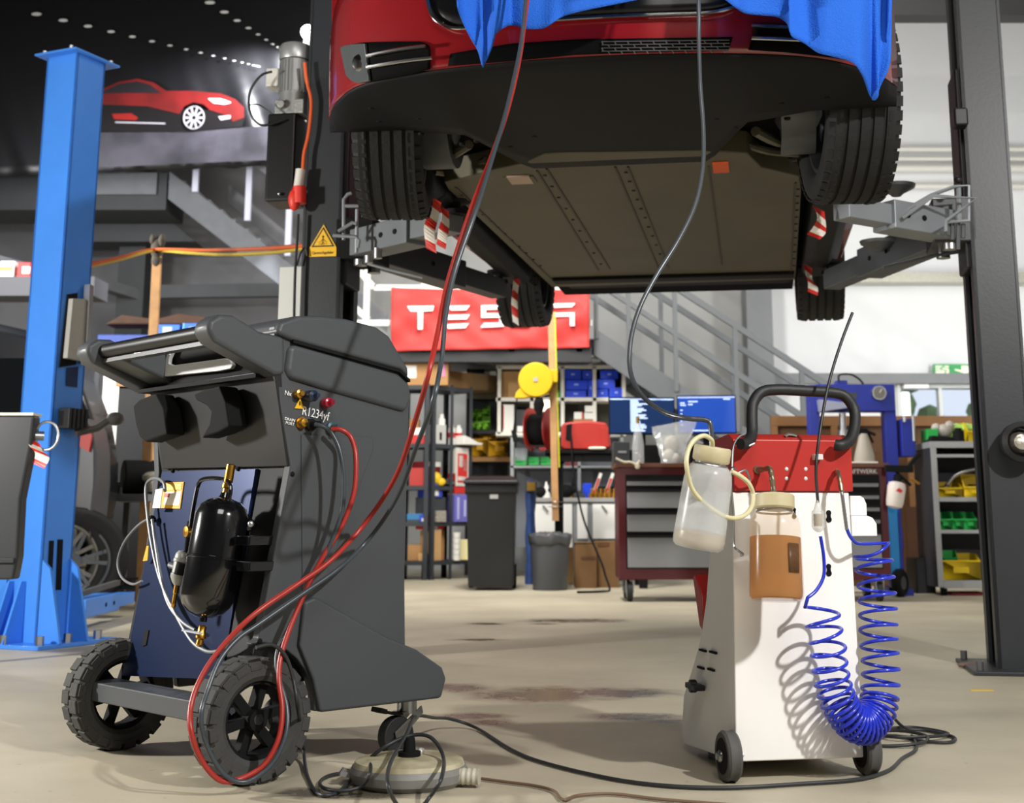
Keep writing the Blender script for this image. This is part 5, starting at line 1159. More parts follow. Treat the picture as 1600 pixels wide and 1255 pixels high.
for i, (a, z, lab) in enumerate(((.27, .0, 'left of the shelf post'), (.50, 0, 'just right of the shelf post'), (.66, 0, 'farthest from the shelf post'))):
    h = .3 if i == 0 else .2
    q = FB.W(a*RB/.9, .05, B_[1]+(0 if i == 0 else 0)); t = thing('spray_can', 'white can with red band standing '+lab, 'can', q, -FB.th, 'red and white cans'); b = MB(); b.lathe([(.001, 0), (.035, 0), (.035, h*.8), (.03, h*.86), (.02, h*.88), (.02, h), (.001, h)], n=20); part(t, 'can', b, wl); b = MB(); b.lathe([(.036, h*.35), (.0365, h*.36), (.0365, h*.6), (.036, h*.61)], n=20); part(t, 'red_band', b, rd2)
onB('grey_device', 'pale grey moulded case with black catch on the turned shelf', 'case', .03, .3, 1, .19, M('pale device grey', 'b5b5b0', .5), (('catch', dblack, .45, .2, .62, .6),), .0, .2)
b = MB(); b.prism([(0, 0), (.24, 0), (.26, .02), (.18, .03), (.08, .07), (0, .09)], .25, axis='y'); o = one('white_tray', b, wl, 'white sloping plastic tray on the turned shelf', 'tray', bevel=.004); o.location = FB.W(RB*.86, .02, B_[1]+.001); o.rotation_euler = (0, 0, -FB.th)
onB('dark_red_box', 'dark red box with white lids inside the turned shelf', 'box', .03, .36, 2, .24, dr, (('white_lids', wl, 0, .8, 1, 1),), .12)
q = FB.W(.1, .03, B_[2]); b = MB(); b.ball((0, 0, .07), .075, 12, (.8, .6, .9)); b.ball((.05, 0, .04), .05, 10, (1, .6, .8)); o = one('yellow_pouch', b, yellow, 'small bright yellow pouch in front of the dark red box', 'pouch'); o.location = q
b = MB(); b.ball((0, 0, .03), .09, 10, (1, .7, .35)); b.tube([(-.1, 0, .03), (0, -.02, .08), (.1, 0, .04)], .012); o = one('metal_part', b, dsteel, 'grey metal part lying on the turned shelf beside the yellow pouch', 'metal part'); o.location = FB.W(.3, .05, B_[2])
onB('blue_carton', 'bright blue carton with white lettering patch on the turned shelf', 'box', .03, .26, 3, .14, bl2, (('print', wl, .05, .1, .6, .5),), .02, g=None, dz=.24)
onB('dark_crate', 'dark crate under the bright blue carton', 'crate', .02, .38, 3, .24, dgrey, (), .04)
onB('pale_box', 'pale grey patterned box in front of the dark crate', 'box', .1, .3, 3, .11, M('pale pattern', 'a8a296', .6, col2='7d776c', vs=60), (), -.02, .05)
onB('red_carton', 'bright red carton with white label above the tall cardboard box', 'box', .02, .36, 4, .12, M('bright red carton', 'dc2a1c', .5), (('label_sheet', wl, .05, .05, .55, .35),), .05, .2, None, .30)
onB('cardboard_box', 'tall narrow cardboard box on the bottom board of the turned shelf', 'box', .08, .26, 4, .29, card2, (), .02, .2)
onB('cardboard_box', 'brown cardboard box deep in the bottom of the turned shelf', 'box', .28, .45, 4, .29, card, (), .1, .2)
onB('poster_carton', 'white and red printed carton standing right of the shelf post', 'box', .5, .78, 2, .38, M('carton grey white', 'c9c4ba', .6), (('red_field', rd2, .08, .1, .85, .85), ('white_figure', wl, .2, .5, .5, .8), ('white_mark', wl, .1, .15, .75, .25), ('white_spot', wl, .6, .4, .8, .7)), -.03, .1)
onB('canister_pack', 'red jar pack with white band below the printed carton', 'pack', .5, .74, 3, .2, rd2, (('white_band', wl, 0, .4, 1, .55),), -.02, .12, None, .28)
onB('bottle_pack', 'purple and blue shrink wrapped pack beside the wheelie bin', 'pack', .5, .78, 3, .27, M('pack violet', '6a66b4', .4), (('pale_stripe', M('pack pale', 'b0b2d8', .4), .15, .1, .3, .9), ('pale_stripe', M('pack pale', 'b0b2d8', .4), .7, .2, .85, .8)), -.02, .12)
for i in range(5):
    q = FB.W(RB*.6, -.02, B_[4]+.0+i*.055); o = one('cup', MB().lathe([(.001, 0), (.035, 0), (.042, .05), (.001, .05)], n=16), wl, 'white cup in the stack on the bottom board, counted %s from below' % ('first', 'second', 'third', 'fourth', 'fifth')[i], 'cup', 'stack of white cups'); o.location = q
b = MB(); b.prism([(0, 0), (.09, 0), (.13, .2), (-.02, .2)], .1, axis='y'); o = one('cream_pot', b, M('cream', 'd9cf9c', .5), 'cream coloured pot right of the white cups', 'pot', bevel=.01); o.location = FB.W(RB*.85, -.0, B_[4])
# ---- black rack with small parts boxes behind
YC = 14.5
FC = Frame((P(728, 700, YC).x, YC), 0); aw = P(800, 700, YC).x-P(728, 700, YC).x
CB = [zy(y, YC, 760) for y in (613, 672, 714, 790, 880)]
t = rack('black storage rack with coloured bins between the turned shelf and the white cubes', FC, 0, aw, .45, CB, zy(545, YC, 760), M('rack black', '1c1d1f', .6))
part(t, 'back_panel', MB().box(-aw/2, aw/2, .22, .23, 0, zy(545, YC, 760)), M('perforated panel', '26282a', .6, col2='3a3c3e', vs=120))
part(t, 'shelf_edge', MB().box(-aw/2, aw/2, -.235, -.225, CB[2]-.05, CB[2]), card); part(t, 'shelf_edge', MB().box(-aw/2, aw/2, -.235, -.225, CB[0]-.07, CB[0]), M('edge olive', '6c6450', .6))
def cell(name, lab, cat, r, Y, z0, mat, g, d=.2, kids=()):
    x0, x1, y0, y1, a, c = pbx(*r, Y, d); h = c-a; W = x1-x0; z = a if z0 is None else z0
    if kids:
        t = thing(name, lab, cat, ((x0+x1)/2, Y, z), 0, g); part(t, 'body', MB().box(-W/2, W/2, 0, d, 0, h), mat, bevel=.004)
        for n, m, u0, v0, u1, v1 in kids: part(t, n, MB().box(-W/2+u0*W, -W/2+u1*W, -.005, .002, v0*h, v1*h), m)
        return t
    o = finish(MB().box(-W/2, W/2, 0, d, 0, h), name, mat, bevel=.004); o.location = ((x0+x1)/2, Y, z); return tag(o, lab, cat, g)
small = [((746, 571, 756, 579), 'blue', 'small blue carton near the top left of the black rack'), ((732, 584, 743, 592), 'violet', 'small violet carton at the left edge of the black rack'), ((757, 577, 764, 584), 'white', 'tiny pale carton right of the top blue one'),
 ((740, 591, 749, 600), 'white', 'small white carton in the middle left of the black rack'), ((754, 591, 764, 601), 'white', 'small white carton in the middle of the black rack'), ((765, 578, 775, 591), 'white', 'taller white carton at the right of the black rack'),
 ((741, 603, 753, 613), 'teal', 'small teal carton on the upper board of the black rack'), ((757, 604, 770, 613), 'navy', 'flat navy carton on the upper board of the black rack'), ((726, 592, 735, 601), 'grey', 'small grey carton beside the cardboard tray')]
cm_ = dict(blue=M('carton mid blue', '2d5f98', .5), violet=M('carton violet', '4a4a72', .5), white=wl, teal=M('carton teal', '2a6c8a', .5), navy=M('carton navy', '20304c', .5), grey=grey)
tt = thing('parts_ledge', 'narrow black stepped ledges holding small cartons in the black rack', 'ledge', (FC.W(aw/2, .1, CB[0])))
for y in (579, 592, 601): z = zy(y, YC+.08, 750)-CB[0]; part(tt, 'ledge_board', MB().box(-aw*.45, aw*.45, -.08, .2, z-.012, z-.001), M('rack black', '1c1d1f', .6))
for r, c, lab in small: cell('carton', lab, 'box', r, YC+.04, None, cm_[c], 'small cartons in the black rack', .1)
for i, (x, y) in enumerate([(735, 640), (745, 640), (755, 634), (735, 654), (745, 652), (755, 650), (764, 640)][:6]):
    binn('lime green bin in the %s row, %s column, of the black rack' % ('lower' if i > 2 else 'upper', ('left', 'middle', 'right')[i % 3]), (x, y-2, x+10, y+13 if i < 3 else 671), YC+.02+(.1 if i < 3 else 0), .2, lime, 'lime green bins')
for i, r in enumerate(((737, 679, 762, 713), (763, 684, 799, 713), (748, 677, 775, 690))):
    binn(('orange yellow bin at the left, with a dark cut corner', 'wide orange yellow bin on the right', 'small orange yellow bin on top of the other two')[i], r, YC+(.02 if i < 2 else .1), .25, M('orange yellow plastic', 'd09a10', .5), 'orange yellow bins', .8)
bx('string_lights', 'small bright blue glowing display under the banner at left', 'display', (704, 557, 727, 564), YC-.4, .05, M('blue glow', '2f86e0', .4, emit=.6))
# ---- white cube shelf
YD = 14.0
X0, X1 = P(778, 620, YD).x, P(975, 620, YD).x; zt, zm, zb = zy(573, YD), zy(624, YD), zy(678, YD)
t = thing('cube_shelf', 'white cube shelf with blue bins below the right end of the red banner', 'shelf', ((X0+X1)/2, YD, zb)); ws = M('white shelf board', 'dcd8cc', .5)
ox = (X0+X1)/2
for x in (780, 831, 879, 929, 975): q = P(x, 620, YD).x-ox; part(t, 'upright', MB().box(q-.018, q+.018, 0, .38, 0, zt-zb), ws)
for z in (0, zm-zb, zt-zb): part(t, 'shelf_board', MB().box(X0-ox-.018, X1-ox+.018, 0, .38, z-.018, z+.018), ws)
part(t, 'back_panel', MB().box(X0-ox, X1-ox, .37, .378, 0, zt-zb), M('cube back', '55534e', .7))
cell('cardboard_sheet', 'tan cardboard panel filling the top left cube', 'panel', (784, 579, 829, 621), YD+.1, zm+.019, card2, None, .02)
cell('white_box', 'tall white box with red edge in the lower left cube', 'box', (786, 633, 803, 676), YD+.02, zb+.019, wl, None, .25, (('red_edge', rd2, 0, .1, .06, .95),))
cell('dark_box', 'dark box behind the tall white box in the lower left cube', 'box', (806, 640, 826, 676), YD+.12, zb+.019, dgrey, None, .2)
cell('blue_box', 'small violet blue box in front of the dark box in the lower left cube', 'box', (814, 655, 826, 664), YD+.04, zb+.019, bl2, None, .06)
cell('white_pack', 'white plastic pack at the foot of the lower left cube', 'pack', (808, 667, 827, 676), YD-.02, zb+.019, wl, None, .05)
blb = M('bright blue bin', '1a44d6', .4)
for k, (r, lab) in enumerate((((882, 578, 908, 593), 'blue bin at the top left of the third cube'), ((910, 579, 925, 593), 'narrow blue bin at the top right of the third cube'), ((883, 594, 918, 609), 'wide blue bin in the middle of the third cube'), ((919, 594, 927, 621), 'blue bin standing at the right of the third cube'), ((883, 610, 916, 622), 'blue bin at the bottom of the third cube'),
    ((938, 579, 966, 592), 'dark blue bin at the top of the fourth cube'), ((932, 593, 961, 607), 'blue bin in the middle of the fourth cube'), ((932, 608, 950, 622), 'blue bin at the bottom left of the fourth cube'), ((952, 606, 974, 622), 'bright blue bin at the bottom right of the fourth cube'))):
    cell('storage_bin', lab, 'bin', r, YD+.03+(.03 if k == 5 else 0), None, blb, 'blue bins in the white cube shelf', .25, (('label_tab', M('tab pale', '9fb4e8', .5), .4, .45, .6, .62), ('rim', M('bright blue bin', '1a44d6', .4), 0, .9, 1, 1)))
for r, lab in (((897, 644, 911, 656), 'white carton with orange edge in the lower third cube, left'), ((913, 645, 929, 656), 'white carton with orange edge, lower right of three'), ((914, 634, 929, 644), 'white carton with orange edge, topmost of three')):
    cell('small_carton', lab, 'box', r, YD+.02, None, wl, 'white and orange cartons', .1, (('orange_edge', M('carton orange', 'd04a28', .5), .84, 0, 1, 1),))
cell('carton', 'brown carton under the white and orange cartons', 'box', (896, 656, 930, 677), YD+.02, zb+.019, card, None, .2)
cell('storage_bin', 'green bin at the foot of the second cube behind the wooden plank', 'bin', (862, 612, 877, 622), YD+.03, zm+.019, green, None, .1)
b = MB()
for i, (x, y, s) in enumerate(((832, 561, .1), (850, 562, .09), (870, 560, .1), (890, 558, .12), (905, 556, .1), (918, 562, .09), (900, 566, .08))): b.ball(P(x, y, YD+.15)+Vector((0, 0, -.02)), s, 10, (1.6, .8, .45))
o = one('white_cloths', b, white, 'crumpled white cloths lying on top of the white cube shelf', 'cloth'); o.location.z = zt+.018
b = MB()
for x, y, s in ((779, 563, .07), (776, 555, .06), (784, 568, .06)): b.ball(P(x, y, YD+.1), s, 10)
o = one('white_bag', b, white, 'small white crumpled bag on the left corner of the cube shelf', 'bag'); o.location.z = zt+.018
# ---- galvanised bench shelf and white cupboards
YE = 13.6
gal = M('galvanised steel', 'a7abac', .35, .7, var=.1)
t = thing('rack_bench', 'galvanised open rack with green bins under the white cube shelf', 'rack', (P(860, 700, YE).x, YE, 0)); ox = t.location.x
for x in (800, 905, 972): q = P(x, 720, YE).x-ox; part(t, 'post', MB().box(q-.015, q+.015, 0, .03, 0, zy(680, YE)), gal); part(t, 'post', MB().box(q-.015, q+.015, .38, .41, 0, zy(680, YE)), gal)
for y in (680, 728): part(t, 'shelf_board', MB().box(P(797, y, YE).x-ox, P(975, y, YE).x-ox, 0, .4, zy(y, YE)-.02, zy(y, YE)), gal)
part(t, 'back_panel', MB().box(P(797, 700, YE).x-ox, P(975, 700, YE).x-ox, .41, .42, .3, zy(680, YE)), M('panel blue grey', '66696f', .6))
for i, (a, c) in enumerate(((805, 823), (826, 842), (845, 861))): binn('green bin %s on the galvanised rack' % ('at the left end', 'second from the left', 'third from the left, by the plank')[i], (a, 713, c, 727), YE+.02, .2, green, 'green bins on the rack')
cell('grey_bin', 'tall grey box above the green bins on the rack', 'box', (804, 682, 824, 711), YE+.2, zy(728, YE), grey, None, .15)
for i, x in enumerate((884, 892, 900)): cell('small_jar', 'small pink topped jar %s on the galvanised rack' % ('left of the three', 'middle of the three', 'right of the three')[i], 'jar', (x, 717, x+6, 728), YE+.03, zy(728, YE), dr, 'pink topped jars', .06, (('white_lid', wl, 0, .6, 1, 1),))
YF2 = 13.2
t = thing('white_cupboard', 'long low row of white cupboards with grey worktop behind the grey waste bin', 'cupboard', (P(900, 800, YF2).x, YF2, 0)); ox = t.location.x
wc = M('white cupboard', 'ecebe6', .45); zt2 = zy(778, YF2)
part(t, 'carcass', MB().box(P(832, 800, YF2).x-ox, P(1010, 800, YF2).x-ox, .01, .5, .08, zt2-.03), grey)
part(t, 'worktop', MB().box(P(830, 780, YF2).x-ox, P(1012, 780, YF2).x-ox, -.02, .52, zt2-.04, zt2), M('worktop grey', '9c9c98', .5), bevel=.004)
for a, c in ((834, 894), (902, 918), (926, 962), (966, 1005)):
    dd = part(t, 'door', MB().box(P(a, 810, YF2).x-ox, P(c, 810, YF2).x-ox, -.012, .01, zy(842, YF2) if a > 900 else .1, zt2-.06), wc, bevel=.003)
    if c-a > 30: b = MB(); q = P(a+14, 800, YF2).x-ox; b.bar((q, -.03, zy(790, YF2)), (q+.05, -.03, zy(800, YF2)), .014, .014); part(dd, 'handle', b, steel)
def clutter(name, lab, cat, x, Y, z, kind, mat, s=1.0, g=None):
    b = MB()
    if kind == 'fitting': b.cyl((0, 0, 0), (0, 0, .05*s), .03*s, n=12); b.cyl((0, 0, .05*s), (0, 0, .1*s), .016*s, n=10); b.cyl((-.04*s, 0, .03*s), (.04*s, 0, .03*s), .018*s, n=10)
    if kind == 'pump': b.ball((0, 0, .06*s), .06*s, 12, (1.3, 1, 1)); b.cyl((-.1*s, 0, .05*s), (.1*s, 0, .08*s), .03*s, n=12); b.cyl((.05*s, 0, .05*s), (.08*s, 0, .18*s), .015*s, n=8)
    if kind == 'cone': b.cyl((0, 0, 0), (0, 0, .12*s), .035*s, .008*s, 16)
    if kind == 'block': b.box(-.08*s, .08*s, 0, .08*s, 0, .06*s); b.cyl((0, .03*s, .06*s), (0, .03*s, .1*s), .03*s, n=12)
    o = one(name, b, mat, lab, cat, g, bevel=.003); o.location = (P(x, 780, Y).x, Y, z); return o
for x, k, m_, s, lab in ((838, 'fitting', dsteel, .8, 'small grey pipe fitting at the left end of the white cupboard top'), (845, 'pump', dblack, .9, 'black pump body on the left of the white cupboard top'), (854, 'cone', wl, 1.3, 'small white cone shaped nozzle on the cupboard top'),
        (860, 'fitting', steel, .7, 'small bright fitting beside the white nozzle'), (884, 'pump', dblack, 1.1, 'black pump body just right of the black table leg'), (893, 'fitting', brass, .8, 'brass fitting beside the right black pump'), (905, 'block', dgrey, .7, 'dark valve block right of the brass fitting')):
    clutter('machine_part', lab, 'machine part', x, YF2+.12, zt2, k, m_, s)
for i, x in enumerate((925, 932, 939, 946, 953, 960)): clutter('brass_fitting', 'brass fitting in the row at the right of the cupboard top, %s from the left' % ('first', 'second', 'third', 'fourth', 'fifth', 'sixth')[i], 'fitting', x, YF2+.05, zt2, 'fitting', brass, .9, 'brass fittings in a row')
cell('black_case', 'black case lying behind the row of brass fittings', 'case', (936, 748, 966, 766), YF2+.2, zt2, dblack, None, .15)
cell('storage_bin', 'blue bin left of the brass fittings on the cupboard top', 'bin', (911, 752, 924, 775), YF2+.2, zt2, blb, None, .15)
for i, (x, y) in enumerate(((925, 762), (944, 752))):
    t = thing('paint_tube', 'red and white tube leaning by the brass fittings, %s of two' % ('left', 'right')[i], 'tube', (P(x, 778, YF2+.17).x, YF2+.17, zt2), 0, 'red and white tubes'); b = MB(); b.bar((0, 0, 0), (.09, 0, .24), .03, .03); part(t, 'body', b, wl); b = MB(); b.bar((.015, -.017, .04), (.07, -.017, .19), .02, .004, (0, 1, 0)); part(t, 'red_strip', b, rd2)
# blue jacket and brown tin beside the wheelie bin
b = MB(); R = []
for j in range(14):
    z = zy(922, 12.6)+(zy(750, 12.6)-zy(922, 12.6))*j/13; R.append([(P(829, 820, 12.6).x+.045*cos(a*PI/6)*(1+.15*sin(j*1.3+a)), 12.6+.06*sin(a*PI/6), z) for a in range(12)])
b.rings(R); one('blue_bag', b, M('dark blue sacking', '23427c', .6, var=.3, vs=10), 'tall folded blue sack standing between the wheelie bin and grey bin', 'sack')
q = P(830, 761, 12.5)
t = thing('wall_tin', 'brown square tin with dark rim hung by the blue sack', 'tin', (q.x, 12.5, zy(769, 12.5))); part(t, 'body', MB().box(-.05, .05, 0, .12, 0, .1), dgrey, bevel=.006); part(t, 'brown_face', MB().box(-.038, .038, -.006, 0, .012, .088), M('tin brown', '8a6a22', .5))
# ---- wheelie bin, grey bin, boxes
def wheelie():
    Y = 11.5; x0, x1 = P(728, 850, Y).x, P(806, 850, Y).x; zt = zy(757, Y); c = (x0+x1)/2; t = thing('wheelie_bin', 'tall black wheelie bin with hinged lid in front of the shelving', 'wheeled bin', (c, Y, 0)); W = (x1-x0)/2; m_ = M('bin black', '141516', .5, var=.06)
    b = MB(); b.rings([[(-W*.9, 0, .03), (W*.9, 0, .03), (W*.9, .42, .03), (-W*.9, .42, .03)], [(-W*.98, -.05, zt-.08), (W*.98, -.05, zt-.08), (W*.98, .5, zt-.08), (-W*.98, .5, zt-.08)], [(-W*1.06, -.07, zt-.07), (W*1.06, -.07, zt-.07), (W*1.06, .52, zt-.07), (-W*1.06, .52, zt-.07)], [(-W*1.06, -.07, zt), (W*1.06, -.07, zt), (W*1.06, .52, zt), (-W*1.06, .52, zt)]]); part(t, 'body', b, m_, bevel=.012)
    b = MB(); b.rings([[(-W*1.12, -.1, zt), (W*1.1, -.1, zt), (W*1.1, .55, zt), (-W*1.12, .55, zt)], [(-W*1.12, -.1, zt+.03), (W*1.1, -.1, zt+.03), (W*1.1, .55, zt+.03), (-W*1.12, .55, zt+.03)], [(-W*.85, .0, zt+.07), (W*.85, .0, zt+.07), (W*.85, .45, zt+.08), (-W*.85, .45, zt+.08)]]); part(t, 'lid', b, m_, bevel=.012)
    part(t, 'badge', MB().box(-.01, .06, -.058, -.045, zt-.07-.05, zt-.085), M('badge grey', '9a9a98', .5))
    for s in (-1, 1): b = MB(); b.cyl((s*W*.8, .46, .1), (s*W*.98, .46, .1), .1, n=24); part(t, 'wheel', b, dblack)
wheelie()
def greybin():
    Y = 11.45; x0, x1 = P(828, 850, Y).x, P(891, 850, Y).x; zt = zy(838, Y); c = (x0+x1)/2; W = (x1-x0)/2; t = thing('waste_bin', 'grey waste bin with bag folded over its rim, right of the wheelie bin', 'waste bin', (c, Y+W, 0)); m_ = M('waste bin grey', '46484b', .5)
    b = MB(); b.lathe([(.001, 0), (W*.84, 0), (W*.86, .01), (W, zt), (W*1.03, zt), (W*.97, zt-.01), (W*.84, .02), (.001, .02)], n=32); part(t, 'body', b, m_)
    b = MB(); R = []
    for k, (rr, z) in enumerate(((W*1.02, zt-.07), (W*1.05, zt-.04), (W*1.1, zt+.0), (W*1.04, zt+.02), (W*.9, zt-.0), (W*.5, zt+.03), (W*.1, zt+.01))): R.append([(rr*(1+.015*sin(a*2.1+k)+.01*sin(a*5))*cos(2*PI*a/36), rr*(1+.03*sin(a*1.7))*sin(2*PI*a/36), z+.006*sin(a*1.3+k)+(.01*sin(a*.7) if k == 0 else 0)) for a in range(36)])
    b.rings(R, cap=False); part(t, 'bag', b, M('bag black grey', '4b4d50', .35, bump=.3, bs=20), solid=.003)
greybin()
bx('cardboard_box', 'large brown cardboard box on the floor right of the grey waste bin', 'box', (898, 848, 932, 926), 11.9, .35, M('brown card', '7a5a38', .8, var=.15, vs=6), None, .004, (('tape_strip', M('tape brown', '5e3f28', .5), .3, .66, .95, .72), ('flap_line', dblack, .0, .98, 1, .99)))
bx('cardboard_box', 'brown cardboard box leaning beside the red tool chest', 'box', (931, 846, 967, 928), 12.0, .3, M('brown card', '7a5a38', .8, var=.15, vs=6), None, .004, (('torn_top', M('tape brown', '5e3f28', .5), .1, .9, .6, .98),))
bx('metal_leg_rack', 'pale lit strip of packing between the grey bin and boxes', 'packing', (887, 856, 896, 912), 12.6, .2, card2)
# ---- black work table with reels
YT = 11.8
def table():
    x0, x1 = P(852, 706, YT).x, P(1010, 706, YT).x; z = zy(703, YT); c = (x0+x1)/2; t = thing('work_table', 'black work table carrying the red cable reels, behind the waste bin', 'table', (c, YT, 0))
    part(t, 'tabletop', MB().box(x0-c, x1-c, 0, .7, z-.03, z), dblack, bevel=.003); part(t, 'apron', MB().box(P(866, 700, YT).x-c, x1-c-.02, .02, .06, z-.1, z-.03), dblack)
    for x in (874, 1004):
        for y in (.03, .62): q = P(x, 760, YT).x-c; part(t, 'leg', MB().box(q-.035, q+.035, y, y+.06, 0, z-.03), dblack)
    q = P(874, 760, YT).x-c; b = MB(); b.prism([(q-.035, z-.12), (q-.12, z-.03), (q+.12, z-.03), (q+.035, z-.12)], .06, axis='y', o=.03); part(t, 'gusset', b, dblack)
    return z
zT = table()
b = MB(); p, q = P(861, 488, YT-.06), P(868, 814, YT-.06); 
t = thing('wooden_plank', 'upright pale wooden plank wired to the black table leg', 'plank', q); b.bar(Vector((0, 0, 0)), p-q, .058, .03, (0, 1, 0)); part(t, 'plank', b, wood)
b = MB(); b.bar(Vector((.033, -.0, .45)), p-q+Vector((.033, 0, 0)), .01, .032, (0, 1, 0)); part(t, 'yellow_edge', b, M('yellow edge tape', 'c8c81c', .5))
b = MB(); 
for dz in (.12, .16): b.tube([(.0+.1*cos(a*PI/6)*.6, .02+.05*sin(a*PI/6), dz) for a in range(12)], .003, 5, True)
part(t, 'tie_wire', b, steel)
def yreel():
    c = P(837, 594, YT-.16); r = .15; t = thing('cable_reel', 'round yellow retractable cable reel fixed on the wooden plank', 'cable reel', (c.x, c.y, c.z-r)); m_ = M('reel yellow', 'c9a40c', .45)
    b = MB(); b.cyl((0, -.05, r), (0, .06, r), r, n=44); part(t, 'drum_case', b, m_, bevel=.012); b = MB(); b.prism([(-.18, -.01), (-.17, .04), (-.08, .14), (.05, .1), (.12, .03), (-.1, -.01)], .08, axis='y', o=-.035); part(t, 'outlet_arm', b, m_, bevel=.008)
    b = MB(); b.box(-.018, .018, -.058, -.05, r-.018, r+.018); part(t, 'centre_badge', b, M('badge grey', '9a9a98', .5)); b = MB(); b.box(.1, .19, -.03, .08, r-.02, r+.09); part(t, 'bracket', b, m_, bevel=.006)
    b = MB(); b.cyl((.03, 0, .0), (.03, 0, -.06), .03, .05, 14); b.cyl((.03, 0, -.06), (.03, 0, -.16), .05, .02, 14); part(t, 'hanging_grip', b, dblack)
    b = MB(); b.tube(crv([(-.16, 0, .0), (-.18, 0, -.2), (-.19, 0, -.28)], 4), .006, 6); b.cyl((-.19, 0, -.28), (-.17, 0, -.38), .022, n=10); part(t, 'hanging_plug', b, dblack)
yreel()
def rreel():
    c = P(848, 680, YT-.0); r = .19; t = thing('cable_reel', 'red open hose drum seen edge on with black hose wound on it', 'cable reel', (c.x, YT+.2, zT)); ax = Vector((.93, -.36, 0)); o = Vector((-.02, 0, r))
    for s, n_ in ((-1, 'left'), (1, 'right')): b = MB(); b.cyl(o+ax*s*.085, o+ax*s*.095, r, n=36); part(t, 'flange', b, red)
    b = MB(); b.lathe([(.001, -.08)]+[(.135+.006*(i % 2), -.08+.16*i/16) for i in range(17)]+[(.001, .08)], o, ax, 30); part(t, 'wound_hose', b, dblack); b = MB(); b.box(-.03, .03, -.2, .2, 0, .02); part(t, 'foot', b, red)
    b = MB(); b.cyl(o+Vector((.03, -.02, r-.03)), o+Vector((.03, -.02, r+.06)), .055, .065, 20); part(t, 'work_lamp', b, M('lamp glow', 'fff6d8', .3, emit=2.2), 'small lit lamp')
rreel()
def rbox():
    x0, x1 = P(876, 690, YT).x, P(955, 690, YT).x; h = zy(657, YT)-zT; c = (x0+x1)/2; W = x1-x0; t = thing('cable_reel', 'closed red plastic hose reel housing on the black table', 'cable reel', (c, YT+.03, zT))
    pr = [(-W/2, .03), (-W/2+.03, .0), (W/2-.03, 0), (W/2, .03), (W/2-.01, h*.6), (W/2-.04, h*.93), (W*.1, h), (-W*.2, h*.98), (-W/2+.03, h*.93), (-W/2+.005, h*.8)]
    b = MB(); b.prism(pr, .3, axis='y'); part(t, 'housing', b, red, bevel=.02); b = MB(); b.prism([(-W/2+.045, h*.35), (-W/2+.09, h*.3), (-W/2+.1, h*.9), (-W/2+.05, h*.85)], .01, axis='y', o=-.006); part(t, 'outlet_slot', b, dblack)
    b = MB(); b.prism([(W/2-.08, h*.1), (W/2-.02, h*.1), (W/2-.03, h*.75), (W/2-.09, h*.8)], .012, axis='y', o=-.01); part(t, 'side_rib', b, red, bevel=.004); b = MB(); b.cyl((W/2-.02, .15, h*.5), (W/2+.03, .15, h*1.15), .02, n=12); part(t, 'carry_grip', b, red)
rbox()
b = MB(); b.tube(crv([P(x, y, Y) for x, y, Y in ((892, 678, YT+.02), (893, 700, YT-.04), (896, 735, YT-.06), (903, 775, YT-.1), (913, 815, YT-.15), (927, 850, YT-.2), (940, 880, YT-.28), (946, 900, YT-.3))]+[Vector((G(946, 917).x, 11.4, .012)), Vector((G(935, 922).x, 11.2, .01)), Vector((G(900, 923).x, 11.1, .01))], 6), .009, 8); one('reel_cable', b, dblack, 'black cable hanging from the red reel housing to the floor', 'cable', smooth=60)
b = MB()
for i in range(5): b.ball(P(925+i*4, 701, YT), .035, 8, (1, .8, .4))
o = one('crumpled_paper', b, M('paper', 'e6e4d4', .7), 'crumpled white paper on the table in front of the red housing', 'paper'); o.location.z = zT
# ---- tool chests
mar = M('maroon enamel', '4c0f14', .4, var=.05); drw = M('drawer grey', '7d7f81', .45, var=.05)
YG = 10.0
def chest(label, px0, px1, rows, txt=None, wheels=()):
    x0, x1 = P(px0, 800, YG).x, P(px1, 800, YG).x; c = (x0+x1)/2; W = (x1-x0)/2; zt = zy(724, YG); zb = zy(906, YG); t = thing('tool_chest', label, 'tool chest', (c, YG, 0))
    part(t, 'cabinet', MB().box(-W, W, 0, .5, zb, zt-.03), mar, bevel=.006); part(t, 'wooden_top', MB().box(-W-.02, W+.02, -.02, .52, zt-.03, zt), M('bench top brown', '5c3524', .5), bevel=.003)
    w0 = W-.055
    part(t, 'recess', MB().box(-w0, w0, -.004, .0, zy(889, YG), zy(742, YG)), dblack)
    for y0, y1 in rows:
        d = part(t, 'drawer', MB().box(-w0+.01, w0-.01, -.016, .0, zy(y1, YG), zy(y0, YG)), drw, bevel=.003)
        part(d, 'drawer_lip', MB().box(-w0+.01, w0-.01, -.03, -.0, zy(y0, YG), zy(y0-4, YG)), dblack)
    for s in (-1, 1):
        for yy in (.06, .44):
            b = MB(); q = s*(W-.08); b.cyl((q-.02, yy, .07), (q+.02, yy, .07), .07, n=24); cst = part(t, 'castor', b, M('castor rubber', '202122', .6), bevel=.006)
            b = MB(); b.cyl((q-.024, yy, .07), (q+.024, yy, .07), .045, n=20); b.box(q-.03, q-.024, yy-.03, yy+.03, .06, zb); b.box(q+.024, q+.03, yy-.03, yy+.03, .06, zb); part(cst, 'castor_fork', b, steel)
    if txt: text(t, txt, .045, wl, mat_at((W-.2, -.003, zy(737, YG)), (1, 0, 0), (0, 0, 1)), align='CENTER')
    return zt, t
rows = ((752, 759), (769, 794), (804, 831), (840, 887))
zG, _ = chest('maroon wheeled tool chest with wooden top at the left of the white cart', 966, 1178, rows)
chest('maroon wheeled tool chest with white lettering, seen right of the white cart', 1184, 1388, ((755, 761), (774, 780), (793, 799), (812, 818), (835, 887)), 'KRAFTWERK')
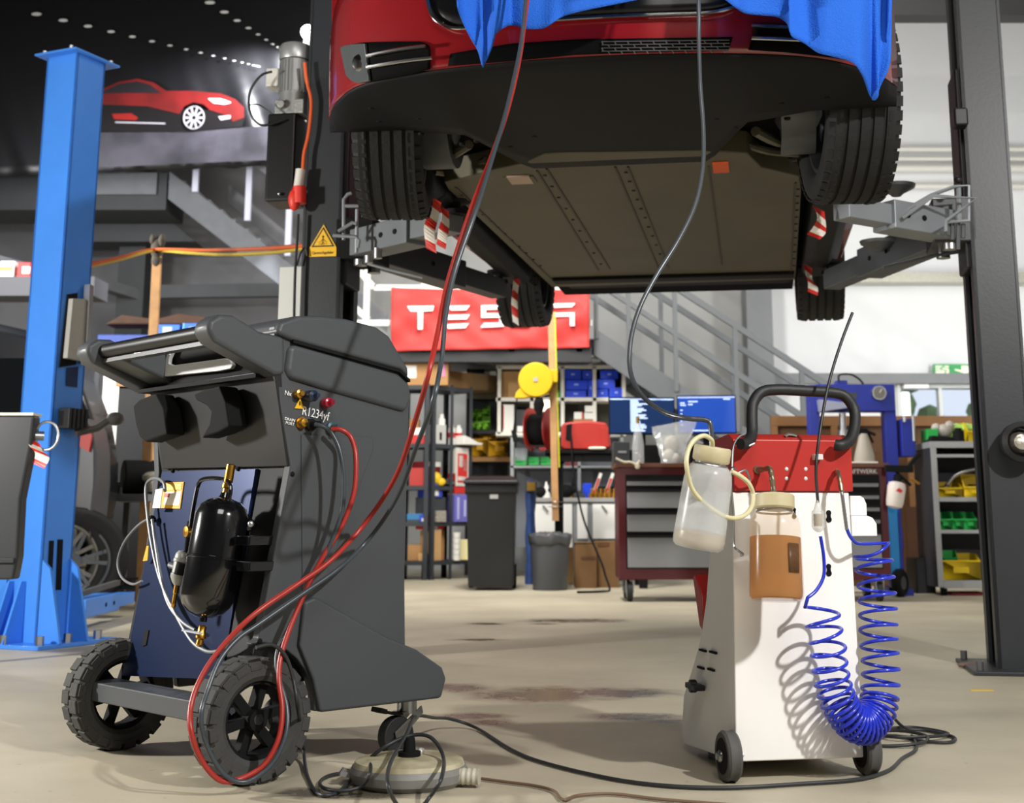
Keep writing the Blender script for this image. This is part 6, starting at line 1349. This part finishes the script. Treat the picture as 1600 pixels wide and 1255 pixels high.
# monitors
def monitor(px0, px1, y0, y1, Y, tilt, label, rowsx):
    c = P((px0+px1)/2, (y0+y1)/2, Y); W = (px1-px0)/FPX*Y/2; h = (y1-y0)/FPX*Y*.985/2; t = thing('monitor', label, 'monitor', (c.x, Y, zG), tilt); zc = c.z-zG
    part(t, 'case', MB().box(-W-.008, W+.008, .004, .03, zc-h-.012, zc+h+.008), dblack, bevel=.004); s = part(t, 'screen', MB().box(-W, W, 0, .006, zc-h, zc+h), M('screen blue %s' % label[:6], *( ('14284c',) if 'left' in label else ('1c3f92',)), .3, emit=.9), 'glowing dark blue screen')
    b = MB(); b.box(-W, W, -.002, 0, zc+h-.012, zc+h-.006); 
    for x0, x1, v in rowsx: b.box(-W+2*W*x0, -W+2*W*x1, -.002, 0, zc-h+2*h*v, zc-h+2*h*v+.008)
    o_ = part(s, 'text_lines', b, M('screen text', 'bcd0f0', .4, emit=1.2)); o_['kind'] = 'stuff'
    part(t, 'stand', MB().box(-.03, .03, .03, .05, 0, zc), dblack); part(t, 'stand_foot', MB().box(-.14, .14, -.05, .14, 0, .012), dblack)
rx = [(.32, .32+random.uniform(.08, .3), v/22) for v in range(2, 21)]+[(.03, .2, .95), (.6, .72, .95), (.8, .97, .95), (.33, .55, .05)]
monitor(953, 1053, 622, 677, 10.35, rad(4), 'left monitor with a dark blue screen full of white text lines', rx)
monitor(1060, 1148, 619, 676, 10.4, rad(-6), 'right monitor with a brighter blue, nearly empty screen', [(.04, .12, .8), (.04, .14, .74), (.18, .35, .84), (.18, .26, .76), (.04, .08, .6), (.04, .07, .5), (.04, .08, .4), (.04, .07, .3), (.05, .08, .2), (.8, .92, .9), (.25, .6, .04)])
cell('dock_box', 'dark grey docking box on the chest left of the clear bottle', 'box', (958, 681, 984, 716), 10.2, zG, M('dark device', '3a3c3f', .4), None, .2, (('silver_mark', grey, .3, .5, .8, .6),))
cell('dark_device', 'flat black device behind the clear bag', 'device', (1006, 690, 1062, 721), 10.28, zG, dblack, None, .15)
cell('speaker', 'small black loudspeaker under the right monitor', 'speaker', (1078, 690, 1106, 722), 10.25, zG, dblack, None, .15, (('cone', M('cone grey', '3c3d3f', .6), .25, .3, .75, .7),))
q = P(997, 700, YG+.12); clr = M('clear plastic', 'eef2f4', .08, alpha=.28, spec=.8)
t = thing('spray_bottle', 'clear plastic bottle with brass cap on the tool chest', 'bottle', (q.x, YG+.12, zG)); b = MB(); b.lathe([(.001, 0), (.042, 0), (.044, .02), (.044, .13), (.04, .17), (.036, .2), (.024, .26), (.014, .28), (.014, .3)], n=24); part(t, 'bottle', b, clr); b = MB(); b.cyl((0, 0, .3), (0, 0, .35), .013, n=10); part(t, 'cap', b, brass)
q = P(1048, 700, YG+.15); b = MB(); R = []
for j in range(9):
    v = j/8; w_ = .07+.09*v; R.append([((w_*(1+.12*sin(a*2.3+j)))*cos(2*PI*a/18)+.02*v, .05*(1-.6*v)*sin(2*PI*a/18), .3*v+(.03*cos(2*PI*a/18) if j == 8 else 0)) for a in range(18)])
t = thing('plastic_bag', 'clear plastic bag with pale contents standing on the tool chest', 'bag', (q.x, YG+.1, zG)); b.rings(R); part(t, 'bag', b, M('clear film', 'e8ecee', .12, alpha=.35, bump=.4, bs=12, spec=.8)); b = MB(); b.ball((-.02, 0, .06), .05, 10, (1, .7, 1)); b.ball((.03, 0, .04), .04, 10); b.ball((.0, .01, .15), .06, 10, (1, .4, 1)); part(t, 'contents', b, M('pale contents', 'b9b2a2', .6))
b = MB(); b.tube(crv([P(x, y, YG-.03) for x, y in ((962, 716), (975, 722), (985, 722), (995, 726), (1000, 719))], 5), .008, 6); b.ball(P(996, 728, YG-.03), .02, 8, (1, .6, 1.3)); one('string', b, M('pale cord', 'c4bba4', .6), 'pale string hanging over the front edge of the tool chest', 'string')
# things on the right chest
cell('paper_sheet', 'white sheet of paper under the pump sprayer', 'paper', (1330, 721, 1372, 724), YG+.05, zG, wl, None, .2)
q = P(1351, 720, YG+.15); t = thing('pump_sprayer', 'grey conical pump sprayer with black trigger head on the right chest', 'sprayer', (q.x, YG+.15, zG+.015))
b = MB(); b.lathe([(.001, 0), (.075, 0), (.078, .015), (.07, .06), (.045, .15), (.032, .2), (.03, .21), (.001, .21)], n=28); part(t, 'tank', b, M('sprayer grey', 'a39d90', .5)); b = MB(); b.box(-.04, .03, -.02, .02, .205, .25); b.bar((.0, 0, .24), (.09, 0, .2), .025, .02); b.bar((.03, 0, .23), (.07, 0, .14), .02, .015); part(t, 'trigger_head', b, dblack, bevel=.005)
# spray gun hung at the chest corner
q = P(1396, 773, YG-.1); t = thing('spray_gun', 'spray gun with white cup hanging at the right corner of the chest', 'spray gun', (q.x, YG-.1, zy(794, YG-.1))); m_ = Matrix.Rotation(rad(10), 4, 'Y')
b = MB(m_); b.lathe([(.03, 0), (.055, .01), (.062, .04), (.066, .15), (.058, .18), (.03, .19), (.001, .19)], n=26); part(t, 'cup', b, M('cup white', 'd8cfc8', .4)); b = MB(m_); b.prism([(-.02, .12), (.02, .11), (.03, .13), (.0, .145)], .003, axis='y', o=-.067); part(t, 'red_mark', b, rd2)
b = MB(m_); b.cyl((0, 0, .18), (0, 0, .24), .03, n=14); b.bar((-.1, 0, .27), (.1, 0, .3), .05, .05); b.bar((.05, 0, .28), (.13, 0, .42), .045, .03); b.bar((-.02, 0, .26), (.1, 0, .18), .02, .02); b.bar((-.08, 0, .28), (-.08, .12, .3), .015, .015); part(t, 'gun_body', b, dblack, bevel=.006); b = MB(m_); b.cyl((.08, -.03, .23), (.15, -.03, .2), .01, n=8); part(t, 'brass_nozzle', b, brass)
# ---- hydraulic press
def press():
    Y = 11.0; bm_ = M('press blue', '16288e', .4, var=.08); X = lambda x: P(x, 620, Y).x; ox = X(1333); t = thing('workshop_press', 'dark blue hydraulic workshop press with round gauge behind the cart', 'press', (ox, Y, 0)); Z = lambda y: zy(y, Y, 1333)
    part(t, 'left_column', MB().box(X(1264)-ox, X(1280)-ox, 0, .14, 0, Z(602)), bm_, bevel=.005); part(t, 'right_column', MB().box(X(1381)-ox, X(1399)-ox, 0, .14, 0, Z(602)), bm_, bevel=.005)
    hd = part(t, 'crosshead', MB().box(X(1275)-ox, X(1397)-ox, -.02, .16, Z(643), Z(601)), bm_, bevel=.006); part(t, 'crosshead_top', MB().box(X(1309)-ox, X(1326)-ox, .02, .12, Z(601), Z(594)), bm_, bevel=.005)
    q = X(1371)-ox; b = MB(); b.cyl((q, -.07, Z(615)), (q, -.02, Z(615)), .058, n=32); g = part(t, 'gauge', b, steel); b = MB(); b.cyl((q, -.073, Z(615)), (q, -.069, Z(615)), .048, n=30); f_ = part(g, 'dial', b, M('dial dark', '6a675c', .4)); b = MB(); b.bar((q, -.076, Z(615)), (q+.02, -.076, Z(615)+.03), .004, .004); part(g, 'needle', b, white)
    b = MB(); b.tube(crv([(X(1312)-ox, 0, Z(596)), (X(1313)-ox, 0, Z(586)), (X(1330)-ox, 0, Z(585)), (X(1343)-ox, 0, Z(592)), (X(1350)-ox, 0, Z(600))], 5), .008, 8); part(t, 'hydraulic_hose', b, dblack)
    b = MB(); b.cyl((X(1317)-ox, .05, Z(645)), (X(1317)-ox, .05, Z(672)), .028, n=16); b.cyl((X(1317)-ox, .05, Z(672)), (X(1317)-ox, .05, Z(690)), .045, n=16); part(t, 'ram', b, steel)
    b = MB(); b.prism([(X(1275)-ox, Z(626)), (X(1325)-ox, Z(632)), (X(1325)-ox, Z(638)), (X(1277)-ox, Z(645))], .1, axis='y', o=-.12); part(t, 'lever_wrap', b, M('film grey', '8f94a8', .3)); b = MB(); b.box(X(1322)-ox, X(1338)-ox, -.024, -.02, Z(623), Z(614)); part(t, 'rating_plate', b, dgrey)
    b = MB(); b.box(X(1403)-ox, X(1424)-ox, -.05, .12, Z(714), Z(655)); pm = part(t, 'pump_body', b, bm_, bevel=.006); b = MB(); b.cyl((X(1421)-ox, -.07, Z(690)), (X(1421)-ox, -.07, Z(650)), .012, n=10); b.cyl((X(1408)-ox, -.06, Z(660)), (X(1408)-ox, -.06, Z(652)), .014, n=10); part(pm, 'pump_lever', b, steel)
    part(t, 'lower_beam', MB().box(X(1264)-ox, X(1399)-ox, -.02, .16, .35, .5), bm_, bevel=.006); part(t, 'floor_foot', MB().box(X(1264)-ox, X(1280)-ox, -.25, .35, 0, .05), bm_); part(t, 'floor_foot', MB().box(X(1381)-ox, X(1399)-ox, -.25, .35, 0, .05), bm_)
press()
def truck():
    Y = 10.65; X = lambda x: P(x, 840, Y).x; ox = X(1397); t = thing('hand_truck', 'light blue hand truck with black rubber wheel right of the chest', 'hand truck', (ox, Y, 0)); lbm = M('light blue paint', '1f86cc', .4); Z = lambda y: zy(y, Y, 1397)
    part(t, 'frame_tube', MB().box(X(1390)-ox, X(1405)-ox, 0, .05, .06, Z(790)), lbm, bevel=.01); part(t, 'side_case', MB().box(X(1381)-ox, X(1391)-ox, 0, .15, .12, Z(828)), lbm, bevel=.006); part(t, 'side_case', MB().box(X(1405)-ox, X(1409)-ox, 0, .12, .1, Z(800)), M('press blue', '16288e', .4, var=.08))
    b = MB(); b.lathe([(.05, -.03), (.09, -.035), (.105, -.02), (.105, .02), (.09, .035), (.05, .03)], (X(1400)-ox, -.05, .105), (.8, -.6, 0), 30); w = part(t, 'wheel', b, dblack); b = MB(); b.cyl(Vector((X(1400)-ox, -.05, .105))-Vector((.8, -.6, 0))*.02, Vector((X(1400)-ox, -.05, .105))+Vector((.8, -.6, 0))*.03, .05, n=20); part(w, 'hub', b, dsteel)
truck()
# ---- plywood partition
def ply():
    Y = 12.2; X = lambda x: P(x, 700, Y).x; x0, x1 = X(1206), X(1560); ox = (x0+x1)/2; t = thing('plywood_partition', 'brown plywood partition wall with battens behind the press', 'partition', (ox, Y, 0)); pw = M('plywood brown', '5a3d22', .6, var=.18, vs=5); pw2 = M('batten brown', '7c5732', .6, var=.12, vs=6); zt = zy(650, Y, 1300)
    part(t, 'sheet', MB().box(x0-ox, x1-ox, .03, .06, 0, zt), pw)
    part(t, 'top_batten', MB().box(x0-ox, x1-ox, 0, .03, zt-.09, zt), pw2, bevel=.003)
    for x in (1206, 1300, 1418, 1480, 1552): part(t, 'batten', MB().box(X(x)-ox, X(x)-ox+.06, 0, .03, 0, zt-.09), pw2, bevel=.003)
    part(t, 'lower_sheet', MB().box(X(1410)-ox, X(1560)-ox, -.005, .0, 0, zy(792, Y, 1300)), M('dark plywood', '4a2c16', .6, var=.2, vs=6))
ply()
# ---- grey open cabinet on castors
YH = 10.75
def cabinet():
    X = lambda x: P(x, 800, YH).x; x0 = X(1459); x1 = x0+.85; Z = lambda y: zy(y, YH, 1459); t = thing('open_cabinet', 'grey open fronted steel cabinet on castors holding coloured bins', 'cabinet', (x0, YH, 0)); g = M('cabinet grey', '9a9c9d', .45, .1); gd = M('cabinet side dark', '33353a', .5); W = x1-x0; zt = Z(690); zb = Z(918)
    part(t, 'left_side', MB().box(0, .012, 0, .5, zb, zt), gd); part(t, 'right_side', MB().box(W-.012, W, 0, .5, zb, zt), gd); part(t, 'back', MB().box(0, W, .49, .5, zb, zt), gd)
    for a in (0, W-.045): part(t, 'front_post', MB().box(a, a+.045, -.012, .0, zb, zt), g, bevel=.003)
    part(t, 'top', MB().box(-.003, W+.003, -.014, .5, zt-.05, zt), g, bevel=.003)
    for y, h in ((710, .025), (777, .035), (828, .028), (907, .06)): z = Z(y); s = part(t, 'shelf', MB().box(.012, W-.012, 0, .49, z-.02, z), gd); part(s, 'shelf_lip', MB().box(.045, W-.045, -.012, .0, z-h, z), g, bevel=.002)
    for a in (.06, W-.06):
        for yy in (.06, .44): b = MB(); b.cyl((a-.015, yy, .045), (a+.015, yy, .045), .045, n=20); cs = part(t, 'castor', b, dblack); part(cs, 'castor_fork', MB().box(a-.03, a+.03, yy-.02, yy+.02, .06, zb), dsteel)
    return x0, Z
xH, ZH = cabinet()
def onH(x0, x1, h, y_row, dd=.03): return (xH, ZH(y_row))
def binH(label, px0, px1, py0, row, mat, g, dy=.03, front=.6, dz=0, d=.25):
    o = binn(label, (px0, py0, px1, row), YH+dy, d, mat, g, front); o.location.z = ZH(row)+dz+.001; return o
yb = M('bin yellow', 'd6b510', .45); gb_ = M('bin green', '1fa648', .45)
binH('yellow bin holding round black parts, left on the upper cabinet shelf', 1465, 1503, 752, 777, yb, 'yellow bins in the grey cabinet'); binH('yellow bin right of the other, upper cabinet shelf beside the dark post', 1506, 1545, 740, 777, yb, 'yellow bins in the grey cabinet', front=.45)
for i, (a, c) in enumerate(((1467, 1487), (1488, 1505), (1506, 1526))): binH('green bin %s on the middle cabinet shelf' % ('at the left', 'in the middle', 'at the right')[i], a, c, 800, 828, gb_, 'green bins in the grey cabinet', front=.6)
binH('large yellow bin on the lowest cabinet shelf', 1471, 1532, 866, 907, yb, 'yellow bins in the grey cabinet', front=.75)
o = binH('green bin set inside the large yellow bin', 1472, 1497, 862, 907, gb_, None, dy=.1, dz=.09, d=.12); o.scale.z = .6
for i, (x, r, m_) in enumerate(((1473, .035, dblack), (1480, .04, steel), (1490, .035, dblack), (1497, .03, dsteel), (1518, .045, dblack), (1526, .045, steel), (1538, .04, dblack))):
    b = MB(); b.lathe([(.001, 0), (r*.8, 0), (r, r*.5), (r*.9, r*1.1), (r*.4, r*1.5), (.001, r*1.5)], n=16); o = one('round_fitting', b, m_, '%s round fitting in the yellow bins, %s from the left' % ({dblack: 'black', steel: 'shiny steel', dsteel: 'dull steel'}[m_], ('first', 'second', 'third', 'fourth', 'fifth', 'sixth', 'seventh')[i]), 'fitting', 'round fittings in the upper yellow bins'); o.location = (P(x, 765, YH+.1).x, YH+.12, ZH(777)+.035)
b = MB(); b.tube(crv([P(x, y, YH+.06) for x, y in ((1480, 758), (1492, 744), (1510, 736), (1535, 731))], 5), .014, 10); one('curved_wrench', b, steel, 'curved steel pipe lying across the two upper yellow bins', 'pipe')
b = MB(); b.cyl((0, 0, 0), (0, 0, .06), .03, n=14); o = one('metal_cup', b, steel, 'small metal cup right of the green bins', 'cup'); o.location = (P(1536, 820, YH+.1).x, YH+.1, ZH(828)+.001)
b = MB(); b.box(-.05, .05, 0, .1, 0, .09); b.cyl((0, 0, .05), (0, -.05, .05), .03, n=14); o = one('pump_part', b, dsteel, 'grey pump part at the right back of the lowest cabinet shelf', 'machine part', bevel=.01); o.location = (P(1540, 880, YH+.2).x, YH+.2, ZH(907)+.001)
# on top of the cabinet
zc = ZH(690)
o = binn('yellow bin on top of the grey cabinet beside the dark post', (1512, 657, 1540, 689), YH+.1, .25, yb, None, .55); o.location.z = zc+.001
cell('cardboard_block', 'brown block of card inside the yellow bin on the cabinet top', 'box', (1516, 655, 1536, 668), YH+.2, zc+.03, card, None, .1)
b = MB()
for i in range(9): b.ball((random.uniform(-.1, .1), random.uniform(-.04, .04), .05+.07*random.random()), .06, 9, (1.2, .8, .8))
o = one('green_bag', b, M('green film', 'a8d868', .4, bump=.4, bs=20), 'crumpled light green plastic bag on the cabinet top', 'bag'); o.location = (P(1502, 660, YH+.2).x, YH+.26, zc)
o = cell('storage_bin', 'green bin at the left corner of the cabinet top', 'bin', (1449, 668, 1466, 689), YH+.15, zc, gb_, None, .2)
b = MB(); b.prism([(-.14, 0), (.14, 0), (.14, .02), (.02, .04), (-.12, .05)], .2, axis='y'); o = one('black_tray', b, dblack, 'low black tray in the middle of the cabinet top', 'tray', bevel=.005); o.location = (P(1478, 690, YH+.1).x, YH+.15, zc)
b = MB(); b.ball((0, 0, .06), .06, 10, (1.2, .8, .9)); b.ball((.05, 0, .1), .04, 9); b.ball((-.06, 0, .08), .04, 9); o = one('rag', b, M('pale rag', 'b9b4aa', .8, var=.3, vs=25), 'pale crumpled rag on the black tray on the cabinet', 'rag'); o.location = (P(1474, 680, YH+.2).x, YH+.2, zc+.045)
b = MB(); b.cyl((0, 0, 0), (0, 0, .09), .045, n=18); b.cyl((0, 0, .09), (0, 0, .11), .03, n=14); o = one('black_pot', b, dblack, 'small black pot between the green bag and the yellow bin', 'pot'); o.location = (P(1500, 690, YH+.05).x, YH+.08, zc)
bx('black_case', 'black box on the floor left of the grey cabinet', 'case', (1432, 872, 1462, 934), 11.1, .3, M('case black', '1a1b1c', .5), None, .01, (('front_panel', M('case face', '26282a', .5), .1, .08, .9, .92),))
bx('red_crate', 'low dark red crate on the floor under the grey cabinet', 'crate', (1488, 927, 1545, 943), 10.85, .3, M('crate red', '8c1a1a', .5))
b = MB(); b.ball((0, 0, .012), .022, 9, (1.6, 1, .5)); b.ball((.03, .01, .012), .02, 9, (1.4, 1, .6)); o = one('dirty_rag', b, M('rag brown', '6a5348', .9), 'small dirty rag on the floor left of the right lift post foot', 'rag'); o.location = G(1513, 1044)
b = MB(); b.box(-.04, .04, -.012, .012, 0, .002); o = one('yellow_tape_scrap', b, yellow, 'small strip of yellow tape on the floor, right foreground', 'tape'); o.location = G(1534, 1079)
# ================================================================ left side: dark car, loose wheel, boards, stake, ropes
def left_side():
    bk = M('dark car paint', '1c1e22', .25, coat=.5); gl_ = M('dark grey bodywork', '2c2e31', .35)
    Y = 8.6; X = lambda x: P(x, 800, Y).x; Z = lambda y: zy(y, Y, 100); ox = X(60)
    t = thing('parked_car', 'dark car parked behind the blue lift post, only its rear quarter in view', 'car', (ox, Y, 0))
    pr = [(X(-160)-ox, .25), (X(118)-ox, .25), (X(140)-ox, .5), (X(148)-ox, .75), (X(146)-ox, .95), (X(132)-ox, 1.2), (X(110)-ox, 1.4), (X(60)-ox, 1.75), (X(-160)-ox, 1.95)]
    b = MB(); b.prism(pr, .45, axis='y', o=.05); part(t, 'body', b, bk, bevel=.06); b = MB(); b.prism([(X(138)-ox, .62), (X(148)-ox, .45), (X(152)-ox, .8), (X(149)-ox, 1.0), (X(141)-ox, 1.14), (X(130)-ox, 1.22), (X(120)-ox, 1.2), (X(118)-ox, .6)], .3, axis='y', o=-.06); part(t, 'wing', b, M('wing grey', '55565a', .35, var=.1), bevel=.03)
    b = MB(); b.prism([(X(122)-ox, 1.04), (X(140)-ox, 1.0), (X(143)-ox, 1.1), (X(130)-ox, 1.19)], .02, axis='y', o=-.09); part(t, 'red_tape', b, M('tape red', 'c8261c', .4)); b = MB(); b.box(X(-160)-ox, X(60)-ox, .0, .06, 1.25, 1.6); part(t, 'side_window', b, M('car glass', '101416', .1))
    tyre(t, (X(118)-ox, .0, .33), .33, .22, (.35, -.94, 0), face=1, tread=False)
    # loose wheel standing by the machine
    q = G(214, 932); t = thing('loose_wheel', 'loose car wheel with alloy rim standing left of the grey machine', 'wheel', (q.x, 8.55, 0)); tyre(t, (.12, .0, .335), .335, .24, (.55, -.83, 0), rim=M('alloy rim', '9c9a94', .3, .8), face=1, tread=False, spokes=7)
    # shelf slab with roll and glove above the wheel
    Yb = 9.15; z = zy(772, Yb, 200); x0, x1 = P(158, 772, Yb).x, P(330, 772, Yb).x; c = (x0+x1)/2
    t = thing('low_bench', 'low grey metal bench behind the loose wheel', 'bench', (c, Yb, 0)); part(t, 'bench_top', MB().box(x0-c, x1-c, 0, .5, z-.05, z), dsteel, bevel=.003)
    for a in (x0-c+.02, x1-c-.06):
        for y in (.02, .44): part(t, 'leg', MB().box(a, a+.04, y, y+.04, 0, z-.05), dsteel)
    b = MB(); b.cyl((-.1, 0, .115), (.1, .1, .115), .115, n=30); o = one('black_roll', b, dblack, 'black cylindrical filter roll lying on the low bench', 'roll', bevel=.01); o.location = (P(208, 740, Yb).x, Yb+.15, z)
    b = MB(); b.ball((0, 0, .1), .07, 10, (1.1, .8, .6)); b.tube([(.03, 0, .12), (.08, -.03, .1), (.1, -.04, .04)], .018, 8); b.tube([(-.01, 0, .1), (.05, -.05, .08), (.09, -.06, .03)], .018, 8); b.tube([(-.02, 0, .1), (.02, -.06, .06), (.05, -.08, .0)], .018, 8); b.ball((0, 0, .04), .05, 8); o = one('work_glove', b, M('glove pale', 'a8a292', .8, var=.4, vs=20), 'pale work glove lying beside the black roll on the low bench', 'glove'); o.location = (P(239, 735, Yb).x, Yb+.05, z)
    for i, (x, m_) in enumerate(((160, steel), (172, brass), (182, dsteel))): b = MB(); b.cyl((0, 0, 0), (0, 0, .05), .03, n=12); b.cyl((-.03, 0, .06), (.03, 0, .06), .02, n=10); o = one('socket', b, m_, '%s fitting at the left end of the low bench' % ('bright steel', 'brass', 'dull steel')[i], 'fitting'); o.location = (P(x, 770, Yb).x, Yb+.1, z)
    # white board, framed dark board, stake
    Yw = 10.4
    bx('white_board', 'bright white board standing between the blue post and the grey machine', 'board', (152, 546, 207, 930), Yw, .03, M('white board', 'f2f0ea', .5))
    x0, x1, y0, y1, z0, z1 = pbx(180, 604, 240, 800, Yw-.3, .03); c = (x0+x1)/2; t = thing('framed_board', 'dark board in a pale wooden frame in front of the white board', 'board', (c, y0, 0))
    part(t, 'board', MB().box(x0-c, x1-c, 0, .03, .0, z1), M('board dark grey', '2c2e30', .6)); part(t, 'frame_rail', MB().box(x0-c-.02, x1-c+.05, -.02, .03, z1, z1+.07), wood)
    for a in (x1-c,): part(t, 'frame_post', MB().box(a, a+.05, -.02, .03, 0, z1), wood)
    Ys = 9.3; p, q = P(246, 395, Ys), P(226, 800, Ys); q2 = Vector((q.x+(q.x-p.x)*q.z/(p.z-q.z), Ys, 0)); t = thing('wooden_stake', 'tall pale wooden stake carrying the orange rope, behind the machine', 'stake', q2); b = MB(); b.bar(Vector((0, 0, 0)), p-q2, .06, .035, (0, 1, 0)); part(t, 'stake', b, wood)
    b = MB(); b.tube([Vector((p.x-q2.x+cos(a*PI/6)*.045, sin(a*PI/6)*.04, zy(668, Ys)-.2*0+.02*sin(a))) for a in range(12)], .012, 6, True); part(t, 'strap', b, dblack)
    b = MB(); c = P(246, 388, Ys)-Vector((0, .0, 0)); b.ball(c, .06, 12, (.8, .7, 1.5)); b.ball(c+Vector((.035, -.02, .05)), .035, 10, (.8, .8, 1.4)); b.ball(c+Vector((-.03, -.02, .06)), .03, 10, (.8, .8, 1.3)); b.ball(c+Vector((0, 0, -.09)), .045, 10, (.9, .7, 1.2)); one('work_glove', b, M('glove brown grey', '4c473e', .8, var=.4, vs=25), 'dark brown work glove pulled over the top of the wooden stake', 'glove')
    for n_, lab, m_, pts in (('barrier_rope', 'orange rope strung from the blue post past the stake to the dark post', M('rope orange', 'c2551c', .7), ((140, 413, 6.9), (190, 402, 8), (240, 390, 9.24), (320, 391, 8.3), (400, 389, 7.2), (476, 384, 6.1))), ('barrier_rope', 'yellow cord hanging just under the orange rope', M('rope yellow', 'b39a2c', .7), ((140, 416, 6.95), (190, 405, 8), (240, 392, 9.26), (290, 395, 8.7), (350, 398, 7.8), (420, 395, 7), (476, 388, 6.12)))):
        b = MB(); b.tube(crv([P(x, y, Y_) for x, y, Y_ in pts], 8), .011 if 'orange' in lab else .008, 8); one(n_, b, m_, lab, 'rope', smooth=60)
    # shelf behind the machine with boxes
    Yr = 11.6; FR = Frame((P(150, 560, Yr).x, Yr), 0); wr = P(430, 560, Yr).x-P(150, 560, Yr).x; zr = zy(546, Yr, 250); rack('dark rack behind the grey machine carrying blue boxes', FR, 0, wr, .5, (zr, .9, .2), zr+.01)
    def q_(name, lab, cat, r, m_, kids=(), d=.3, dy=.05, z=zr): return cell(name, lab, cat, r, Yr+dy, z, m_, None, d, kids)
    q_('blue_crate', 'long dark blue crate on the rack behind the wooden stake', 'crate', (152, 522, 246, 546), M('crate blue', '1c3c8c', .5)); q_('blue_box', 'bright blue box with pale print, left of two, right of the stake', 'box', (247, 506, 280, 546), M('box bright blue', '1d62c8', .5), (('pale_print', M('pale print', 'a9b6cc', .5), .2, .5, .65, .9),)); q_('blue_box', 'bright blue box with pale print, right of two beside the machine handle', 'box', (285, 504, 318, 546), M('box bright blue', '1d62c8', .5), (('pale_print', M('pale print', 'a9b6cc', .5), .3, .5, .8, .85), ('pale_edge', M('box cyan', '6cc0ec', .5), .0, 0, .06, 1)))
    b = MB(); b.prism([(-.45, 0), (.5, 0), (.45, .07), (.2, .1), (0, .05), (-.3, .09)], .3, axis='y'); o = one('folded_cover', b, M('cover brown', '4a3222', .8, var=.3), 'dark brown folded cover lying on the blue crate and boxes', 'cover', bevel=.02); o.location = (P(240, 500, Yr).x, Yr+.28, zr+.235)
    cell('white_carton', 'white carton with yellow stripe on the high ledge left of the blue post', 'box', (0, 408, 22, 432), 12.4, None, wl, None, .2, (('yellow_stripe', yellow, 0, .4, .9, .6),)); cell('red_carton', 'red and white carton on the high ledge left of the blue post', 'box', (27, 410, 47, 432), 12.4, None, rd2, None, .2, (('white_patch', wl, .4, .2, 1, .7),))
    t = thing('high_ledge', 'pale grey ledge board left of the blue post', 'ledge', (P(-20, 440, 12.35).x, 12.35, 0)); z1, z0 = zy(432, 12.35, 20), zy(462, 12.35, 20); part(t, 'board', MB().box(-1.2, 1.0, 0, .4, z0, z1), M('ledge grey', '4c4c4f', .7)); part(t, 'support', MB().box(-1.1, -1.0, .1, .2, 0, z0), dgrey); part(t, 'support', MB().box(.6, .7, .1, .2, 0, z0), dgrey)
    # dark bodywork panel at the left edge with steel ring and tape
    Yp = 5.7; X = lambda x: P(x, 780, Yp).x; Z = lambda y: zy(y, Yp, 20); ox = X(0)
    t = thing('dark_bumper_panel', 'dark grey vehicle panel standing at the left picture edge before the blue post', 'panel', (ox, Yp, 0))
    b = MB(); b.prism([(X(-160)-ox, Z(648)), (X(44)-ox, Z(649)), (X(42)-ox, Z(700)), (X(32)-ox, Z(780)), (X(34)-ox, Z(870)), (X(30)-ox, Z(906)), (X(-160)-ox, Z(908))], .08, axis='y', o=0); part(t, 'panel', b, gl_, bevel=.012)
    b = MB(); b.prism([(X(-160)-ox, Z(870)), (X(31)-ox, Z(872)), (X(31)-ox, Z(880)), (X(-160)-ox, Z(880))], .02, axis='y', o=-.015); part(t, 'panel_ridge', b, gl_, bevel=.004); part(t, 'top_highlight', MB().box(X(-160)-ox, X(42)-ox, 0, .1, Z(649), Z(645)), M('edge highlight cream', 'd8d2b8', .5))  # cream strip paints the highlight along the panel's top
    for x in (-.75, -.2): part(t, 'stand_leg', MB().box(x, x+.04, .02, .06, 0, Z(900)), dblack)
    c = Vector((X(59)-ox, .05, Z(680))); b = MB(); b.tube([c+Vector((.05*cos(a*PI/12), 0, .06*sin(a*PI/12))) for a in range(24)], .006, 8, True); b.cyl(c+Vector((-.06, 0, 0)), c+Vector((-.02, .02, 0)), .02); part(t, 'steel_ring', b, steel)
    stripe_ribbon(None, [P(x, y, Yp+.02) for x, y in ((50, 688), (56, 700), (66, 712), (60, 728))], .06, 'red and white tape tied to the steel ring at the left picture edge', group=None, segs=5)
left_side()
